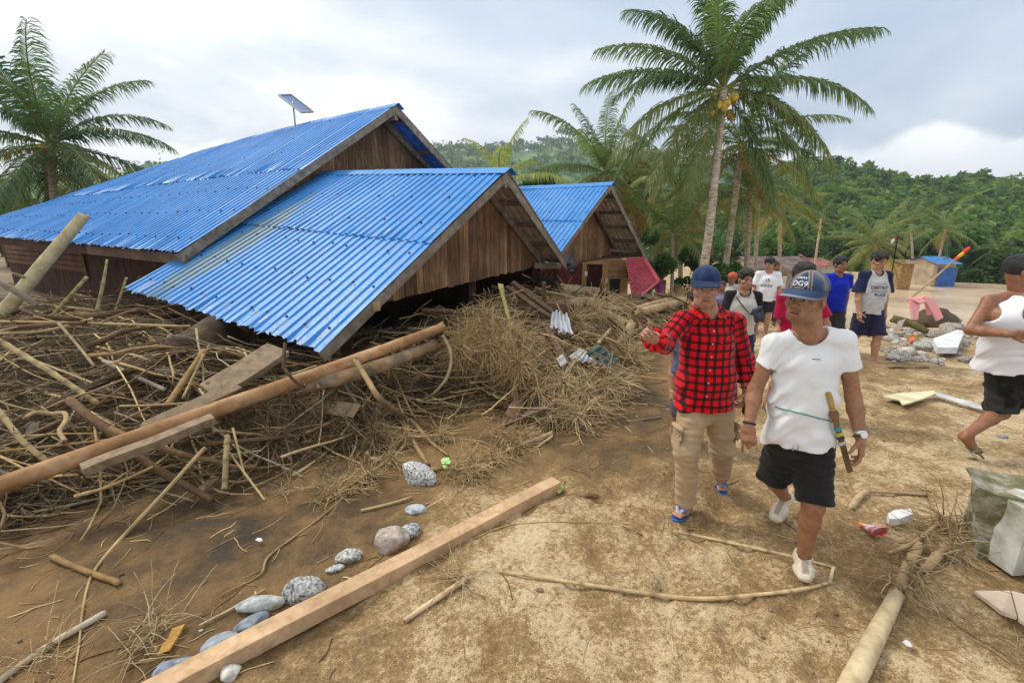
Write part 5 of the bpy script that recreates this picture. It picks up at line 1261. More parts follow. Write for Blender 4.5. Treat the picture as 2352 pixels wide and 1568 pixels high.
# planks and timbers
def plank(name, cat, label, a, b, w_, th, mat, roll=0.0, split=0, bevel=0.004):
    a = Vector(a); b = Vector(b); d = (b - a).normalized(); up = Vector((0, 0, 1)); s = d.cross(up).normalized(); up = s.cross(d)
    up = up * math.cos(roll) + s * math.sin(roll); s = d.cross(up).normalized()
    rg = np.random.default_rng(int(abs(a.x * 1000)) % 999); n = 10; V = []
    L_ = (b - a).length
    for i in range(n + 1):
        c = a.lerp(b, i / n) + up * (0.004 * math.sin(i * 0.9)); ww = w_ / 2
        for (x, z) in ((-1, -1), (1, -1), (1, 1), (-1, 1)):
            j = rg.normal() * 0.0015
            e = d * (rg.uniform(-split, split) if i in (0, n) else 0)
            V.append(c + s * (x * ww + j) + up * (z * th / 2 + j) + e)
    F = [(i * 4 + k, i * 4 + (k + 1) % 4, i * 4 + 4 + (k + 1) % 4, i * 4 + 4 + k) for i in range(n) for k in range(4)] + [(3, 2, 1, 0), (n * 4, n * 4 + 1, n * 4 + 2, n * 4 + 3)]
    o = link(name, mesh_np(name, np.array([tuple(v) for v in V]), np.array(F), smooth=False), mat, label=label, cat=cat)
    m = o.modifiers.new('bevel', 'BEVEL'); m.width = bevel; m.segments = 2; m.limit_method = 'ANGLE'; m.angle_limit = R(40)
    return o
MSAWN = M_wood('fresh_sawn_wood', (0.64, 0.43, 0.25), (0.40, 0.25, 0.13), (3.5, 3.5, 3.5), scale=3.5, bump=0.35, light=(0.76, 0.55, 0.34))
MOLD = M_wood('old_plank', (0.34, 0.25, 0.155), (0.17, 0.115, 0.07), (2, 2, 2), scale=6)
MOLDD = M_wood('dark_plank', (0.20, 0.125, 0.075), (0.085, 0.055, 0.035), (2, 2, 2), scale=6)
rgb = np.random.default_rng(55); bxy = sample_heap(40, rgb, pw=1.1)
for k in range(40):                                                     # broken boards caught in the heap
    x_, y_ = bxy[k]; an_ = rgb.normal(0.3, 0.8); ln_ = rgb.uniform(0.35, 1.1); z_ = hz1(x_, y_) + rgb.uniform(-0.02, 0.14); d_ = Vector((math.cos(an_) * ln_ / 2, math.sin(an_) * ln_ / 2, rgb.normal() * 0.10))
    o = plank('board', 'board', 'broken weathered board caught among the sticks of the debris heap', Vector((x_, y_, z_)) - d_, Vector((x_, y_, z_)) + d_, rgb.uniform(0.06, 0.17), rgb.uniform(0.015, 0.035), (MOLD, MOLDD, MGREY)[k % 3], rgb.normal() * 0.5, 0.06)
    o['group'] = 'boards caught in the heap'
pa = on_ground(318, 1612, 0.05); pb = on_ground(1278, 1112, 0.055)
plank('timber_beam', 'beam', 'freshly sawn square timber beam lying on the sand past the row of stones', pa, pb, 0.105, 0.09, MSAWN, 0.0, bevel=0.005)
plank('plank', 'plank', 'wide grey plank lying on the tangle above the long pole', at_t(478, 905, 4.15), at_t(640, 803, 4.75), 0.26, 0.07, MOLD, 0.35, 0.03)
plank('plank', 'plank', 'sawn timber lying under the near length of the long pole', at_t(188, 1080, 3.1), at_t(490, 962, 3.75), 0.085, 0.07, MOLD, 0.2, 0.01)
plank('plank', 'plank', 'splintered grey board wedged behind the long pole', at_t(330, 985, 3.7), at_t(540, 888, 4.15), 0.13, 0.035, MOLD, 0.4, 0.07)
plank('plank', 'plank', 'brown batten sloping down from the gable into the heap', at_t(1164, 660, (on_heap(1282, 742, 0.15) - CAM).dot(Vector((0, CP, -SP))) + 0.5), on_heap(1282, 742, 0.15), 0.07, 0.06, MOLDD, 0.3, 0.02)
plank('plank', 'plank', 'second brown batten alongside the first below the gable', at_t(1176, 648, (on_heap(1268, 716, 0.2) - CAM).dot(Vector((0, CP, -SP))) + 0.4), on_heap(1268, 716, 0.2), 0.08, 0.05, MOLDD, 0.3, 0.02)
plank('square_timber', 'beam', 'end of a thick square timber sticking out of the far heap', on_heap(1252, 706, 0.2), on_heap(1318, 710, 0.2), 0.15, 0.16, MOLDD, 0.0, 0.0)
plank('plank', 'plank', 'dark plank standing steeply beside the white roof sheets', on_heap(1256, 752, 0.2), on_heap(1304, 838, 0.06), 0.08, 0.035, MOLDD, 0.5, 0.01)
plank('plank', 'plank', 'dark plank leaning next to the steep dark plank', on_heap(1268, 772, 0.15), on_heap(1302, 802, 0.12), 0.09, 0.03, MOLDD, 0.2, 0.01)
plank('post', 'post', 'thin dark post standing by the root ball of the peeled trunk', on_heap(1252, 722, 0.1) + Vector((-0.03, 0, 0.5)), on_heap(1252, 722, 0.0), 0.06, 0.05, MOLDD, 0.0)
plank('plank', 'plank', 'long thin batten leaning behind the steep dark plank', on_heap(1255, 745, 0.2), on_heap(1320, 772, 0.15), 0.05, 0.035, MOLD, 0.2, 0.02)
plank('plank', 'plank', 'flat wooden splinter with an orange broken face on the mud', on_ground(376, 1500, 0.02), on_ground(412, 1440, 0.02), 0.045, 0.02, M_wood('orange_wood', (0.62, 0.36, 0.10), (0.42, 0.22, 0.05), (3, 3, 3)), 0.1, 0.03)
plank('plank', 'plank', 'brown wood flake half sunk in the mud under the bark log', on_ground(610, 1052, 0.03), on_ground(700, 1022, 0.04), 0.16, 0.06, MOLD, 0.25, 0.05)
plank('plank', 'plank', 'thin grey plank lying flat behind the rubble boulders', on_ground(2040, 842, 0.02), on_ground(2130, 842, 0.02), 0.06, 0.02, MOLD, 0.0)
plank('plank', 'plank', 'short mossy wood chip on the mud by the bamboo stub', on_ground(458, 1132, 0.02), on_ground(500, 1096, 0.03), 0.06, 0.05, MOLD, 0.2, 0.03)

# root ball of the peeled trunk, hanging roots, straw manes
def fibres(name, label, tops, n, length, spread, down, col, rng, r=(0.0012, 0.003), cat='roots', npt=7, curl=0.5, floor=True):
    k = rng.integers(0, len(tops), n); T = np.array([tuple(t) for t in tops])[k]
    d = rng.normal(size=(n, 3)) * spread; d[:, 2] -= down; d /= np.linalg.norm(d, axis=1, keepdims=True)
    ln = rng.uniform(0.4, 1.0, n) * length; P = [T + rng.normal(size=(n, 3)) * 0.03]
    for i in range(npt - 1):
        d = d + rng.normal(size=(n, 3)) * curl / npt * 2; d[:, 2] -= 0.12; d /= np.linalg.norm(d, axis=1, keepdims=True)
        P.append(P[-1] + d * (ln / (npt - 1))[:, None])
    P = np.stack(P, 1)
    if floor:
        z = heap_z(P[..., 0].ravel(), P[..., 1].ravel()).reshape(n, npt); P[..., 2] = np.maximum(P[..., 2], z + 0.004 + rng.random((n, 1)) * 0.03)
    c = np.array(col) * rng.uniform(0.7, 1.25, (n, 1))
    rr = rng.uniform(r[0], r[1], n)[:, None] * np.linspace(1.2, 0.5, npt)
    V, F = batch_tubes(P, rr, 3)
    return link(name, mesh_np(name, V, F, np.repeat(c, npt * 3, 0)), MTWIG, label=label, cat=cat, kind='stuff')
rng = np.random.default_rng(90)
STR = (0.58, 0.405, 0.19)
fibres('debris_roots', 'mane of fine straw-coloured roots hanging under the bamboo stub', [at_t(1176, 752, 5.5), at_t(1168, 770, 5.45)], 420, 0.75, 0.45, 0.9, STR, rng)
bush_tops = [at_t(u, v, t) for u, v, t in [(1085, 770, 5.6), (1120, 740, 5.8), (1060, 800, 5.4), (1130, 800, 5.4), (1200, 790, 5.5), (1190, 840, 5.2), (1150, 760, 5.7)]]
fibres('debris_roots', 'dense ball of fine tan rootlets piled in front of the gable', bush_tops, 2300, 0.55, 1.0, 0.35, STR, rng, r=(0.0016, 0.0042), curl=1.1)
fibres('debris_roots', 'dry straw clump sprawling over the edge of the wet mud', [on_heap(u, v, 0.12) for u, v in [(1290, 880), (1340, 900), (1390, 890), (1420, 880), (1300, 940), (1240, 900), (1360, 930), (1330, 960), (1270, 950)]], 1300, 0.48, 1.0, 0.25, (0.70, 0.52, 0.27), rng, r=(0.002, 0.0055), curl=0.6)
fibres('debris_roots', 'line of straw washed up along the mud by the stones', [on_ground(u, v, 0.05) for u, v in [(1180, 1020), (1140, 1050), (1090, 1060), (1040, 1075), (1080, 1090), (900, 1050), (840, 1090), (800, 1110), (1010, 1000), (1150, 1000), (930, 1010), (880, 1000), (1200, 1000), (760, 1130)]], 1500, 0.34, 1.0, 0.3, (0.62, 0.44, 0.21), rng, r=(0.0014, 0.004), curl=0.8)
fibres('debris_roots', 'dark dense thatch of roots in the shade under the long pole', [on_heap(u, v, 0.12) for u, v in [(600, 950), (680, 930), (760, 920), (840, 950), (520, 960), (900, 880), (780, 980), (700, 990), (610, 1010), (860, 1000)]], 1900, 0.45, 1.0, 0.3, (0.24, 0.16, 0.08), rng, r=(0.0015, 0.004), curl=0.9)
fibres('debris_roots', 'straw tops bristling over the far end of the heap', [on_heap(u, v, 0.10) for u, v in [(1320, 740), (1360, 720), (1400, 700), (1440, 700), (1390, 740), (1290, 690), (1430, 800), (1445, 830)]], 1900, 0.6, 1.0, 0.15, (0.62, 0.45, 0.23), rng, r=(0.003, 0.008), curl=0.6)
fibres('debris_roots', 'low band of flood straw beyond the long pale logs', [on_heap(u, v, 0.04) for u, v in [(1500, 684), (1535, 680), (1575, 676), (1610, 674), (1560, 686), (1520, 694), (1640, 672)]], 600, 0.6, 1.0, 0.1, (0.64, 0.47, 0.24), rng, r=(0.004, 0.010), curl=0.4)
fibres('debris_roots', 'dry roots heaped against the broken block and the pale stem', [on_ground(u, v, 0.05) for u, v in [(2170, 1190), (2190, 1230), (2120, 1240), (2080, 1290), (2200, 1270), (2060, 1340), (2150, 1210), (2100, 1320), (2215, 1200)]], 330, 0.36, 1.0, 0.2, (0.50, 0.36, 0.19), rng, r=(0.0015, 0.004), curl=0.5)
fibres('debris_roots', 'fan of bleached straws lying on the mud by the frayed stalk', [on_ground(u, v, 0.03) for u, v in [(370, 1430), (330, 1460), (300, 1500), (90, 1500), (130, 1530), (1065, 1320), (660, 1120), (1040, 1325)]], 170, 0.34, 1.0, 0.05, (0.66, 0.50, 0.27), rng, r=(0.0012, 0.003), curl=0.25)
fibres('debris_roots', 'dark shaggy root ball at the end of the peeled trunk', [on_heap(u, v, dz) for u, v, dz in ((1268, 660, 0.15), (1262, 666, 0.1), (1255, 655, 0.2), (1240, 662, 0.2), (1236, 652, 0.3))], 900, 0.42, 1.0, 0.1, (0.05, 0.032, 0.02), rng, r=(0.006, 0.012), curl=0.8, floor=False)

# stones
MSTONE = M_plain('river_stone', (0.95, 0.95, 0.95), 0.75, 0.35, 26, 0.35, 60, attr=True)
MSPECK = M_plain('granite', (0.90, 0.90, 0.90), 0.85, 0.6, 55, 0.5, 80, attr=True)
def rock(label, u, v, wpx_, hpx, col, seed, mat=None, rot=0.0, flat=0.6, group=None, name='stone', ang=0.18, sub=4):
    p = on_ground(u, v); s = (p - CAM).dot(Vector((0, CP, -SP))) / FPX
    a, b, c = wpx_ / 2 * s, hpx / 2 * s * 1.25, max(hpx, wpx_ * 0.6) / 2 * s * flat * 1.2
    bm = bmesh.new(); bmesh.ops.create_icosphere(bm, subdivisions=sub, radius=1.0)
    V = np.array([v_.co[:] for v_ in bm.verts]); F = np.array([[q.index for q in f.verts] for f in bm.faces]); bm.free()
    rg = np.random.default_rng(seed)
    for _ in range(int(ang * 50)):                                     # knock flat faces off
        nrm = rg.normal(size=3); nrm /= np.linalg.norm(nrm); dd = V @ nrm; lim = rg.uniform(0.68, 0.92)
        V = V - nrm * np.maximum(dd - lim, 0)[:, None] * 0.85
    V = V * (1 + 0.06 * fbm(V * 1.6 + seed, 3)[:, None] + 0.015 * fbm(V * 8 + seed, 2)[:, None])
    V = V * (a, b, c); cr, sr = math.cos(rot), math.sin(rot)
    V = np.stack([V[:, 0] * cr - V[:, 1] * sr, V[:, 0] * sr + V[:, 1] * cr, V[:, 2]], -1) + np.array([p.x, p.y, p.z + c * 0.38])
    cc = np.tile(np.array(col), (len(V), 1)) * (1 + 0.22 * fbm(V * 22, 2)[:, None])
    return link(name, mesh_np(name, V, F, cc), mat or MSTONE, label=label, cat='stone', group=group)
GRY = (0.42, 0.43, 0.43); BLU = (0.34, 0.39, 0.44)
rock('large rough white granite stone lying at the end of the straw line', 963, 1102, 108, 44, (0.85, 0.85, 0.82), 1, MSPECK, rot=-0.55, flat=0.8, ang=0.3)
rock('small grey stone above the big brown stone', 957, 1174, 54, 26, (0.58, 0.62, 0.63), 2, ang=0.25)
rock('pale blue-grey stone touching the big brown stone', 944, 1222, 48, 38, (0.64, 0.67, 0.68), 3, MSPECK, rot=0.6, ang=0.25)
rock('big brownish angular stone leaning near the beam', 900, 1254, 92, 52, (0.54, 0.44, 0.36), 4, rot=0.2, flat=1.1, ang=0.4)
rock('small speckled white stone beside the brown stone', 802, 1284, 64, 36, (0.80, 0.78, 0.69), 5, MSPECK, rot=0.4, flat=0.7)
rock('little white stone beside the speckled white one', 770, 1308, 42, 16, (0.84, 0.84, 0.80), 6, MSPECK, rot=0.4)
rock('round grey speckled boulder against the beam', 702, 1368, 102, 54, (0.58, 0.58, 0.55), 7, MSPECK, flat=0.85, ang=0.08)
rock('long smooth grey stone with a white vein', 600, 1394, 108, 34, (0.55, 0.57, 0.54), 8, rot=0.25, flat=0.5, ang=0.14)
rock('slim blue-grey stone below the veined stone', 580, 1432, 74, 30, (0.33, 0.38, 0.43), 9, rot=0.7, flat=0.5, ang=0.16)
rock('smooth blue-grey stone half under the beam', 512, 1486, 88, 52, (0.40, 0.45, 0.48), 10, rot=0.3, flat=0.6, ang=0.16)
rock('blue-grey stone at the near end of the beam', 400, 1540, 92, 44, (0.36, 0.42, 0.50), 11, rot=0.25, flat=0.6, ang=0.16)
rock('broken white stone sticking out on the open side of the beam', 532, 1548, 44, 44, (0.76, 0.73, 0.64), 12, rot=0.5, flat=0.7, ang=0.3)
rock('small red-brown clod lying on the pale sand', 1358, 1140, 36, 14, (0.26, 0.13, 0.06), 13, ang=0.2, sub=3, name='clod')
rock('little brown clod beside the bowed reed', 1240, 1356, 20, 10, (0.28, 0.17, 0.10), 14, sub=3, name='clod')
rock('small round pebble beyond the walking man in the vest', 2302, 1004, 24, 14, (0.42, 0.45, 0.46), 15, sub=3)
rock('pale flat stone at the edge of the path by the logs', 1482, 728, 26, 16, (0.50, 0.52, 0.48), 16, sub=3)
rock('grey stone beside the feet of the boy in the grey shirt', 1948, 800, 30, 16, (0.48, 0.46, 0.42), 17, sub=3)
rg = random.Random(4)
for k in range(120):
    v = 736 + 104 * rg.random() ** 0.9; u = 2020 + rg.random() * 300
    w_ = (14 + 46 * rg.random() ** 1.8) * (0.75 if v < 770 else 1)
    rock('pale grey boulder in the rubble bank above the river', u, v, w_, w_ * rg.uniform(0.4, 0.6), rg.choice([(0.66, 0.62, 0.54), (0.58, 0.55, 0.49), (0.72, 0.68, 0.60), (0.50, 0.44, 0.35)]), 200 + k, MSPECK if k % 3 else MSTONE, rot=rg.uniform(0, 3), flat=rg.uniform(0.5, 0.8), group='boulders above the river', name='boulder', ang=0.28, sub=3)
for k in range(60):
    v = 650 + 75 * rg.random(); u = rg.uniform(1600, 2060)
    w_ = rg.uniform(6, 18)
    rock('grey stone strewn on the path behind the walking group', u, v, w_, w_ * 0.5, rg.choice([(0.45, 0.42, 0.36), (0.38, 0.33, 0.26), (0.52, 0.49, 0.42)]), 400 + k, rot=rg.uniform(0, 3), group='stones behind the group', ang=0.25, sub=2)
for k in range(50):
    a = at_z(rg.uniform(2050, 2400), rg.uniform(633, 642), -3.6)
    rk = rock('grey stone along the far riverbank', 2100, 800, 10, 6, (0.38, 0.36, 0.33), 500 + k, group='stones on the far bank', ang=0.25, sub=2)
    rk.location = Vector((a.x, a.y, gz1(a.x, a.y))) - Vector(on_ground(2100, 800)) * 1.0; 
    sc_ = rg.uniform(1.5, 3.5); pc = on_ground(2100, 800); rk.scale = (sc_ * 2.5, sc_ * 2.5, sc_ * 2.5); rk.location = Vector((a.x, a.y, gz1(a.x, a.y))) - Vector((pc.x, pc.y, pc.z)) * sc_ * 2.5
# ------------------------------------------------------------------ wreckage and litter
def bent_sheet(name, label, c4, ribs, mat, amp=0.015, crumple=0.02, seed=1, cat='roof sheet', nu=40, nv=8):
    rg = np.random.default_rng(seed); a, b, c, d = [Vector(p) for p in c4]; n = (b - a).cross(d - a).normalized()
    V = []
    for i in range(nu + 1):
        for j in range(nv + 1):
            f, g = i / nu, j / nv; p = a.lerp(b, f).lerp(d.lerp(c, f), g)
            w_ = amp * math.copysign(abs(math.sin(f * ribs * math.pi)) ** 0.6, math.sin(f * ribs * math.pi))
            nz = float(fbm(np.array([[f * 3 + seed, g * 3, 0.5]]), 2)[0])
            V.append(p + n * (w_ + nz * crumple))
    F = [(i * (nv + 1) + j, i * (nv + 1) + j + 1, (i + 1) * (nv + 1) + j + 1, (i + 1) * (nv + 1) + j) for i in range(nu) for j in range(nv)]
    o = link(name, mesh_np(name, np.array([tuple(v) for v in V]), np.array(F), smooth=True, attrs={'wear': np.full(len(V), 0.3), 'moss': np.zeros(len(V))}), mat, label=label, cat=cat)
    s = o.modifiers.new('thick', 'SOLIDIFY'); s.thickness = 0.003; return o
MZINC = M_sheet('bare_zinc', (0.62, 0.64, 0.66)); MGRN = M_sheet('green_roof_paint', (0.05, 0.13, 0.10))
bent_sheet('roof_sheet', 'bare white corrugated sheet lying at the foot of the far heap', [on_heap(1304, 820, 0.10), on_heap(1392, 842, 0.10), on_heap(1376, 822, 0.16), on_heap(1332, 802, 0.16)], 14, MZINC, seed=3)
bent_sheet('roof_sheet', 'dark green ribbed sheet propped behind the white corrugated sheet', [on_heap(1344, 812, 0.16), on_heap(1394, 842, 0.09), on_heap(1424, 826, 0.18), on_heap(1374, 794, 0.30)], 7, MGRN, amp=0.02, seed=4)
bent_sheet('roof_sheet', 'crumpled white corrugated sheet stuck in the heap beside the battens', [on_heap(1262, 760, 0.14), on_heap(1318, 772, 0.14), on_heap(1302, 722, 0.30), on_heap(1268, 716, 0.30)], 9, MZINC, amp=0.02, crumple=0.06, seed=5)
plank('white_board', 'board', 'small white board scrap leaning at the foot of the dark plank', on_heap(1285, 818, 0.15), on_heap(1296, 838, 0.08), 0.10, 0.01, M_plain('white_paint', (0.7, 0.7, 0.68), 0.6, 0.1, 8, 0.1), 1.2)
MYEL = M_plain('cream_panel', (0.72, 0.66, 0.42), 0.7, 0.15, 4, 0.2)
def panel_poly(name, label, px, mat, th=0.02, dz=0.03, cat='panel', lift=None):
    P = [on_ground(u, v, dz + (lift[i] if lift else 0)) for i, (u, v) in enumerate(px)]; n = len(P); z = Vector((0, 0, th))
    V = [tuple(p) for p in P] + [tuple(p + z) for p in P]
    mb = MB().add(V, [np.array([list(range(n))[::-1], list(range(n, 2 * n))]), np.array([(i, (i + 1) % n, n + (i + 1) % n, n + i) for i in range(n)])])
    q = np.array(V)[n:]; 
    if np.cross(q[1] - q[0], q[2] - q[0])[2] < 0: mb.F = [f[:, ::-1] for f in mb.F]
    return mb.build(name, mat, label=label, cat=cat, bevel=0.003)
panel_poly('panel_scrap', 'broken cream-yellow panel lying flat on the sand', [(2028, 912), (2060, 906), (2145, 900), (2150, 906), (2120, 918), (2090, 928), (2072, 932), (2066, 922), (2050, 918)], MYEL, dz=0.05)
g1_, g2_ = on_ground(2146, 906, 0.06), on_ground(2262, 940, 0.05)
bent_sheet('gutter_strip', 'pale ribbed metal strip lying beside the cream-yellow panel', [g1_ + Vector((-0.02, -0.07, 0)), g2_ + Vector((-0.02, -0.07, 0)), g2_ + Vector((0.02, 0.09, 0.02)), g1_ + Vector((0.02, 0.09, 0.02))], 1, M_plain('pale_metal', (0.55, 0.56, 0.55), 0.5, 0.2, 6, 0.1), amp=0.0, crumple=0.01, seed=7, cat='metal strip')
for k, f in enumerate((0.3, 0.65)):
    pass

# broken block with fluted white face at the edge of the path
def block():
    b0 = on_ground(2250, 1290); Y0 = b0.y
    e = empty('broken_block', b0, 'broken concrete block with fluted white-painted face and mossy broken side', 'block')
    W, H, Dp = 1.1, 0.47, 0.34
    n = 16; rg = np.random.default_rng(3)
    bm = bmesh.new(); bmesh.ops.create_cube(bm, size=1.0); bmesh.ops.subdivide_edges(bm, edges=bm.edges[:], cuts=14, use_grid_fill=True)
    V = np.array([v.co[:] for v in bm.verts]); F = np.array([[q.index for q in f.verts] for f in bm.faces]); bm.free()
    left = V[:, 0] < -0.49
    V = V * (W, Dp, H)
    V = V + 0.016 * np.stack([fbm(V * 7 + k * 9, 3) for k in range(3)], -1) * (1 + 1.0 * (V[:, :1] < -W * 0.45))
    V[:, 0] -= (V[:, 2] / H) * 0.05
    V = V + np.array([b0.x + W / 2 - 0.05, Y0 + Dp / 2 + 0.03, b0.z + H / 2 - 0.02])
    m, nt, bs = new_mat('mossy_concrete'); tc = N(nt, 'ShaderNodeTexCoord'); nn = N(nt, 'ShaderNodeTexNoise', i_Scale=9.0, i_Detail=8.0, i_Roughness=0.7); nt.links.new(tc.outputs['Object'], nn.inputs['Vector'])
    nt.links.new(ramp(nt, nn.outputs[0], [(0.3, (0.09, 0.075, 0.035)), (0.45, (0.16, 0.145, 0.06)), (0.6, (0.34, 0.31, 0.24)), (0.75, (0.52, 0.50, 0.44))]), bs.inputs['Base Color']); bs.inputs['Roughness'].default_value = 0.9; bumpn(nt, bs, nn.outputs[0], 0.9, 0.03)
    link('core', mesh_np('core', V, F, smooth=False), m, e)
    mw = M_plain('flaking_white_paint', (0.52, 0.53, 0.49), 0.8, 0.3, 6, 0.0, 30, dark=(0.24, 0.24, 0.18))
    x = b0.x + 0.02; pw = 0.25
    for k in range(4):                                                    # projecting triangular flutes
        a = Vector((x + k * pw, Y0 + 0.01, b0.z + 0.02)); jit = rg.uniform(-0.012, 0.012)
        V = []
        for zz in (0.0, H * 0.5, H - 0.01 - 0.05 * (k == 0)):
            V += [a + Vector((0.006, 0.03, zz)), a + Vector((pw * 0.42 + jit, -0.095, zz)), a + Vector((pw - 0.006, 0.03, zz)), a + Vector((pw * 0.5, 0.08, zz))]
        F = [(i * 4 + j, i * 4 + (j + 1) % 4, i * 4 + 4 + (j + 1) % 4, i * 4 + 4 + j) for i in range(2) for j in range(4)] + [(3, 2, 1, 0), (8, 9, 10, 11)]
        MB().add([tuple(v) for v in V], np.array(F)).build('flute', mw, e, bevel=0.003)
    MB().hexa([(x + 0.1, Y0 - 0.03, b0.z + H - 0.01), (x + 1.0, Y0 - 0.03, b0.z + H - 0.02), (x + 1.0, Y0 + 0.16, b0.z + H - 0.03), (x + 0.02, Y0 + 0.10, b0.z + H - 0.03), (x + 0.12, Y0 - 0.02, b0.z + H + 0.012), (x + 1.0, Y0 - 0.03, b0.z + H + 0.02), (x + 1.0, Y0 + 0.15, b0.z + H + 0.03), (x + 0.05, Y0 + 0.08, b0.z + H + 0.015)]).build('coping', mw, e, bevel=0.006)
block(); bpy.data.objects['broken_block'].rotation_euler = (0, 0, -0.62)
MPANEL = M_wood('pale_bare_panel', (0.62, 0.50, 0.38), (0.48, 0.37, 0.27), (2, 2, 2), scale=3, bump=0.15)
panel_poly('panel_scrap', 'pointed scrap of pale wooden panel lying by the broken block', [(2236, 1362), (2318, 1362), (2334, 1424), (2300, 1412)], MPANEL, dz=0.02, lift=[0.0, 0.05, 0.05, 0.0])
panel_poly('panel_scrap', 'wide pale wooden panel scrap next to the pointed one', [(2321, 1362), (2400, 1384), (2420, 1480), (2338, 1428)], MPANEL, dz=0.07)

# yellow and red cone wrapper, foam scrap, green packet, leaf
def wrapper():
    a = on_ground(1968, 1200, 0.03); b = on_ground(2026, 1226, 0.05); d = (b - a); L_ = d.length; d.normalize(); up = Vector((0, 0, 1)); s = d.cross(up).normalized(); V = []; rg = np.random.default_rng(2); C = []
    cols = [(0.80, 0.50, 0.03), (0.82, 0.62, 0.05), (0.80, 0.74, 0.70), (0.78, 0.70, 0.72), (0.70, 0.10, 0.08), (0.75, 0.45, 0.50)]
    n, k = 6, 10
    for i in range(n):
        f = i / (n - 1); r = 0.006 + 0.052 * f
        for j in range(k):
            th = j * 2 * math.pi / k; V.append(a + d * (f * L_) + s * math.cos(th) * r * 1.15 + up * (math.sin(th) * r * 0.55 + 0.012 * f) + Vector(rg.normal(size=3)) * 0.006 * f); C.append(cols[i] if rg.random() > 0.25 else (0.75, 0.08, 0.06))
    F = [(i * k + j, i * k + (j + 1) % k, i * k + k + (j + 1) % k, i * k + k + j) for i in range(n - 1) for j in range(k)]
    o = link('paper_cone', mesh_np('paper_cone', np.array([tuple(v) for v in V]), np.array(F), np.array(C)), M_plain('printed_paper', (1, 1, 1), 0.5, 0.06, 20, 0.1, attr=True), label='crumpled yellow, white and red paper cone wrapper on the sand', cat='wrapper')
    o.modifiers.new('thick', 'SOLIDIFY').thickness = 0.002
wrapper()
panel_poly('foam_scrap', 'chunk of white foam lying beside the yellow cone wrapper', [(2036, 1192), (2054, 1184), (2088, 1182), (2094, 1194), (2062, 1206), (2040, 1206)], M_plain('white_foam', (0.72, 0.72, 0.70), 0.8, 0.1, 12, 0.3), th=0.05, cat='foam')
panel_poly('plastic_scrap', 'small white plastic scrap on the dark sand', [(2072, 1474), (2081, 1468), (2090, 1474), (2096, 1486), (2084, 1484)], M_plain('white_plastic', (0.62, 0.62, 0.63), 0.5, 0.15, 9, 0.1), th=0.004, cat='scrap')
panel_poly('packet', 'bright green snack packet in the straw line', [(1012, 1058), (1020, 1052), (1031, 1051), (1037, 1064), (1034, 1074), (1020, 1078)], M_plain('green_print', (0.12, 0.62, 0.10), 0.35, 0.35, 40, 0.2, dark=(0.62, 0.72, 0.35)), th=0.008, dz=0.04, cat='packet', lift=[0, 0.02, 0.03, 0.01, 0.0, 0.015])
panel_poly('plastic_scrap', 'tiny white scrap lying on the smooth brown mud', [(586, 1240), (592, 1235), (601, 1236), (604, 1242), (596, 1244)], bpy.data.materials['white_plastic'], th=0.004, cat='scrap')
panel_poly('leaf', 'pale green leaf under the far end of the beam', [(1276, 1128), (1290, 1112), (1296, 1122), (1284, 1134)], M_plain('leaf_green', (0.36, 0.40, 0.13), 0.6, 0.2, 9, 0.1), th=0.01, cat='leaf')
panel_poly('white_slab', 'white-painted slab lying among the boulders', [(2140, 790), (2198, 768), (2212, 774), (2196, 812), (2150, 812)], M_plain('slab_white', (0.72, 0.73, 0.72), 0.7, 0.15, 6, 0.2), th=0.10, dz=0.08, cat='slab')
panel_poly('plastic_scrap', 'small orange plastic scrap among the boulders', [(2086, 782), (2098, 778), (2100, 786), (2090, 790)], M_plain('orange_plastic', (0.75, 0.16, 0.04), 0.4, 0.1, 9, 0), th=0.05, dz=0.1, cat='scrap')

# pink plastic chair turned over on the riverbank
def chair():
    T = 9.2; m = M_plain('pink_plastic', (0.75, 0.25, 0.24), 0.45, 0.2, 5, 0.05, dark=(0.62, 0.34, 0.32))
    e = empty('plastic_chair', at_t(2125, 745, T), 'overturned faded pink plastic chair on the riverbank', 'chair')
    def slab(px, name, th=0.02):
        P = [at_t(u, v, t) for u, v, t in px]; n = (P[1] - P[0]).cross(P[3] - P[0]).normalized() * th
        MB().hexa([p - n for p in P] + [p + n for p in P]).build(name, m, e, bevel=0.01)
    slab([(2086, 684, T), (2118, 682, T + 0.3), (2150, 690, T + 0.3), (2112, 696, T - 0.1)], 'seat', 0.015)
    slab([(2086, 684, T), (2114, 688, T), (2107, 735, T - 0.1), (2095, 735, T - 0.1)], 'leg')
    slab([(2118, 682, T + 0.1), (2146, 688, T + 0.1), (2166, 730, T), (2150, 738, T)], 'leg')
    slab([(2120, 680, T + 0.4), (2134, 682, T + 0.4), (2140, 722, T + 0.5), (2130, 724, T + 0.5)], 'leg')
chair()
rock('dark earthy root clump behind the overturned pink chair', 2150, 748, 92, 62, (0.13, 0.09, 0.05), 61, rot=0.3, flat=0.8, name='root_clump', ang=0.25)
piece('log', 'log', 'mossy log lying in front of the overturned pink chair', [(2050, 732, 9.0), (2090, 742, 8.9), (2130, 762, 8.7)], [16, 18, 14], seed=71, rough=0.12, col=(0.18, 0.15, 0.06))
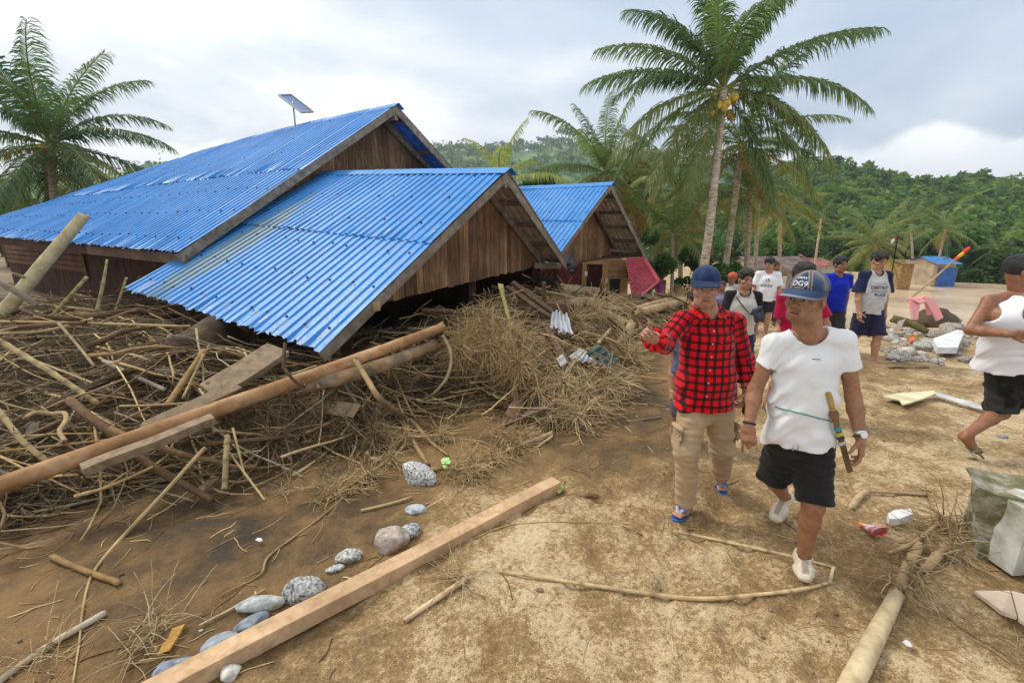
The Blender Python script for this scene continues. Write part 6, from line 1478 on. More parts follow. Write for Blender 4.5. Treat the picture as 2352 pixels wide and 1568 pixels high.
# leaning flag pole of the riverbank and the small red-white flag
def flagpole(label, px, w_, cols, name='flag_pole'):
    P = [at_t(*p) for p in px]; e = empty(name, P[0], label, 'flag pole')
    link('pole', log_mesh(P, [wpx(w_, p) for p in P], 5, 8, 20, 0.03, (0.50, 0.38, 0.20)), MLOG, e)
    a, b = P[-1], P[-2]; d = (b - a).normalized()
    return e, a, d
e, a, d = flagpole('long bamboo pole leaning over the riverbank with a furled red and yellow flag', [(2086, 690, 9.6), (2160, 626, 9.8), (2226, 568, 10.0)], 4, None)
for k, (c, f0, f1) in enumerate([((0.72, 0.05, 0.03), 0.0, 0.22), ((0.75, 0.36, 0.02), 0.22, 0.42), ((0.72, 0.05, 0.03), 0.42, 0.5)]):
    MB().tube([a + d * f0, a + d * ((f0 + f1) / 2) + Vector((0, 0, -0.01)), a + d * f1], [0.028, 0.04, 0.03], 7).build('flag', M_plain('flag_cloth_%d' % k, c, 0.8, 0.15, 9, 0.1), e, smooth=True)
fb = at_t(2046, 640, 30); ft = at_t(2062, 543, 30); e = empty('flag_pole', fb, 'small red and white flag on a thin pole before the far trees', 'flag')
MB().tube([fb, ft], 0.03, 6).build('pole', MLOG, e)
f0 = ft; dw = Vector((-0.38, 0, -0.25)); dh = Vector((0.05, 0, -0.2))
for k, c in enumerate([(0.70, 0.03, 0.03), (0.78, 0.78, 0.76)]):
    MB().hexa([f0 + dw * k * 0.5, f0 + dw * (k * 0.5 + 0.5), f0 + dw * (k * 0.5 + 0.5) + dh, f0 + dw * k * 0.5 + dh] + [p + Vector((0, 0.02, 0)) for p in (f0 + dw * k * 0.5, f0 + dw * (k * 0.5 + 0.5), f0 + dw * (k * 0.5 + 0.5) + dh, f0 + dw * k * 0.5 + dh)]).build('flag_half', M_plain('flag_half_%d' % k, c, 0.8, 0.1, 5, 0), e)
# ------------------------------------------------------------------ people
class Field:
    """distance grid that is filled with rounded shapes and turned into one continuous surface"""
    def __init__(s, lo, hi, h):
        s.h = h; s.o = np.array(lo, dtype=np.float64) - 3 * h; s.n = np.ceil((np.array(hi) + 3 * h - s.o) / h).astype(int) + 1
        s.d = np.full(tuple(s.n), 0.2, dtype=np.float32)
    def _win(s, lo, hi):
        a = np.clip(np.floor((np.array(lo) - s.o) / s.h).astype(int), 0, s.n - 1); b = np.clip(np.ceil((np.array(hi) - s.o) / s.h).astype(int) + 1, 1, s.n)
        if (b <= a).any(): return None
        ax = [(s.o[i] + np.arange(a[i], b[i]) * s.h) for i in range(3)]
        P = np.stack(np.meshgrid(*ax, indexing='ij'), -1)
        return tuple(slice(a[i], b[i]) for i in range(3)), P
    def put(s, fn, lo, hi, k=0.02, op='u', pad=0.03):
        w = s._win(np.array(lo) - pad - k, np.array(hi) + pad + k)
        if w is None: return
        sl, P = w; d = fn(P).astype(np.float32); o = s.d[sl]
        if op == 'u':
            hh = np.maximum(k - np.abs(o - d), 0) / max(k, 1e-6); s.d[sl] = np.minimum(o, d) - hh * hh * k * 0.25
        else:
            hh = np.maximum(k - np.abs(o + d), 0) / max(k, 1e-6); s.d[sl] = np.maximum(o, -d) + hh * hh * k * 0.25
    def cone(s, a, b, ra, rb, k=0.02, op='u', e=1.0, w=None, flat=False, flat0=False):
        a = np.array(a, dtype=float); b = np.array(b, dtype=float); ab = b - a; L2 = max(ab @ ab, 1e-9); n = ab / math.sqrt(L2)
        w = None if w is None else np.array(w, dtype=float) / np.linalg.norm(w)
        def fn(P):
            q = P - a; t = np.clip(q @ ab / L2, 0, 1); r = ra + (rb - ra) * t; q2 = q - t[..., None] * ab
            if w is not None and e != 1.0: q2 = q2 + (1 / e - 1) * (q2 @ w)[..., None] * w
            d = np.linalg.norm(q2, axis=-1) - r
            if flat: d = np.maximum(d, (P - b) @ n)
            if flat0: d = np.maximum(d, -((P - a) @ n))
            return d
        R_ = max(ra, rb) * max(1, e); s.put(fn, np.minimum(a, b) - R_, np.maximum(a, b) + R_, k, op)
    def ell(s, c, rad, M=None, k=0.02, op='u'):
        c = np.array(c, dtype=float); rad = np.array(rad, dtype=float); m = np.eye(3) if M is None else M
        def fn(P):
            q = (P - c) @ m; l = np.linalg.norm(q / rad, axis=-1); g = np.linalg.norm(q / rad ** 2, axis=-1)
            return l * (l - 1) / np.maximum(g, 1e-6)
        Rm = rad.max(); s.put(fn, c - Rm, c + Rm, k, op)
    def warp(s, fn):
        near = np.abs(s.d) < 0.03; idx = np.argwhere(near)
        if len(idx): s.d[near] += fn(s.o + idx * s.h).astype(np.float32)
    def mesh(s):
        d = s.d; neg = d < 0; nx, ny, nz = d.shape
        cnt = np.zeros((nx - 1, ny - 1, nz - 1), dtype=np.int8)
        for i in (0, 1):
            for j in (0, 1):
                for k in (0, 1): cnt += neg[i:nx - 1 + i, j:ny - 1 + j, k:nz - 1 + k]
        act = (cnt > 0) & (cnt < 8); ci = np.argwhere(act)
        if len(ci) == 0: return np.zeros((0, 3)), np.zeros((0, 4), dtype=int)
        vid = np.full(act.shape, -1, dtype=np.int64); vid[act] = np.arange(len(ci))
        co = np.array([(i, j, k) for i in (0, 1) for j in (0, 1) for k in (0, 1)])
        val = np.stack([d[ci[:, 0] + c[0], ci[:, 1] + c[1], ci[:, 2] + c[2]] for c in co], 1)
        acc = np.zeros((len(ci), 3)); num = np.zeros(len(ci))
        for a in range(8):
            for b in range(a + 1, 8):
                if np.abs(co[a] - co[b]).sum() != 1: continue
                va, vb = val[:, a], val[:, b]; m = (va < 0) != (vb < 0); t = np.where(m, va / np.where(m, va - vb, 1), 0)
                acc += np.where(m[:, None], co[a] + t[:, None] * (co[b] - co[a]), 0); num += m
        V = s.o + (ci + acc / num[:, None]) * s.h
        Fs = []
        for ax in range(3):
            o1, o2 = [(1, 2), (2, 0), (0, 1)][ax]
            sl = [slice(1, -1)] * 3; sl[ax] = slice(0, -1)
            sh = [slice(1, -1)] * 3; sh[ax] = slice(1, None)
            A = neg[tuple(sl)]; B = neg[tuple(sh)]; e = np.argwhere(A != B); f = A[A != B]
            e = e + np.array([0 if i == ax else 1 for i in range(3)])
            u1 = np.zeros(3, dtype=int); u1[o1] = 1; u2 = np.zeros(3, dtype=int); u2[o2] = 1
            q = np.stack([vid[tuple((e - u1 - u2).T)], vid[tuple((e - u2).T)], vid[tuple(e.T)], vid[tuple((e - u1).T)]], 1)
            q[~f] = q[~f][:, ::-1]; Fs.append(q)
        F = np.concatenate(Fs); F = F[(F >= 0).all(1)]
        return V, F
def relax(V, F, it=1, lam=0.5):
    for _ in range(it):
        acc = np.zeros_like(V); num = np.zeros(len(V))
        for i in range(4):
            j = (i + 1) % 4; np.add.at(acc, F[:, i], V[F[:, j]]); np.add.at(num, F[:, i], 1); np.add.at(acc, F[:, j], V[F[:, i]]); np.add.at(num, F[:, j], 1)
        V = V + lam * (acc / np.maximum(num, 1)[:, None] - V)
    return V

def M_skin():
    m, nt, b = new_mat('skin'); L = nt.links.new; a = N(nt, 'ShaderNodeAttribute', attribute_name='Col'); tc = N(nt, 'ShaderNodeTexCoord')
    n = N(nt, 'ShaderNodeTexNoise', i_Scale=38.0, i_Detail=4.0); L(tc.outputs['Object'], n.inputs['Vector'])
    c = mixc(nt, 1.0, a.outputs[0], ramp(nt, n.outputs[0], [(0.3, 0.78), (0.7, 1.14)]), 'MULTIPLY'); L(c, b.inputs['Base Color'])
    b.inputs['Roughness'].default_value = 0.48; b.inputs['Specular IOR Level'].default_value = 0.4; b.inputs['Subsurface Weight'].default_value = 0.03; b.inputs['Subsurface Radius'].default_value = (0.02, 0.008, 0.004); b.inputs['Subsurface Scale'].default_value = 0.5
    bumpn(nt, b, n.outputs[0], 0.16, 0.004); return m
MSKIN = M_skin()
def M_cloth(name, bump=0.25, rough=0.85, wrinkle=9.0):
    m, nt, b = new_mat(name); L = nt.links.new; a = N(nt, 'ShaderNodeAttribute', attribute_name='Col'); tc = N(nt, 'ShaderNodeTexCoord')
    n = N(nt, 'ShaderNodeTexNoise', i_Scale=wrinkle, i_Detail=5.0, i_Distortion=0.8); L(tc.outputs['Object'], n.inputs['Vector'])
    n2 = N(nt, 'ShaderNodeTexNoise', i_Scale=160.0, i_Detail=2.0); L(tc.outputs['Object'], n2.inputs['Vector'])
    c = mixc(nt, 1.0, a.outputs[0], ramp(nt, n2.outputs[0], [(0.3, 0.96), (0.7, 1.03)]), 'MULTIPLY'); L(c, b.inputs['Base Color'])
    b.inputs['Roughness'].default_value = rough; b.inputs['Specular IOR Level'].default_value = 0.15; b.inputs['Sheen Weight'].default_value = 0.1
    bumpn(nt, b, n.outputs[0], bump, 0.03); return m
MCLOTH = M_cloth('woven_cloth'); MKNIT = M_cloth('jersey_cloth', 0.18, 0.9, 7.0)
def M_plaid():
    m, nt, b = new_mat('red_plaid_flannel'); L = nt.links.new; a = N(nt, 'ShaderNodeAttribute', attribute_name='plaid'); sp = N(nt, 'ShaderNodeSeparateXYZ'); L(a.outputs['Vector'], sp.inputs[0])
    def bands(s):
        f = math_n(nt, 'FRACT', math_n(nt, 'MULTIPLY', s, 1 / 0.053))
        w1 = math_n(nt, 'LESS_THAN', math_n(nt, 'ABSOLUTE', math_n(nt, 'SUBTRACT', f, 0.5)), 0.185)
        return w1
    k = math_n(nt, 'ADD', bands(sp.outputs[0]), bands(sp.outputs[1]))
    c = ramp(nt, math_n(nt, 'MULTIPLY', k, 0.5), [(0.0, (0.60, 0.005, 0.010)), (0.45, (0.13, 0.005, 0.009)), (0.55, (0.13, 0.005, 0.009)), (0.95, (0.010, 0.007, 0.011))])
    L(c, b.inputs['Base Color']); b.inputs['Roughness'].default_value = 0.9; b.inputs['Specular IOR Level'].default_value = 0.12; b.inputs['Sheen Weight'].default_value = 0.15
    tc = N(nt, 'ShaderNodeTexCoord'); n = N(nt, 'ShaderNodeTexNoise', i_Scale=11.0, i_Detail=5.0, i_Distortion=0.9); L(tc.outputs['Object'], n.inputs['Vector']); bumpn(nt, b, n.outputs[0], 0.35, 0.03); return m
MPLAID = M_plaid()
MHAIR = M_plain('black_hair', (0.020, 0.016, 0.014), 0.42, 0.5, 90, 0.8, 220, spec=0.5, stretch=(1, 1, 0.3))

def npv(v): return np.array(tuple(v), dtype=float)
def unit(v): v = npv(v); return v / np.linalg.norm(v)
def head_frame(face, tilt=0.0):
    y = unit(face); z = np.array([0, 0, 1.0]) - y[2] * y; z = unit(z); x = np.cross(y, z)
    if tilt: x, z = x * math.cos(tilt) + z * math.sin(tilt), z * math.cos(tilt) - x * math.sin(tilt)
    return np.stack([x, y, z], 1)                                           # columns
def head_mesh(c, M, h, skin, sc=1.0, stubble=0.0, brow=1.0, mouth_open=0.0, neck=None, neck_r=0.056):
    c = npv(c); T = lambda p: c + M @ (np.array(p, dtype=float) * sc)
    lo = c - 0.16; hi = c + 0.16
    if neck is not None: lo = np.minimum(lo, npv(neck) - 0.06); hi = np.maximum(hi, npv(neck) + 0.06)
    f = Field(lo, hi, h); S = lambda *r: np.array(r) * sc
    f.ell(T((0, -0.018, 0.030)), S(0.076, 0.097, 0.090), M)
    f.ell(T((0, 0.020, -0.040)), S(0.062, 0.070, 0.078), M, 0.03 * sc)
    f.cone(T((-0.030, 0.040, -0.088)), T((0.030, 0.040, -0.088)), 0.030 * sc, 0.030 * sc, 0.03 * sc)      # jaw
    f.ell(T((0, 0.071, -0.099)), S(0.024, 0.020, 0.019), M, 0.025 * sc)                                    # chin
    for s in (-1, 1):
        f.ell(T((s * 0.044, 0.052, -0.024)), S(0.024, 0.026, 0.020), M, 0.025 * sc)                         # cheekbones
        f.cone(T((s * 0.012, 0.086, 0.026)), T((s * 0.048, 0.070, 0.024)), 0.011 * sc, 0.010 * sc, 0.018 * sc)  # brow
        f.ell(T((s * 0.031, 0.094, 0.004)), S(0.017, 0.014, 0.010), M, 0.012 * sc, 'd')                     # socket
        f.ell(T((s * 0.031, 0.072, 0.003)), S(0.0135, 0.0135, 0.0125), M, 0.004 * sc)                       # eyeball
        f.cone(T((s * 0.018, 0.0855, 0.0105)), T((s * 0.044, 0.079, 0.0095)), 0.0045 * sc, 0.004 * sc, 0.004 * sc)   # upper lid
        f.cone(T((s * 0.019, 0.083, -0.0085)), T((s * 0.043, 0.077, -0.007)), 0.0035 * sc, 0.003 * sc, 0.005 * sc)   # lower lid
        f.ell(T((s * 0.080, -0.008, -0.006)), S(0.011, 0.021, 0.034), M @ rot3('Z', s * -0.5), 0.008 * sc)  # ear
        f.ell(T((s * 0.090, 0.000, -0.002)), S(0.009, 0.011, 0.020), M @ rot3('Z', s * -0.5), 0.006 * sc, 'd')
    f.cone(T((0, 0.084, 0.014)), T((0, 0.107, -0.026)), 0.0085 * sc, 0.0135 * sc, 0.014 * sc)              # nose
    for s in (-1, 1):
        f.ell(T((s * 0.0135, 0.096, -0.030)), S(0.0095, 0.011, 0.008), M, 0.006 * sc)
        f.ell(T((s * 0.007, 0.106, -0.038)), S(0.0045, 0.006, 0.004), M, 0.003 * sc, 'd')
    f.ell(T((0, 0.080, -0.066)), S(0.032, 0.016, 0.020), M, 0.02 * sc)
    f.cone(T((-0.021, 0.086, -0.063)), T((0.021, 0.086, -0.063)), 0.0062 * sc, 0.0062 * sc, 0.008 * sc)
    f.cone(T((-0.017, 0.086, -0.075)), T((0.017, 0.086, -0.075)), 0.0072 * sc, 0.0072 * sc, 0.007 * sc)
    f.cone(T((-0.019, 0.096, -0.0685)), T((0.019, 0.096, -0.0685)), (0.0022 + 0.004 * mouth_open) * sc, (0.0022 + 0.004 * mouth_open) * sc, 0.002 * sc, 'd')
    if neck is not None:
        f.cone(T((0, -0.025, -0.05)), npv(neck), neck_r * sc, neck_r * 1.08 * sc, 0.03 * sc)
    V, F = f.mesh(); V = relax(V, F, 1, 0.35)
    q = ((V - c) @ M) / sc; col = np.tile(np.array(skin), (len(V), 1)) * (1 + 0.10 * fbm(V * 30, 2)[:, None])
    def blend(mask, cc, amt=1.0):
        m = np.clip(mask, 0, 1)[:, None] * amt; col[:] = col * (1 - m) + np.array(cc) * m
    X, Y, Z = q[:, 0], q[:, 1], q[:, 2]; ax = np.abs(X); fr = Y > 0.03
    lip = fr & (np.abs(Z + 0.069) < 0.0145) & (ax < 0.027) & (Y > 0.075)
    blend(lip * 1.0, np.array(skin) * (0.95, 0.62, 0.60) + np.array((0.03, 0.0, 0.0)), 0.75)
    blend((fr & (np.abs(Z + 0.0685) < 0.0026 + 0.003 * mouth_open) & (ax < 0.022)) * 1.0, (0.05, 0.02, 0.018), 0.85)
    bz = 0.0275 - 0.35 * np.maximum(ax - 0.034, 0) - 0.10 * np.maximum(0.03 - ax, 0)
    blend(fr * (ax > 0.011) * (ax < 0.052) * np.clip(1.6 - np.abs(Z - bz) / 0.0048, 0, 1), (0.03, 0.02, 0.015), 0.85 * brow)
    for s in (-1, 1):
        e = np.sqrt(((X - s * 0.031) / 0.0140) ** 2 + ((Z - 0.002) / 0.0054) ** 2); on = (Y > 0.06) & (e < 1.0)
        blend(on * 1.0, (0.40, 0.36, 0.33), 0.9)
        blend((Y > 0.06) & (e < 1.25) & (e >= 0.95), np.array(skin) * 0.35, 0.8)
        ir = np.sqrt((X - s * 0.031) ** 2 + (Z - 0.003) ** 2); blend(on * (ir < 0.0068), (0.018, 0.012, 0.01), 1.0)
    if stubble:
        m = fr * (np.clip(1.4 - np.abs(Z + 0.052) / 0.006, 0, 1) * (ax < 0.030) + np.clip(1.3 - np.hypot(X / 0.018, (Z + 0.098) / 0.012), 0, 1)); blend(m, (0.05, 0.032, 0.022), stubble)
        blend((Z < -0.045) * (Y > -0.01) * 0.35, (0.08, 0.055, 0.04), stubble * 0.6)
    return V, F, col
def rot3(ax, a): return np.array(Matrix.Rotation(a, 3, ax))

def hand_mesh(w, d, n, side, h, skin, curl=(0.35, 0.4, 0.45, 0.5), thumb=0.35, sc=1.0):
    """w wrist, d finger direction, n palm side, side +1/-1 for the thumb; curls from index to little finger"""
    w = npv(w); d = unit(d); n = unit(npv(n) - (npv(n) @ d) * d); s = np.cross(d, n) * side
    f = Field(w - 0.21 * sc, w + 0.21 * sc, h); A = lambda a, b, c: w + (d * a + s * b + n * c) * sc
    f.cone(A(-0.03, 0, 0), A(0.02, 0, 0), 0.024 * sc, 0.023 * sc, 0.02, e=1.15, w=s)
    f.cone(A(0.02, 0, 0), A(0.082, 0.002, 0.0), 0.0155 * sc, 0.0145 * sc, 0.015, e=2.45, w=s)
    ln = (0.072, 0.080, 0.074, 0.058); off = (0.029, 0.0095, -0.0105, -0.029)
    for i in range(4):
        p = A(0.086 - 0.004 * abs(i - 1), off[i], 0.0); dirv = d + s * off[i] * 2.2; a = 0.0; r = (0.0093, 0.0096, 0.0092, 0.0082)[i] * sc
        prev = p - d * 0.02 * sc; f.cone(prev, p, r * 1.05, r * 1.05, 0.012)
        for j, fr in enumerate((0.46, 0.30, 0.24)):
            a += curl[i] * (0.85, 1.15, 0.8)[j]; v = unit(dirv) * math.cos(a) + n * math.sin(a); q = p + v * ln[i] * fr * sc
            f.cone(p, q, r, r * 0.92, 0.004); p = q; r *= 0.92
    p = A(0.022, 0.026, 0.006); v = unit(d * 0.62 + s * 0.75 * (1 - thumb) + n * (0.25 + thumb)); q = p + v * 0.045 * sc; f.cone(p, q, 0.0135 * sc, 0.0105 * sc, 0.015)
    v2 = unit(v + d * 0.5 + n * thumb * 0.6 - s * thumb * 0.6); f.cone(q, q + v2 * 0.032 * sc, 0.0102 * sc, 0.008 * sc, 0.004)
    V, F = f.mesh(); V = relax(V, F, 1, 0.3)
    return V, F, np.tile(np.array(skin), (len(V), 1)) * (1 + 0.10 * fbm(V * 50, 2)[:, None])

def merge(parts):
    V = []; F = []; C = []; n = 0
    for v, f, c in parts:
        if len(v) == 0: continue
        V.append(v); F.append(f + n); C.append(c); n += len(v)
    return np.concatenate(V), np.concatenate(F), np.concatenate(C)
def lerp(a, b, t): return npv(a) * (1 - t) + npv(b) * t

def pose(x, y, H, yaw=0.0, stride=0.25, swing=0.25, bend=(0.25, 0.25), z=None, lean=0.0, out=0.10):
    """joints of a walking figure; yaw 0 faces the camera (-Y). a = side seen on the viewer's left"""
    z0 = gz1(x, y) if z is None else z
    f = np.array([math.sin(yaw), -math.cos(yaw), 0]); r = np.array([math.cos(yaw), math.sin(yaw), 0]); u = np.array([0, 0, 1.0]); o = np.array([x, y, z0])
    J = {'f': f, 'r': r, 'H': H}; J['pelvis'] = o + u * 0.53 * H; tl = f * lean
    J['neck'] = o + u * 0.835 * H + tl * 0.30 * H; J['head'] = o + u * 0.928 * H + tl * 0.36 * H + f * 0.012
    for s, k in ((-1, 'a'), (1, 'b')):
        ph = s
        J['sh' + k] = o + u * 0.800 * H + r * s * 0.107 * H + tl * 0.27 * H
        d = unit(-u + r * s * out + f * swing * -ph); J['el' + k] = J['sh' + k] + d * 0.172 * H
        d2 = unit(-u + f * (swing * -ph + bend[0 if s < 0 else 1]) + r * s * out * 0.3); J['wr' + k] = J['el' + k] + d2 * 0.150 * H; J['hd' + k] = d2
        J['hip' + k] = o + u * 0.515 * H + r * s * 0.052 * H
        st = stride * ph * 0.5
        J['an' + k] = o + u * (0.045 * H + (0.05 * H if st < 0 else 0)) + r * s * 0.05 * H + f * st * H * 0.6
        J['kn' + k] = lerp(J['hip' + k], J['an' + k], 0.5) + f * (0.035 * H); J['kn' + k][2] = z0 + 0.285 * H
        J['to' + k] = J['an' + k] + f * 0.095 * H - u * (0.033 * H + (0.04 * H if st < 0 else 0)); J['to' + k][2] = max(J['to' + k][2], z0 + 0.018)
    return J

def person(name_label, J, spec):
    """spec: skin, h, face, tilt, top{kind,col,sleeve,len,...}, bottom{kind,col,len}, hair/cap, feet, hands"""
    h = spec.get('h', 0.011); hh = spec.get('hh', 0.0055); H = J.get('H', 1.68); S = H / 1.68; skin = spec['skin']; fat = spec.get('fat', 1.0) * S
    base = Vector((J['pelvis'][0], J['pelvis'][1], gz1(J['pelvis'][0], J['pelvis'][1])))
    root = empty('person', base, name_label, 'person', spec.get('group'))
    lat = unit(J['shb'] - J['sha']); pel = npv(J['pelvis']); neck = npv(J['neck']); chest = lerp(J['sha'], J['shb'], 0.5) - np.array([0, 0, 0.13 * S])
    fwd = unit(np.cross(np.array([0, 0, 1.0]), -lat)); fwd = fwd if fwd @ npv(J['f']) > 0 else -fwd
    hipl = unit(J['hipb'] - J['hipa'])
    allp = np.array([npv(v) for k, v in J.items() if k[:2] in ('sh', 'el', 'wr', 'hi', 'kn', 'an', 'to', 'ne', 'pe')])
    f = Field(allp.min(0) - 0.14, allp.max(0) + 0.12, h)
    f.cone(pel, chest, 0.098 * fat, 0.108 * fat, 0.04, e=1.38, w=lat)
    for k in 'ab':
        f.cone(neck - np.array([0, 0, 0.03]), J['sh' + k], 0.048 * fat, 0.042 * fat, 0.05)
        f.cone(J['sh' + k], J['el' + k], 0.044 * fat, 0.038 * fat, 0.03); f.cone(J['el' + k], lerp(J['el' + k], J['wr' + k], 0.3), 0.038 * fat, 0.040 * fat, 0.02); f.cone(lerp(J['el' + k], J['wr' + k], 0.3), J['wr' + k], 0.040 * fat, 0.0265 * fat, 0.02)
        f.cone(J['hip' + k], J['kn' + k], 0.082 * fat, 0.054 * fat, 0.04)
        cf = lerp(J['kn' + k], J['an' + k], 0.32); back = unit(np.cross(hipl, npv(J['an' + k]) - npv(J['kn' + k]))); back = back if back @ fwd < 0 else -back
        f.cone(J['kn' + k], cf + back * 0.012, 0.052 * fat, 0.054 * fat, 0.03); f.cone(cf + back * 0.012, J['an' + k], 0.054 * fat, 0.034 * fat, 0.03)
        if spec.get('feet', 'sandal') != 'shoe':
            an = npv(J['an' + k]); to = npv(J['to' + k]); fd = unit(to - an); dn = np.array([0, 0, -1.0]); heel = an + unit(dn - (dn @ fd) * fd * 0.5) * 0.045 * S - fd * 0.02 * S
            ball = lerp(heel, to, 0.72); sw = unit(np.cross(fd, [0, 0, 1])); f.cone(heel, ball, 0.030 * S, 0.022 * S, 0.03, e=1.5, w=sw); f.cone(an, lerp(heel, to, 0.55), 0.034 * S, 0.024 * S, 0.03)
            for i, (o_, l_, r_) in enumerate(((0.030, 0.9, 0.011), (0.012, 1.0, 0.0085), (-0.003, 0.97, 0.008), (-0.017, 0.9, 0.0075), (-0.030, 0.8, 0.0075))):
                sd = 1 if (sw @ hipl) * (1 if k == 'a' else -1) > 0 else -1
                p = ball + sw * sd * o_ * S; f.cone(p - fd * 0.02 * S, p + (to - ball) * l_, r_ * S, r_ * 0.9 * S, 0.006)
    V, F = f.mesh(); V = relax(V, F, 1, 0.4)
    parts = [(V, F, np.tile(np.array(skin), (len(V), 1)) * (1 + 0.10 * fbm(V * 14, 3)[:, None]))]
    M = head_frame(spec['face'], spec.get('tilt', 0)); hs = spec.get('head', 1.0) * S
    parts.append(head_mesh(J['head'], M, hh, skin, hs, spec.get('stubble', 0), neck=neck - np.array([0, 0, 0.03]), neck_r=spec.get('neckr', 0.059), mouth_open=spec.get('mouth', 0)))
    for k in 'ab':
        hs_ = spec.get('hand' + k, {}); d = hs_.get('d', J.get('hd' + k)); d = npv(J['wr' + k]) - npv(J['el' + k]) if d is None else d
        n = hs_.get('n', -lat if k == 'b' else lat); sd = hs_.get('side', None)
        if sd is None: sd = 1 if np.cross(unit(d), unit(npv(n) - (npv(n) @ unit(d)) * unit(d))) @ fwd > 0 else -1
        parts.append(hand_mesh(J['wr' + k], d, n, sd, spec.get('hr', hh * 0.8), skin, hs_.get('curl', (0.35, 0.42, 0.48, 0.5)), hs_.get('thumb', 0.35), S))
    V, F, C = merge(parts); link('body', mesh_np('body', V, F, C), MSKIN, root)
    # upper garment
    t = spec['top']; infl = t.get('loose', 0.018); f = Field(allp.min(0) - 0.2, allp.max(0) + 0.14, h)
    hem = npv(t['hem']) if 'hem' in t else pel - np.array([0, 0, t.get('len', 0.06) * S]); hemr = t.get('hemr', 0.138) * fat
    waist = lerp(pel, chest, t.get('waist_at', 0.35))
    f.cone(chest, waist, 0.108 * fat + infl, t.get('waist', 0.104) * fat + infl, 0.05, e=1.40, w=lat); f.cone(waist, hem, t.get('waist', 0.104) * fat + infl, hemr + infl * 0.5, 0.05, e=1.42, w=lat, flat=True)
    slv = t.get('sleeve', 0.5)
    for k in 'ab':
        if t['kind'] != 'tank':
            f.cone(neck - np.array([0, 0, 0.030]), J['sh' + k], 0.054 * fat + infl * 0.4, 0.046 * fat + infl * 0.5, 0.05)
            if slv <= 1: f.cone(J['sh' + k], lerp(J['sh' + k], J['el' + k], slv), 0.046 * fat + infl * 0.5, t.get('cuff', 0.056) * fat + infl, 0.03, flat=True)
            else:
                sl2 = t.get('slv' + k, slv - 1)
                f.cone(J['sh' + k], J['el' + k], 0.051 * fat + infl * 0.5, 0.047 * fat + infl, 0.03); f.cone(J['el' + k], lerp(J['el' + k], J['wr' + k], sl2), 0.050 * fat + infl, t.get('cuff', 0.046) * fat + infl * 0.8, 0.03, flat=True)
                if t.get('rolled'): f.cone(lerp(J['el' + k], J['wr' + k], sl2 - 0.16), lerp(J['el' + k], J['wr' + k], sl2 + 0.02), t.get('cuff', 0.046) * fat + infl * 1.15, t.get('cuff', 0.046) * fat + infl * 1.25, 0.004, flat=True, flat0=True)
        else:
            ax = npv(J['sh' + k]); f.cone(neck - np.array([0, 0, 0.05]) + (ax - neck) * 0.35, chest + lat * (0.09 if k == 'b' else -0.09), 0.062 * fat + infl * 0.3, 0.07, 0.04)
    fold = t.get('fold', 0.006); fz = t.get('fold_from', None)
    def wr(P):
        q = (P - pel); l = q @ lat; z = q[:, 2]; dd = q @ fwd
        a = np.stack([l * 5 + z * 2.0, dd * 5, z * 9 - np.abs(l) * 3.5], -1); b_ = np.stack([l * 4.0, dd * 4, z * 17 + l * l * 60 - l * 6], -1)
        low = 1 - sstep(-0.05, 0.30, z)
        c_ = np.stack([l * 16 + z * 9, dd * 14, z * 15 - l * 8], -1)
        return fold * (0.9 * NZ(a + 3.3) + (0.35 + 1.5 * low) * (1 - 2 * np.abs(NZ(b_ + 1.7))) + 0.45 * NZ(c_))
    f.warp(wr)
    # neck opening
    nk = t.get('neck', 0.03); nf = t.get('neckf', 0.04); up = np.array([0, 0, 1.0])
    f.cone(neck + up * 0.12 + fwd * 0.04, neck + fwd * (nf * 0.4) - up * 0.0, 0.10, 0.064 * S + nk * 0.25, 0.004, 'd')
    f.cone(neck + fwd * (nf + 0.06), neck + fwd * (nf + 0.085) - up * nk, 0.06 * S, t.get('vtip', 0.045) * S, 0.01, 'd')
    if t['kind'] == 'tank':
        for k in 'ab': f.cone(npv(J['sh' + k]) - up * 0.085 - fwd * 0.1, npv(J['sh' + k]) - up * 0.085 + fwd * 0.1, 0.078, 0.078, 0.01, 'd')
    V, F = f.mesh(); V = relax(V, F, 1, 0.35)
    col = np.tile(np.array(t['col'], dtype=float), (len(V), 1)); q = V - pel; l = q @ lat; z = q[:, 2]; dd = (V - chest) @ fwd
    attrs = {}
    def arm_d(k):
        out = np.full(len(V), 9.0); al = np.zeros(len(V)); ar = np.zeros(len(V)); o = 0
        for a, b in ((J['sh' + k], J['el' + k]), (J['el' + k], J['wr' + k])):
            a = npv(a); b = npv(b); ab = b - a; tt = np.clip((V - a) @ ab / (ab @ ab), -0.3 if o == 0 else 0, 1); pv = V - a - tt[:, None] * ab; dist = np.linalg.norm(pv, axis=1)
            w1 = np.cross(unit(ab), fwd); w1 = unit(w1); w2 = np.cross(unit(ab), w1); th = np.arctan2(pv @ w1, pv @ w2)
            m = dist < out; out[m] = dist[m]; al[m] = (o + tt * np.linalg.norm(ab))[m]; ar[m] = (th * 0.07)[m]; o += np.linalg.norm(ab)
        return out, al, ar
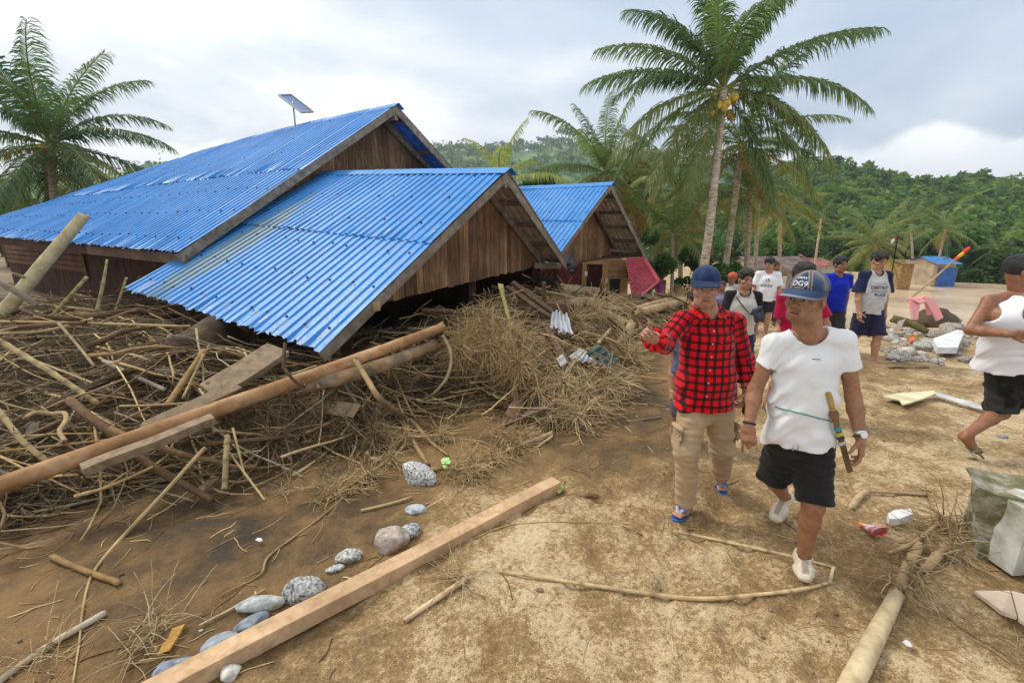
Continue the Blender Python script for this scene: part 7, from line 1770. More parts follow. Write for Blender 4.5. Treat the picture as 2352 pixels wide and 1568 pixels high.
    if t.get('sleevecol') is not None or t.get('plaid'):
        on = np.zeros(len(V), dtype=bool)
        th = np.arctan2(l, -(dd)); pl = np.stack([np.where(np.abs(l) < 0.17, l, np.sign(l) * (0.17 + np.abs(dd) * 0)), z * 1.0, 0 * z], -1)
        pl[:, 0] = l * 1.0 + np.where(np.abs(dd) > 0, 0, 0)
        for k, sg in (('a', -1), ('b', 1)):
            o, al, ar = arm_d(k); sh = npv(J['sh' + k]); ll = ((V - sh) @ lat) * sg
            if t.get('plaid'): m = (o < 0.092) & (ll > -0.035 - 0.25 * np.maximum(0, (V - sh)[:, 2])) & ((V - sh)[:, 2] < 0.09)
            else: m = (ll > -0.055 + ((V - sh)[:, 2]) * -0.42) & (o < 0.14)
            on |= m
            if t.get('plaid'): pl[m, 0] = ar[m] + 0.02; pl[m, 1] = -al[m]
        if t.get('sleevecol') is not None: col[on] = np.array(t['sleevecol'])
        if t.get('plaid'): attrs['plaid'] = pl
    if t.get('collar') is not None:
        dn = np.linalg.norm((V - (neck + fwd * 0.02)) * (1, 1, 0.9), axis=1); m = (dn < t.get('collar_r', 0.088)) & (z > (neck - pel)[2] - 0.14); col[m] = np.array(t['collar'])
    if t.get('stain'): col *= (1 - np.clip(fbm(V * 12, 3) - 0.45, 0, 1)[:, None] * np.array([0.10, 0.16, 0.28]))
    shirt = link(t.get('name', 'shirt'), mesh_np('shirt', V, F, col, attrs=attrs), t.get('mat', MKNIT), root)
    # lower garment
    b = spec['bottom']; bl = b.get('loose', 0.02); pts = np.array([npv(J[k + s]) for k in ('hip', 'kn', 'an') for s in 'ab']); f = Field(pts.min(0) - 0.2, np.maximum(pts.max(0), pel) + 0.22, h)
    f.cone(pel + np.array([0, 0, 0.07]), lerp(J['hipa'], J['hipb'], 0.5), 0.102 * fat + bl * 0.5, 0.102 * fat + bl * 0.4, 0.05, e=1.32, w=hipl)
    for k in 'ab':
        ln = b.get('len' + k, b.get('len', 1.0)); hp, kn, an = npv(J['hip' + k]), npv(J['kn' + k]), npv(J['an' + k]); r1 = b.get('hemr', 0.07) * fat
        if ln <= 1.0: f.cone(hp, lerp(hp, kn, ln), 0.090 * fat + bl * 0.6, r1 + bl, 0.045, flat=True)
        else:
            f.cone(hp, kn, 0.090 * fat + bl * 0.6, 0.064 * fat + bl, 0.045); f.cone(kn, lerp(kn, an, ln - 1), 0.064 * fat + bl, r1 + bl * 0.6, 0.03, flat=True)
        if b.get('cargo'):
            sd = -1 if k == 'a' else 1; c = lerp(hp, kn, 0.62) + hipl * sd * (0.085 * fat + bl * 0.6) + fwd * 0.02
            f.ell(c, (0.012, 0.062, 0.090), np.stack([hipl, fwd, np.array([0, 0, 1.0])], 1), 0.006); f.ell(c + np.array([0, 0, 0.075]) + hipl * sd * 0.006, (0.015, 0.066, 0.026), np.stack([hipl, fwd, np.array([0, 0, 1.0])], 1), 0.003)
    am = b.get('fold', 0.006)
    f.warp(lambda P: am * (1.3 * (1 - 2 * np.abs(NZ(np.stack([(P @ hipl) * 9 + P[:, 2] * 9, (P @ fwd) * 9, P[:, 2] * 24], -1)))) + 0.6 * NZ(P * (8, 8, 11) + 5)))
    V, F = f.mesh(); V = relax(V, F, 1, 0.35); col = np.tile(np.array(b['col'], dtype=float), (len(V), 1)) * (1 + 0.07 * fbm(V * 10, 2)[:, None])
    if b.get('camo'): col *= (1 + 0.45 * np.sign(fbm(V * 13, 2)))[:, None]
    link(b.get('name', 'shorts'), mesh_np('shorts', V, F, col), MCLOTH, root)
    # head cover
    hc = npv(J['head']); T = lambda p: hc + M @ (np.array(p, dtype=float) * hs)
    if spec.get('hair') is not None:
        hr = spec['hair']; f = Field(hc - 0.17, hc + 0.19, hh); th = hr.get('thick', 0.012)
        f.ell(T((0, -0.020, 0.034)), np.array((0.078 + th * 0.6, 0.099 + th, 0.091 + th)) * hs, M)
        if hr.get('quiff'): f.ell(T((0.01, 0.052, 0.092)), np.array((0.060, 0.050, 0.034)) * hs, M, 0.03); f.ell(T((0, 0.0, 0.105)), np.array((0.065, 0.07, 0.03)) * hs, M, 0.03)
        # clear the face and the neck below the hairline
        f.ell(T((0, 0.105, -0.018)), np.array((0.078, 0.075, 0.092)) * hs, M, 0.006, 'd'); f.cone(T((0, 0.03, -0.075)), T((0, -0.16, -0.115)), 0.085 * hs, 0.070 * hs, 0.01, 'd')
        for s in (-1, 1): f.ell(T((s * 0.09, 0.012, -0.030)), np.array((0.03, 0.046, 0.062)) * hs, M, 0.006, 'd')
        am = hr.get('rough', 0.006); f.warp(lambda P: am * fbm(((P - hc) @ M) * (60, 22, 45), 2) * 0.8)
        V, F = f.mesh(); link('hair', mesh_np('hair', V, F), MHAIR, root)
    if spec.get('cap') is not None:
        cp = spec['cap']; f = Field(hc - 0.19, hc + 0.24, hh)
        f.ell(T((0, -0.017, 0.052)), np.array((0.086, 0.108, 0.086)) * hs, M)
        f.cone(T((0, -0.02, -0.16)), T((0, -0.02, 0.040)), 0.16 * hs, 0.16 * hs, 0.002, 'd', flat=True)
        V, F = f.mesh(); V = relax(V, F, 1, 0.4); q = ((V - hc) @ M) / hs
        col = np.tile(np.array(cp['col'], dtype=float), (len(V), 1)) * (1 + 0.18 * fbm(q * 40, 3)[:, None])
        if cp.get('fade'): col = col + np.clip(fbm(q * 16 + 3, 2), 0, 1)[:, None] * np.array([0.08, 0.09, 0.10])
        a = np.arctan2(q[:, 0], q[:, 1]); seam = np.minimum.reduce([np.abs(((a - k * math.pi / 3 + math.pi / 6) + math.pi) % (2 * math.pi) - math.pi) for k in range(6)]) * np.hypot(q[:, 0], q[:, 1])
        if cp.get('stitch') is not None: col[(seam < 0.009) & (seam > 0.004)] = np.array(cp['stitch'])
        co = link('cap', mesh_np('cap', V, F, col), M_cloth('denim_' + cp['nm'], 0.15, 0.85, 20), root)
        # brim: curved visor
        nu, nv = 22, 9; V = []; C2 = []
        for i in range(nu + 1):
            th = (i / nu - 0.5) * math.pi * 0.98
            for j in range(nv + 1):
                g = j / nv; x0, y0 = 0.083 * math.sin(th), 0.090 * math.cos(th) - 0.016
                x1, y1 = 0.090 * math.sin(th) * (1 - 0.10 * g), 0.090 * math.cos(th) - 0.016 + cp.get('brim', 0.078) * math.cos(th) ** 0.55 * 1.0 if abs(math.cos(th)) > 1e-3 else y0
                x = x0 * (1 - g) + x1 * g; y = y0 * (1 - g) + (y1 if not isinstance(y1, complex) else y0) * g
                z = 0.054 - 0.024 * g - 3.2 * x * x * (0.35 + 0.65 * g)
                V.append(T((x, y, z))); C2.append(cp.get('brimcol', cp['col']) if g < 0.88 else cp.get('edge', cp['col']))
        F = [(i * (nv + 1) + j, i * (nv + 1) + j + 1, (i + 1) * (nv + 1) + j + 1, (i + 1) * (nv + 1) + j) for i in range(nu) for j in range(nv)]
        o = link('brim', mesh_np('brim', np.array(V), np.array(F), np.array(C2)), bpy.data.materials['denim_' + cp['nm']], co); o.modifiers.new('thick', 'SOLIDIFY').thickness = 0.005
        f = Field(hc - 0.15, hc + 0.15, hh); f.ell(T((0, -0.022, 0.02)), np.array((0.080, 0.101, 0.07)) * hs, M); f.ell(T((0, 0.10, -0.02)), np.array((0.085, 0.085, 0.09)) * hs, M, 0.006, 'd'); f.cone(T((0, 0.02, -0.07)), T((0, -0.16, -0.10)), 0.085 * hs, 0.07 * hs, 0.01, 'd')
        for s in (-1, 1): f.ell(T((s * 0.09, 0.012, -0.035)), np.array((0.03, 0.040, 0.052)) * hs, M, 0.006, 'd')
        V, F = f.mesh(); 
        if len(V): link('hair', mesh_np('hair', V, F), MHAIR, root)
    # footwear
    for k in 'ab':
        an = npv(J['an' + k]); to = npv(J['to' + k]); fd = unit(to - an); dn = np.array([0, 0, -1.0]); dn = unit(dn - (dn @ fd) * fd * 0.5)
        kind = spec.get('feet', 'sandal')
        if kind == 'shoe':
            f = Field(np.minimum(an, to) - 0.13, np.maximum(an, to) + 0.12, min(h, 0.006)); fd = unit(npv(J['to' + k]) - npv(J['an' + k])); heel = an + dn * 0.045 * S - fd * 0.035 * S; sw = unit(np.cross(fd, dn))
            f.cone(heel, lerp(heel, to, 0.62), 0.036 * S, 0.034 * S, 0.02, e=1.15, w=sw); f.cone(lerp(heel, to, 0.55), to - fd * 0.02, 0.034 * S, 0.027 * S, 0.03, e=1.55, w=sw); f.cone(heel - dn * 0.01, an - dn * 0.005, 0.040 * S, 0.045 * S, 0.03)
            f.cone(an + dn * 0.012, an - dn * 0.10, 0.036 * S, 0.045 * S, 0.006, 'd')
            f.warp(lambda P: 0.0035 * NZ(P * 42))
            V, F = f.mesh(); V = relax(V, F, 1, 0.4); col = np.tile(np.array(spec.get('shoecol', (0.7, 0.63, 0.5))), (len(V), 1)) * (1 - 0.35 * np.clip(fbm(V * 25, 3) + 0.1, 0, 1)[:, None])
            lp = (V - lerp(heel, to, 0.50)); tongue = (np.abs(lp @ sw) < 0.017) & (np.abs(lp @ fd) < 0.05) & ((lp @ dn) < -0.012); col[tongue] *= 0.55
            sh = link('shoe', mesh_np('shoe', V, F, col), MCLOTH, root)
        else:
            heel = an + dn * (0.078 + spec.get('flop', 0)) * S - fd * 0.055 * S; tip = npv(to) + fd * 0.022 + dn * 0.016; sd_ = unit(tip - heel); sw = unit(np.cross(sd_, dn)); nn = unit(np.cross(sw, sd_)); nn = nn if nn @ dn < 0 else -nn
            V = []; n = 22
            for i in range(n):
                tq = i / n * 2 * math.pi; ln = (tip - heel); xx = 0.5 - 0.52 * math.cos(tq); ww = (0.040 + 0.010 * xx) * math.sin(tq) * S * (1 - 0.12 * math.sin(math.pi * xx))
                V.append(heel + ln * xx + sw * ww)
            P_ = np.array(V); thk = 0.013; VV = np.concatenate([P_ - nn * thk, P_, P_ - nn * thk * 0.5 + (P_ - P_.mean(0)) * 0.03]); nF = [np.array([list(range(n))[::-1], list(range(n, 2 * n))])]; nF.append(np.array([(i, (i + 1) % n, 2 * n + (i + 1) % n, 2 * n + i) for i in range(n)] + [(2 * n + i, 2 * n + (i + 1) % n, n + (i + 1) % n, n + i) for i in range(n)]))
            so = link('sandal', mesh_np('sandal', VV, nF, smooth=False), spec['solemat'], root)
            fr = heel + (tip - heel) * 0.80 + nn * 0.004; mb = MB()
            for s in (-1, 1):
                bk = heel + (tip - heel) * 0.45 + sw * s * 0.046 * S + nn * 0.002; mid = lerp(fr, bk, 0.5) + nn * 0.055 * S + sw * s * 0.008
                C_ = spline([fr + nn * 0.02, lerp(fr, mid, 0.6) + nn * 0.016, mid, bk], 10); Vb = []
                tg = np.gradient(C_, axis=0)
                for cpt, tv in zip(C_, tg):
                    sd2 = unit(np.cross(tv, nn + 0.3 * sw * s)); Vb += [cpt - sd2 * 0.011 * S, cpt + sd2 * 0.011 * S, cpt + sd2 * 0.011 * S + nn * 0.004, cpt - sd2 * 0.011 * S + nn * 0.004]
                mb.add(Vb, np.array([(i * 4 + j, i * 4 + (j + 1) % 4, i * 4 + 4 + (j + 1) % 4, i * 4 + 4 + j) for i in range(9) for j in range(4)]))
            mb.build('strap', spec['strapmat'], so, smooth=True)
    return root, shirt, dict(pel=pel, neck=neck, chest=chest, lat=lat, fwd=fwd, M=M, T=T, S=S)

def sole(name, col): return M_plain(name, col, 0.6, 0.2, 20, 0.1)
def put_text(txt, parent, shirt, origin, xdir, ydir, size, col, name='print', shear=0.0, font_bold=0.0, depth=0.002, view=None):
    """lettering laid onto the cloth: each letter point is dropped along the cloth's facing direction"""
    cu = bpy.data.curves.new('txt', 'FONT'); cu.body = txt; cu.size = size; cu.align_x = 'CENTER'; cu.align_y = 'CENTER'; cu.shear = shear; cu.offset = font_bold; cu.resolution_u = 3; cu.fill_mode = 'FRONT'
    tmp = bpy.data.objects.new('txt', cu); COL.objects.link(tmp); dg = bpy.context.evaluated_depsgraph_get(); me0 = bpy.data.meshes.new_from_object(tmp.evaluated_get(dg))
    bm = bmesh.new(); bm.from_mesh(me0); bpy.data.objects.remove(tmp); bpy.data.curves.remove(cu)
    bmesh.ops.triangulate(bm, faces=bm.faces[:]); 
    for _ in range(2):
        lg = [e for e in bm.edges if e.calc_length() > size * 0.22]
        if lg: bmesh.ops.subdivide_edges(bm, edges=lg, cuts=1); bmesh.ops.triangulate(bm, faces=bm.faces[:])
    from mathutils.bvhtree import BVHTree
    sm = shirt.data; bv = BVHTree.FromPolygons([v.co.copy() for v in sm.vertices], [tuple(p.vertices) for p in sm.polygons])
    o = Vector(origin); x = Vector(xdir).normalized(); y = Vector(ydir).normalized(); nrm = x.cross(y).normalized()
    if view is not None and nrm.dot(Vector(view)) < 0: pass
    for v in bm.verts:
        p = o + x * v.co.x + y * v.co.y; hit = bv.ray_cast(p + nrm * 0.35, -nrm)
        v.co = (hit[0] + nrm * depth) if hit[0] is not None else p
    me = bpy.data.meshes.new(name); bm.to_mesh(me); bm.free(); bpy.data.meshes.remove(me0)
    mt = bpy.data.materials.get('ink_%d_%d_%d' % tuple(int(c * 99) for c in col)) or M_plain('ink_%d_%d_%d' % tuple(int(c * 99) for c in col), col, 0.7, 0.12, 30, 0)
    return link(name, me, mt, shirt)
SK1, SK2, SK3 = (0.40, 0.205, 0.125), (0.30, 0.140, 0.072), (0.43, 0.225, 0.135)
MSOLEB = sole('blue_sandal', (0.05, 0.13, 0.42)); MSTRB = M_plain('blue_strap', (0.03, 0.11, 0.55), 0.5, 0.15, 30, 0, dark=(0.6, 0.62, 0.66))
MSOLEK = sole('dark_sandal', (0.05, 0.055, 0.07)); MSTRK = sole('navy_strap', (0.03, 0.05, 0.12)); MSOLEC = sole('cream_sandal', (0.66, 0.56, 0.32)); MSTRG = sole('green_strap', (0.16, 0.22, 0.16)); MSOLEP = sole('pink_sandal', (0.45, 0.12, 0.12))
UPV = np.array([0, 0, 1.0])
def J3(**k): return {a: npv(at_y(*v)) if len(v) == 3 and max(abs(x) for x in v) > 10 else npv(v) for a, v in k.items()}

# --- man in the white tee with cap and parang
Yp = 2.36
J = J3(head=(1851, 684, Yp - 0.02), neck=(1856, 754, Yp), sha=(1782, 788, Yp + 0.03), shb=(1938, 784, Yp - 0.02), ela=(1735, 893, Yp + 0.06), elb=(1960, 912, Yp - 0.04),
       wra=(1720, 978, Yp - 0.02), wrb=(1977, 1006, Yp - 0.14), pelvis=(1838, 990, Yp), hipa=(1806, 1008, Yp + 0.02), hipb=(1868, 1010, Yp - 0.02),
       kna=(1776, 1098, Yp + 0.10), ana=(1802, 1142, Yp + 0.42), knb=(1868, 1160, Yp - 0.12), anb=(1846, 1278, Yp - 0.11), f=(-0.18, -0.98, 0))
J['H'] = 1.66
J['toa'] = npv(at_y(1778, 1196, Yp + 0.35)); J['tob'] = npv(on_ground(1849, 1334, 0.035)); J['hda'] = unit((-0.02, -0.25, -1)); J['hdb'] = unit((-0.02, -0.35, -1))
root, shirt, I = person('man in white tee, black shorts and denim cap walking with a sheathed blade', J, dict(
    skin=SK2, h=0.0065, hh=0.0034, hr=0.003, face=(-0.84, -0.54, -0.03), tilt=0.02, stubble=0.6, mouth=0.6, head=1.04, neckr=0.064,
    top=dict(kind='tee', col=(0.71, 0.70, 0.69), sleeve=0.50, hem=npv(at_y(1836, 1018, Yp)), hemr=0.142, waist=0.100, loose=0.016, neck=0.098, neckf=0.035, vtip=0.055, fold=0.0125, stain=True, cuff=0.056),
    bottom=dict(col=(0.014, 0.013, 0.013), lena=0.98, lenb=0.94, hemr=0.078, loose=0.020, fold=0.006), cap=dict(nm='faded', col=(0.026, 0.052, 0.11), fade=True, stitch=(0.36, 0.24, 0.12), brim=0.122, edge=(0.22, 0.26, 0.30)),
    feet='shoe', shoecol=(0.70, 0.60, 0.45), handa=dict(n=(0.5, 0.6, 0.1), curl=(0.10, 0.55, 0.75, 0.85), thumb=0.5, side=-1), handb=dict(n=(-0.6, 0.5, 0), curl=(0.30, 0.40, 0.5, 0.6), thumb=0.3)))
T = I['T']
# badge letters on the cap
cap = [o for o in root.children if o.name.startswith('cap')][0]
xd = I['M'] @ np.array([-1.0, 0, 0]); yd = I['M'] @ np.array([0, -0.45, 0.9])
put_text('DG9', root, cap, T((0.0, 0.098, 0.088)), xd, yd, 0.036, (0.62, 0.62, 0.63), 'cap_lettering', font_bold=0.0008)
put_text('CREW', root, cap, T((0.0, 0.085, 0.117)), xd, yd, 0.016, (0.50, 0.52, 0.55), 'cap_lettering', font_bold=0.0006)
put_text('original', root, cap, T((0.0, 0.098, 0.066)), xd, yd, 0.016, (0.62, 0.40, 0.14), 'cap_lettering')
mk = at_y(1894, 832, Yp - 0.15)
put_text('\u2014', root, shirt, mk, (1, 0.05, 0), (0, 0, 1), 0.035, (0.12, 0.15, 0.18), 'chest_mark', font_bold=0.001)
MGREEN = M_plain('green_cord', (0.06, 0.25, 0.18), 0.7, 0.2, 30, 0)
from mathutils.bvhtree import BVHTree
def drape(shirt, px, Y, lift=0.006):
    sm = shirt.data; bv = BVHTree.FromPolygons([v.co.copy() for v in sm.vertices], [tuple(p.vertices) for p in sm.polygons]); out = []
    for u, v in px:
        r = ray(u, v); h_ = bv.ray_cast(CAM, r.normalized()); out.append((h_[0] - r.normalized() * lift) if h_[0] is not None else at_y(u, v, Y))
    return out
cord = drape(shirt, [(1780, 934), (1800, 940), (1825, 946), (1850, 952), (1880, 960), (1905, 966)], Yp - 0.12)
MB().tube(spline(cord + [at_y(1914, 968, Yp - 0.10)], 24), 0.0035, 6).build('belt_cord', MGREEN, root, smooth=True)
bl = MB()
# sheathed blade: a thing of its own hung at the belt
kn = empty('sheathed_blade', at_y(1950, 1080, Yp - 0.12), 'wooden-handled parang in a brown sheath hanging from the green cord', 'knife')
hp = [at_y(1903, 902, Yp - 0.13), at_y(1908, 922, Yp - 0.13), at_y(1914, 944, Yp - 0.13)]
MB().tube(spline(hp, 12), [0.015 - 0.003 * abs(i - 5) / 6 for i in range(12)], 10).build('handle', M_wood('handle_wood', (0.50, 0.33, 0.10), (0.28, 0.16, 0.05), (2, 2, 2)), kn, smooth=True)
MB().tube(spline([hp[-1], at_y(1918, 960, Yp - 0.13)], 6), [0.019, 0.023, 0.024, 0.023, 0.021, 0.018], 10).build('ferrule', M_plain('ferrule_leather', (0.22, 0.13, 0.07), 0.7, 0.3, 30, 0.3), kn, smooth=True)
MB().bar(at_y(1917, 958, Yp - 0.13), at_y(1953, 1084, Yp - 0.10), 0.032, 0.014, (0, 1, 0.2)).build('sheath', M_wood('sheath_wood', (0.25, 0.16, 0.085), (0.12, 0.07, 0.04), (2, 2, 2)), kn, bevel=0.007)
for f_, c in ((0.20, (0.03, 0.30, 0.28)), (0.30, (0.55, 0.48, 0.05)), (0.36, (0.04, 0.05, 0.05)), (0.46, (0.55, 0.55, 0.55))):
    p = at_y(1917, 958, Yp - 0.13).lerp(at_y(1953, 1084, Yp - 0.10), f_); d_ = (at_y(1953, 1084, Yp) - at_y(1917, 958, Yp)).normalized()
    MB().bar(p - d_ * 0.011, p + d_ * 0.011, 0.036, 0.019, (0, 1, 0.2)).build('binding', M_plain('binding_%d' % int(f_ * 100), c, 0.6, 0.2, 30, 0), kn, bevel=0.004)
def ring(c, ax, r, tr, mat, name, par, e=1.0, w=None):
    ax = Vector(ax).normalized(); s = ax.orthogonal().normalized(); t_ = ax.cross(s); pts = [Vector(c) + s * math.cos(a) * r + t_ * math.sin(a) * r for a in np.linspace(0, 2 * math.pi, 21)]
    return MB().tube(pts, tr, 6).build(name, mat, par, smooth=True)
MBLK = M_plain('black_cord', (0.015, 0.015, 0.016), 0.6, 0.2, 30, 0)
da, db = J['wra'] - J['ela'], J['wrb'] - J['elb']
ring(lerp(J['ela'], J['wra'], 0.93), da, 0.031, 0.0055, MBLK, 'bracelet', root)
ring(lerp(J['elb'], J['wrb'], 0.95), db, 0.031, 0.005, M_plain('leather_cord', (0.10, 0.05, 0.03), 0.7, 0.2, 20, 0), 'bracelet', root)
wc = lerp(J['elb'], J['wrb'], 0.87); MSTEEL = M_plain('steel', (0.62, 0.62, 0.60), 0.3, 0.15, 30, 0, metal=0.9)
MB().tube([wc - unit(db) * 0.011, wc + unit(db) * 0.011], [0.033, 0.032], 14).build('watch_strap', MSTEEL, root, smooth=True)
wn = unit((-0.1, -1, 0.1)); MB().tube([wc + wn * 0.030, wc + wn * 0.040], [0.018, 0.017], 14).build('watch_case', M_plain('watch_face', (0.75, 0.75, 0.74), 0.25, 0.05, 9, 0), root, smooth=False)
for u in (1822, 1833):
    MB().tube([at_y(u, 1020, Yp - 0.125), at_y(u - 1, 1034, Yp - 0.13)], 0.004, 6).build('drawstring', M_plain('grey_string', (0.35, 0.35, 0.36), 0.7, 0.1, 9, 0) if u == 1822 else bpy.data.materials['grey_string'], root, smooth=True)

# --- man in the red plaid shirt, pointing
Yr = 2.95
J = J3(head=(1620, 660, Yr - 0.03), neck=(1628, 708, Yr), sha=(1568, 736, Yr + 0.02), shb=(1688, 738, Yr + 0.03), ela=(1524, 788, Yr - 0.08), elb=(1706, 826, Yr + 0.08), wra=(1489, 774, Yr - 0.33), wrb=(1714, 896, Yr + 0.02),
       pelvis=(1620, 925, Yr), hipa=(1590, 938, Yr - 0.02), hipb=(1652, 938, Yr + 0.02), kna=(1578, 1036, Yr - 0.14), ana=(1575, 1160, Yr - 0.12), knb=(1658, 1030, Yr + 0.02), anb=(1656, 1098, Yr + 0.20), f=(-0.12, -0.99, 0))
J['H'] = 1.68; J['toa'] = npv(on_ground(1552, 1184, 0.028)); J['tob'] = npv(on_ground(1661, 1126, 0.028)); J['hdb'] = unit((-0.05, -0.1, -1))
hd = unit(npv(at_y(1487, 742, Yr - 0.40)) - J['wra'])
root, shirt, I = person('man in red and black plaid shirt, khaki cargo trousers and navy cap pointing ahead', J, dict(
    skin=SK1, h=0.0068, hh=0.0036, hr=0.003, face=(-0.28, -0.95, -0.06), stubble=0.35, mouth=0.3, head=1.02,
    top=dict(kind='shirt', col=(0.6, 0.02, 0.02), sleeve=2.0, slva=0.62, slvb=0.72, rolled=True, hem=npv(at_y(1618, 934, Yr)), hemr=0.146, waist=0.112, loose=0.024, neck=0.05, neckf=0.03, vtip=0.030, fold=0.009, plaid=True, mat=MPLAID, cuff=0.050),
    bottom=dict(name='trousers', col=(0.40, 0.285, 0.165), len=1.96, hemr=0.056, loose=0.022, fold=0.0075, cargo=True), cap=dict(nm='navy', col=(0.011, 0.027, 0.075), stitch=(0.03, 0.06, 0.14), brim=0.098),
    feet='sandal', solemat=MSOLEB, strapmat=MSTRB, handa=dict(d=unit((-0.40, -0.66, 0.55)), n=(0.6, 0.1, -0.7), curl=(0.04, 0.95, 1.05, 1.1), thumb=0.6, side=1), handb=dict(n=(-0.8, 0.3, 0), curl=(0.6, 0.65, 0.7, 0.75), thumb=0.6)))
# collar leaves, placket buttons, pocket, phone
nk = I['neck']; ft = I['fwd']; lt = I['lat']
for s in (-1, 1):
    a = nk + lt * s * 0.068 + np.array([0, 0, 0.028]) - ft * 0.02; b = nk + lt * s * 0.022 + ft * 0.085 - UPV * 0.045; c = nk + lt * s * 0.085 + ft * 0.085 - UPV * 0.060; d_ = nk + lt * s * 0.098 - UPV * 0.012
    V = [a, b, c, d_]; n_ = unit(np.cross(b - a, d_ - a)); V = [v for v in V] + [v + n_ * 0.006 for v in V]
    mb = MB().add(V, np.array([[0, 1, 2, 3], [7, 6, 5, 4], [0, 4, 5, 1], [1, 5, 6, 2], [2, 6, 7, 3], [3, 7, 4, 0]])); me = mb.mesh('collar'); at = me.attributes.new('plaid', 'FLOAT_VECTOR', 'POINT'); at.data.foreach_set('vector', np.array([(v @ lt * 1.3, v[2] * 1.2, 0) for v in V], dtype=np.float32).ravel())
    link('collar', me, MPLAID, shirt)
cols = drape(shirt, [(1640, 760), (1637, 790), (1634, 820), (1631, 850), (1627, 880), (1623, 910)], Yr - 0.15, 0.003)
for p in cols: MB().tube([p, p + Vector((-0.1, -1, 0.1)).normalized() * 0.004], 0.006, 8).build('button', M_plain('pearl_button', (0.45, 0.43, 0.45), 0.3, 0.1, 9, 0) if p is cols[0] else bpy.data.materials['pearl_button'], shirt)
pk = drape(shirt, [(1652, 772), (1685, 770), (1685, 785), (1668, 795), (1653, 786)], Yr - 0.15, 0.006); me = bpy.data.meshes.new('pocket_flap'); me.from_pydata([tuple(p) for p in pk], [], [(0, 4, 3, 2, 1)]); at = me.attributes.new('plaid', 'FLOAT_VECTOR', 'POINT'); at.data.foreach_set('vector', np.array([((p.x + p.z) * 0.9, (p.z - p.x) * 0.9, 0) for p in pk], dtype=np.float32).ravel()); o = link('pocket_flap', me, MPLAID, shirt); o.modifiers.new('t', 'SOLIDIFY').thickness = 0.004
ph = empty('phone', at_y(1711, 935, Yr - 0.02), 'black phone with a dangling cable in the plaid-shirted man\'s hand', 'phone')
MB().box(at_y(1711, 936, Yr - 0.02), (0.008, 0.03, 0), (0.01, -0.004, 0), (0, 0, 0.045)).build('phone_body', MBLK, ph, bevel=0.004)
MB().tube(spline([at_y(1712, 945, Yr), at_y(1735, 948, Yr), at_y(1744, 925, Yr), at_y(1722, 938, Yr)], 18), 0.002, 5).build('cable', MBLK, ph, smooth=True)
ring(lerp(J['elb'], J['wrb'], 0.9), J['wrb'] - J['elb'], 0.029, 0.007, M_plain('red_band', (0.5, 0.03, 0.03), 0.6, 0.2, 9, 0), 'wristband', root)

# --- the group behind
def fig(label, u, v_eye, Y, H, yaw, top, bottom, skin=SK1, face=None, hair=dict(thick=0.014, rough=0.008), z=None, **kw):
    """place by where the eyes are seen"""
    hd_ = at_y(u, v_eye, Y); x = hd_.x; z0 = hd_.z - 0.928 * H if z is None else z
    pk_ = {k: kw.pop(k) for k in ('stride', 'swing', 'bend', 'lean', 'out') if k in kw}
    J = pose(x, Y, H, yaw, z=z0, **pk_); J.update({k: npv(at_y(*v)) for k, v in kw.pop('px', {}).items()})
    sp = dict(skin=skin, face=face or (math.sin(yaw), -math.cos(yaw), -0.05), hair=hair, top=top, bottom=bottom, solemat=MSOLEK, strapmat=MSTRK); sp.update(kw)
    if sp.get('hair') is False: sp['hair'] = None
    return (J,) + person(label, J, sp)
r_ = fig('teenager in a black-sleeved cream raglan tee with a grey sling bag', 1712, 641, 5.5, 1.55, -0.12, dict(kind='tee', col=(0.62, 0.59, 0.52), sleevecol=(0.018, 0.015, 0.018), collar=(0.03, 0.025, 0.03), collar_r=0.078, sleeve=0.72, len=0.06, loose=0.02, neck=0.02, fold=0.006),
         dict(col=(0.025, 0.028, 0.075), len=0.95, hemr=0.075, loose=0.03), skin=SK3, face=(-0.02, -1, -0.12), hair=dict(thick=0.018, quiff=True, rough=0.010), stride=0.2, h=0.009, hh=0.005, out=0.16)
J, root, shirt, I = r_
MBAG = M_plain('slate_nylon', (0.06, 0.075, 0.11), 0.6, 0.3, 14, 0.2); MSTRAP = M_plain('black_webbing', (0.02, 0.025, 0.03), 0.7, 0.2, 9, 0)
bagp = at_y(1742, 722, 5.28); bag = empty('sling_bag', bagp, 'grey sling bag worn across the cream raglan tee', 'bag')
MB().box(bagp, (0.055, 0.0, 0.022), (0.0, 0.03, 0.0), (-0.028, 0, 0.085)).build('bag_body', MBAG, bag, bevel=0.022); MB().box(bagp + Vector((0.004, -0.036, -0.02)), (0.042, 0.0, 0.017), (0.0, 0.01, 0.0), (-0.016, 0, 0.048)).build('front_pocket', MBAG, bag, bevel=0.009)
st = drape(shirt, [(1692, 682), (1700, 694), (1709, 706), (1718, 716), (1726, 722)], 5.4, 0.008); C_ = spline(st + [at_y(1733, 712, 5.26)], 16)
Vb = []; 
for c in C_: Vb += [c + np.array([-0.016, 0, 0.010]), c + np.array([0.016, 0, -0.010]), c + np.array([0.016, -0.004, -0.010]), c + np.array([-0.016, -0.004, 0.010])]
MB().add(Vb, np.array([(i * 4 + j, i * 4 + (j + 1) % 4, i * 4 + 4 + (j + 1) % 4, i * 4 + 4 + j) for i in range(15) for j in range(4)])).build('strap', MSTRAP, bag)
put_text('YOUNG\nFREE', root, shirt, at_y(1722, 690, 5.3), (1, 0.06, 0), (0, 0, 1), 0.042, (0.38, 0.37, 0.36), 'shirt_print', shear=0.25)

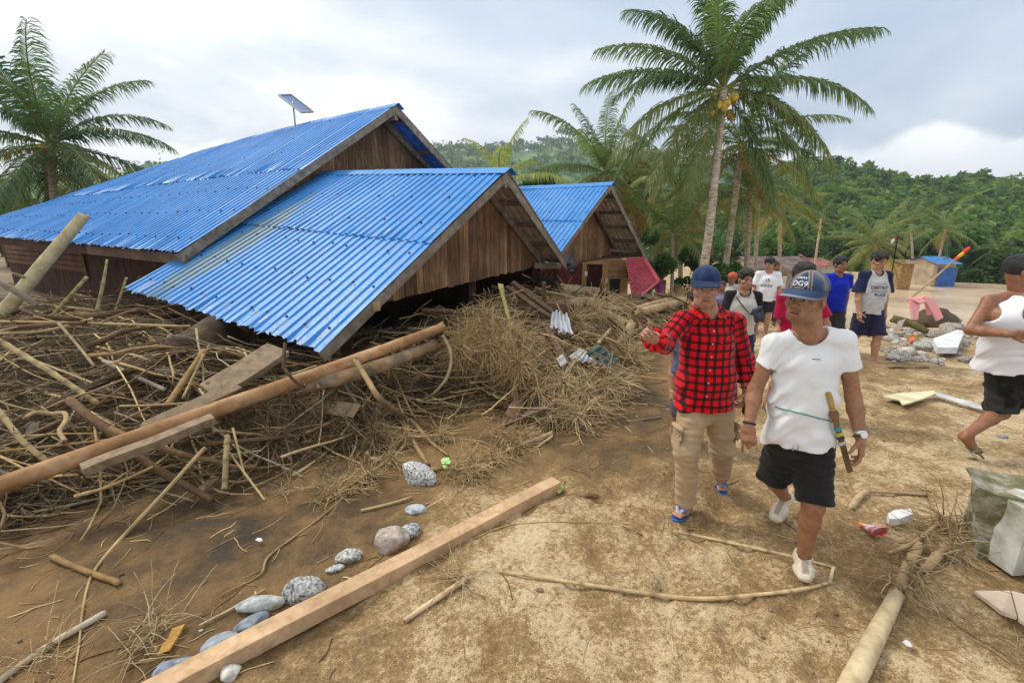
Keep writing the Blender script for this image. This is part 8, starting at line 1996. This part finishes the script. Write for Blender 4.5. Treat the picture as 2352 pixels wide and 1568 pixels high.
r_ = fig('man in white football jersey numbered fifteen looking aside', 1768, 606, 9.3, 1.64, -0.35, dict(kind='tee', col=(0.80, 0.80, 0.82), sleeve=0.8, len=0.10, loose=0.03, neck=0.045, vtip=0.03, fold=0.006),
         dict(col=(0.02, 0.02, 0.025), len=0.8, hemr=0.085, loose=0.03), skin=SK3, face=(-0.85, -0.5, -0.25), hair=dict(thick=0.024, quiff=True, rough=0.012), stride=0.15, swing=0.0, bend=(0.9, 0.9), out=0.2, h=0.012, hh=0.007)
J, root, shirt, I = r_
xr = Vector(I['lat']); fr_ = I['chest'] + I['fwd'] * 0.1
put_text('15', root, shirt, Vector(fr_ + I['lat'] * -0.02 + UPV * 0.02), xr, (0, 0, 1), 0.09, (0.07, 0.07, 0.09), 'jersey_number', font_bold=0.002)
put_text('adidas', root, shirt, Vector(fr_ + I['lat'] * -0.02 - UPV * 0.085), xr, (0, 0, 1), 0.085, (0.16, 0.16, 0.20), 'jersey_lettering', font_bold=0.002)
for s, k in ((-1, 'a'), (1, 'b')):                                                  # dark shoulder stripes
    for q in range(2):
        pts = [Vector(lerp(I['neck'], J['sh' + k], f_) + UPV * 0.085 + I['fwd'] * (0.02 + 0.022 * q)) for f_ in np.linspace(0.45, 1.0, 6)]
        MB().tube(pts, 0.006, 5).build('stripe', MBLK, shirt)
fig('dark-haired person half hidden behind the football jersey', 1782, 612, 11.2, 1.55, 0.2, dict(kind='tee', col=(0.10, 0.09, 0.10), sleeve=0.6, fold=0.004), dict(col=(0.05, 0.05, 0.06), len=1.9), skin=SK2, h=0.016, hh=0.009)
fig('dark-haired man in crimson tee mostly hidden behind the denim cap', 1845, 634, 4.55, 1.66, 0.05, dict(kind='tee', col=(0.36, 0.006, 0.045), sleeve=0.72, loose=0.02, fold=0.005, neck=0.02), dict(col=(0.03, 0.03, 0.04), len=0.95, hemr=0.08), skin=SK1, hair=dict(thick=0.020, quiff=True, rough=0.010), h=0.010, hh=0.005, out=0.30, swing=0.0, px=dict(ela=(1792, 748, 4.55), elb=(1898, 746, 4.5)))
fig('man in plain royal-blue tee walking behind the white-shirted man', 1930, 607, 7.15, 1.60, 0.0, dict(kind='tee', col=(0.008, 0.025, 0.42), sleeve=0.6, loose=0.028, len=0.10, fold=0.007, neck=0.015), dict(name='trousers', col=(0.055, 0.052, 0.055), len=1.9, hemr=0.06, loose=0.03), skin=SK2, face=(0.0, -1, -0.05), hair=dict(thick=0.020, rough=0.016), h=0.010, hh=0.006, out=0.22)
r_ = fig('boy in grey tee with navy sleeves looking down as he walks', 2018, 598, 6.55, 1.67, 0.06, dict(kind='tee', col=(0.50, 0.49, 0.48), sleevecol=(0.012, 0.018, 0.055), collar=(0.015, 0.02, 0.06), collar_r=0.082, sleeve=0.85, loose=0.034, len=0.10, hemr=0.135, fold=0.008, neck=0.015, cuff=0.066),
         dict(col=(0.020, 0.020, 0.055), len=0.99, hemr=0.082, loose=0.03), skin=SK3, face=(0.02, -0.94, -0.34), hair=dict(thick=0.018, quiff=True, rough=0.010), stride=0.34, swing=0.12, out=0.20, h=0.009, hh=0.005)
J, root, shirt, I = r_
fr_ = I['chest'] + I['fwd'] * 0.1
for i, (tx, sz, dz_) in enumerate((('COLLECTION', 0.030, 0.045), ('DESTROY', 0.060, -0.01), ('YOUR ONLY', 0.042, -0.06), ('RULES', 0.058, -0.11), ('authentic', 0.026, -0.155))):
    put_text(tx, root, shirt, Vector(fr_ - UPV * 0.02 + UPV * dz_), Vector(I['lat']), (0, 0, 1), sz, (0.07, 0.07, 0.11) if sz > 0.04 else (0.22, 0.22, 0.25), 'shirt_print', font_bold=0.002 if sz > 0.05 else 0.0)
pp = at_y(2075, 742, 6.4); MB().hexa([at_y(2062, 738, 6.4), at_y(2080, 732, 6.4), at_y(2070, 752, 6.45), at_y(2060, 756, 6.45)] + [p + Vector((0, 0.004, 0)) for p in (at_y(2062, 738, 6.4), at_y(2080, 732, 6.4), at_y(2070, 752, 6.45), at_y(2060, 756, 6.45))]).build('paper_sheet', M_plain('white_paper', (0.75, 0.75, 0.75), 0.7, 0.05, 9, 0), label='sheet of white paper held by the boy in the grey tee', cat='paper')

# --- man in the white vest striding past
Yv = 3.66
J = J3(head=(2348, 622, Yv), neck=(2345, 668, Yv), sha=(2272, 690, Yv + 0.02), shb=(2386, 694, Yv - 0.16), ela=(2228, 758, Yv - 0.02), elb=(2400, 772, Yv - 0.22), wra=(2325, 768, Yv - 0.22), wrb=(2440, 800, Yv - 0.36),
       pelvis=(2310, 838, Yv), hipa=(2298, 850, Yv + 0.07), hipb=(2336, 852, Yv - 0.07), kna=(2300, 948, Yv - 0.02), ana=(2228, 1002, Yv + 0.02), knb=(2400, 940, Yv - 0.10), anb=(2440, 1060, Yv - 0.10), f=(0.92, -0.38, 0))
J['H'] = 1.68; J['toa'] = npv(on_ground(2256, 1050, 0.03)); J['ana'] = npv(at_y(2222, 998, J['toa'][1] + 0.05)); J['tob'] = J['anb'] + np.array([0.14, -0.05, -0.06]); J['hda'] = unit((1, -0.4, 0.1))
person('man in white sleeveless vest and dark camouflage shorts striding away towards the river', J, dict(skin=(0.29, 0.13, 0.068), h=0.008, hh=0.0045, hr=0.0045, face=(0.86, -0.5, -0.08),
    top=dict(kind='tank', col=(0.80, 0.80, 0.83), len=0.02, loose=0.012, neck=0.06, neckf=0.03, vtip=0.05, fold=0.005, hemr=0.150), bottom=dict(col=(0.020, 0.019, 0.018), len=0.98, hemr=0.082, loose=0.03, fold=0.007, camo=True),
    hair=dict(thick=0.010, rough=0.004), solemat=MSOLEC, strapmat=MSTRG, flop=0.035))

# --- people partly hidden further back
fig('bystander almost wholly hidden behind the plaid-shirted man', 1600, 690, 3.95, 1.52, 0.0, dict(kind='tee', col=(0.12, 0.14, 0.22), sleeve=0.6, fold=0.004), dict(col=(0.10, 0.10, 0.13), len=1.3, hemr=0.07), skin=SK3, h=0.011, hh=0.007, solemat=MSOLEP, strapmat=MSOLEP, stride=0.1, px=dict(ela=(1545, 845, 3.95), wra=(1541, 895, 3.9)))
r_ = fig('person with an orange-red head wrap looking aside by the far heap', 1682, 638, 10.2, 1.50, -0.9, dict(kind='tee', col=(0.45, 0.42, 0.40), sleeve=0.4, fold=0.004), dict(col=(0.12, 0.10, 0.12), len=1.9), skin=SK2, face=(-0.95, -0.3, -0.1), hair=False, h=0.014, hh=0.008)
J, root, shirt, I = r_; f = Field(J['head'] - 0.2, J['head'] + 0.2, 0.01); f.ell(I['T']((0, -0.02, 0.045)), (0.092, 0.112, 0.088), I['M']); f.cone(I['T']((0, 0.0, -0.15)), I['T']((0, 0, 0.012)), 0.17, 0.17, 0.002, 'd', flat=True); f.cone(I['T']((0, -0.10, 0.02)), I['T']((0.02, -0.15, -0.06)), 0.035, 0.02, 0.02); V, F = f.mesh(); link('head_wrap', mesh_np('head_wrap', V, F), M_plain('orange_wrap', (0.55, 0.12, 0.06), 0.85, 0.2, 20, 0.2), root)
fig('stooping person in a lilac checked shirt beside the head-wrapped one', 1663, 655, 9.6, 1.32, -0.6, dict(kind='shirt', col=(0.24, 0.22, 0.36), sleeve=1.6, fold=0.006), dict(col=(0.06, 0.06, 0.09), len=1.9), skin=SK2, h=0.014, hh=0.008, bend=(0.9, 0.9), lean=0.3)
fig('person in a pink tee standing behind the raglan-tee teenager', 1702, 648, 10.6, 1.45, 0.2, dict(kind='tee', col=(0.45, 0.12, 0.16), sleeve=0.6, fold=0.004), dict(col=(0.08, 0.07, 0.09), len=1.9), skin=SK2, h=0.016, hh=0.009, out=0.3)
fig('tiny far-off person in purple near the pale plank house', 1517, 640, 19, 1.5, 0.1, dict(kind='tee', col=(0.30, 0.05, 0.20), sleeve=0.6, fold=0.003), dict(col=(0.05, 0.05, 0.08), len=1.9), skin=SK2, h=0.02, hh=0.012)
# ------------------------------------------------------------------ humid air
m = bpy.data.materials.new('humid_air'); m.use_nodes = True; nt = m.node_tree; nt.nodes.clear()
vo = N(nt, 'ShaderNodeOutputMaterial'); pv = N(nt, 'ShaderNodeVolumePrincipled'); pv.inputs['Color'].default_value = (0.86, 0.92, 1.0, 1); pv.inputs['Density'].default_value = 0.0005; pv.inputs['Anisotropy'].default_value = 0.2
nt.links.new(pv.outputs[0], vo.inputs['Volume'])
MB().box((0, 1270, 68), (1560, 0, 0), (0, 1300, 0), (0, 0, 76)).build('haze', m, kind='stuff', label='thin pale haze hanging over the valley', cat='haze')
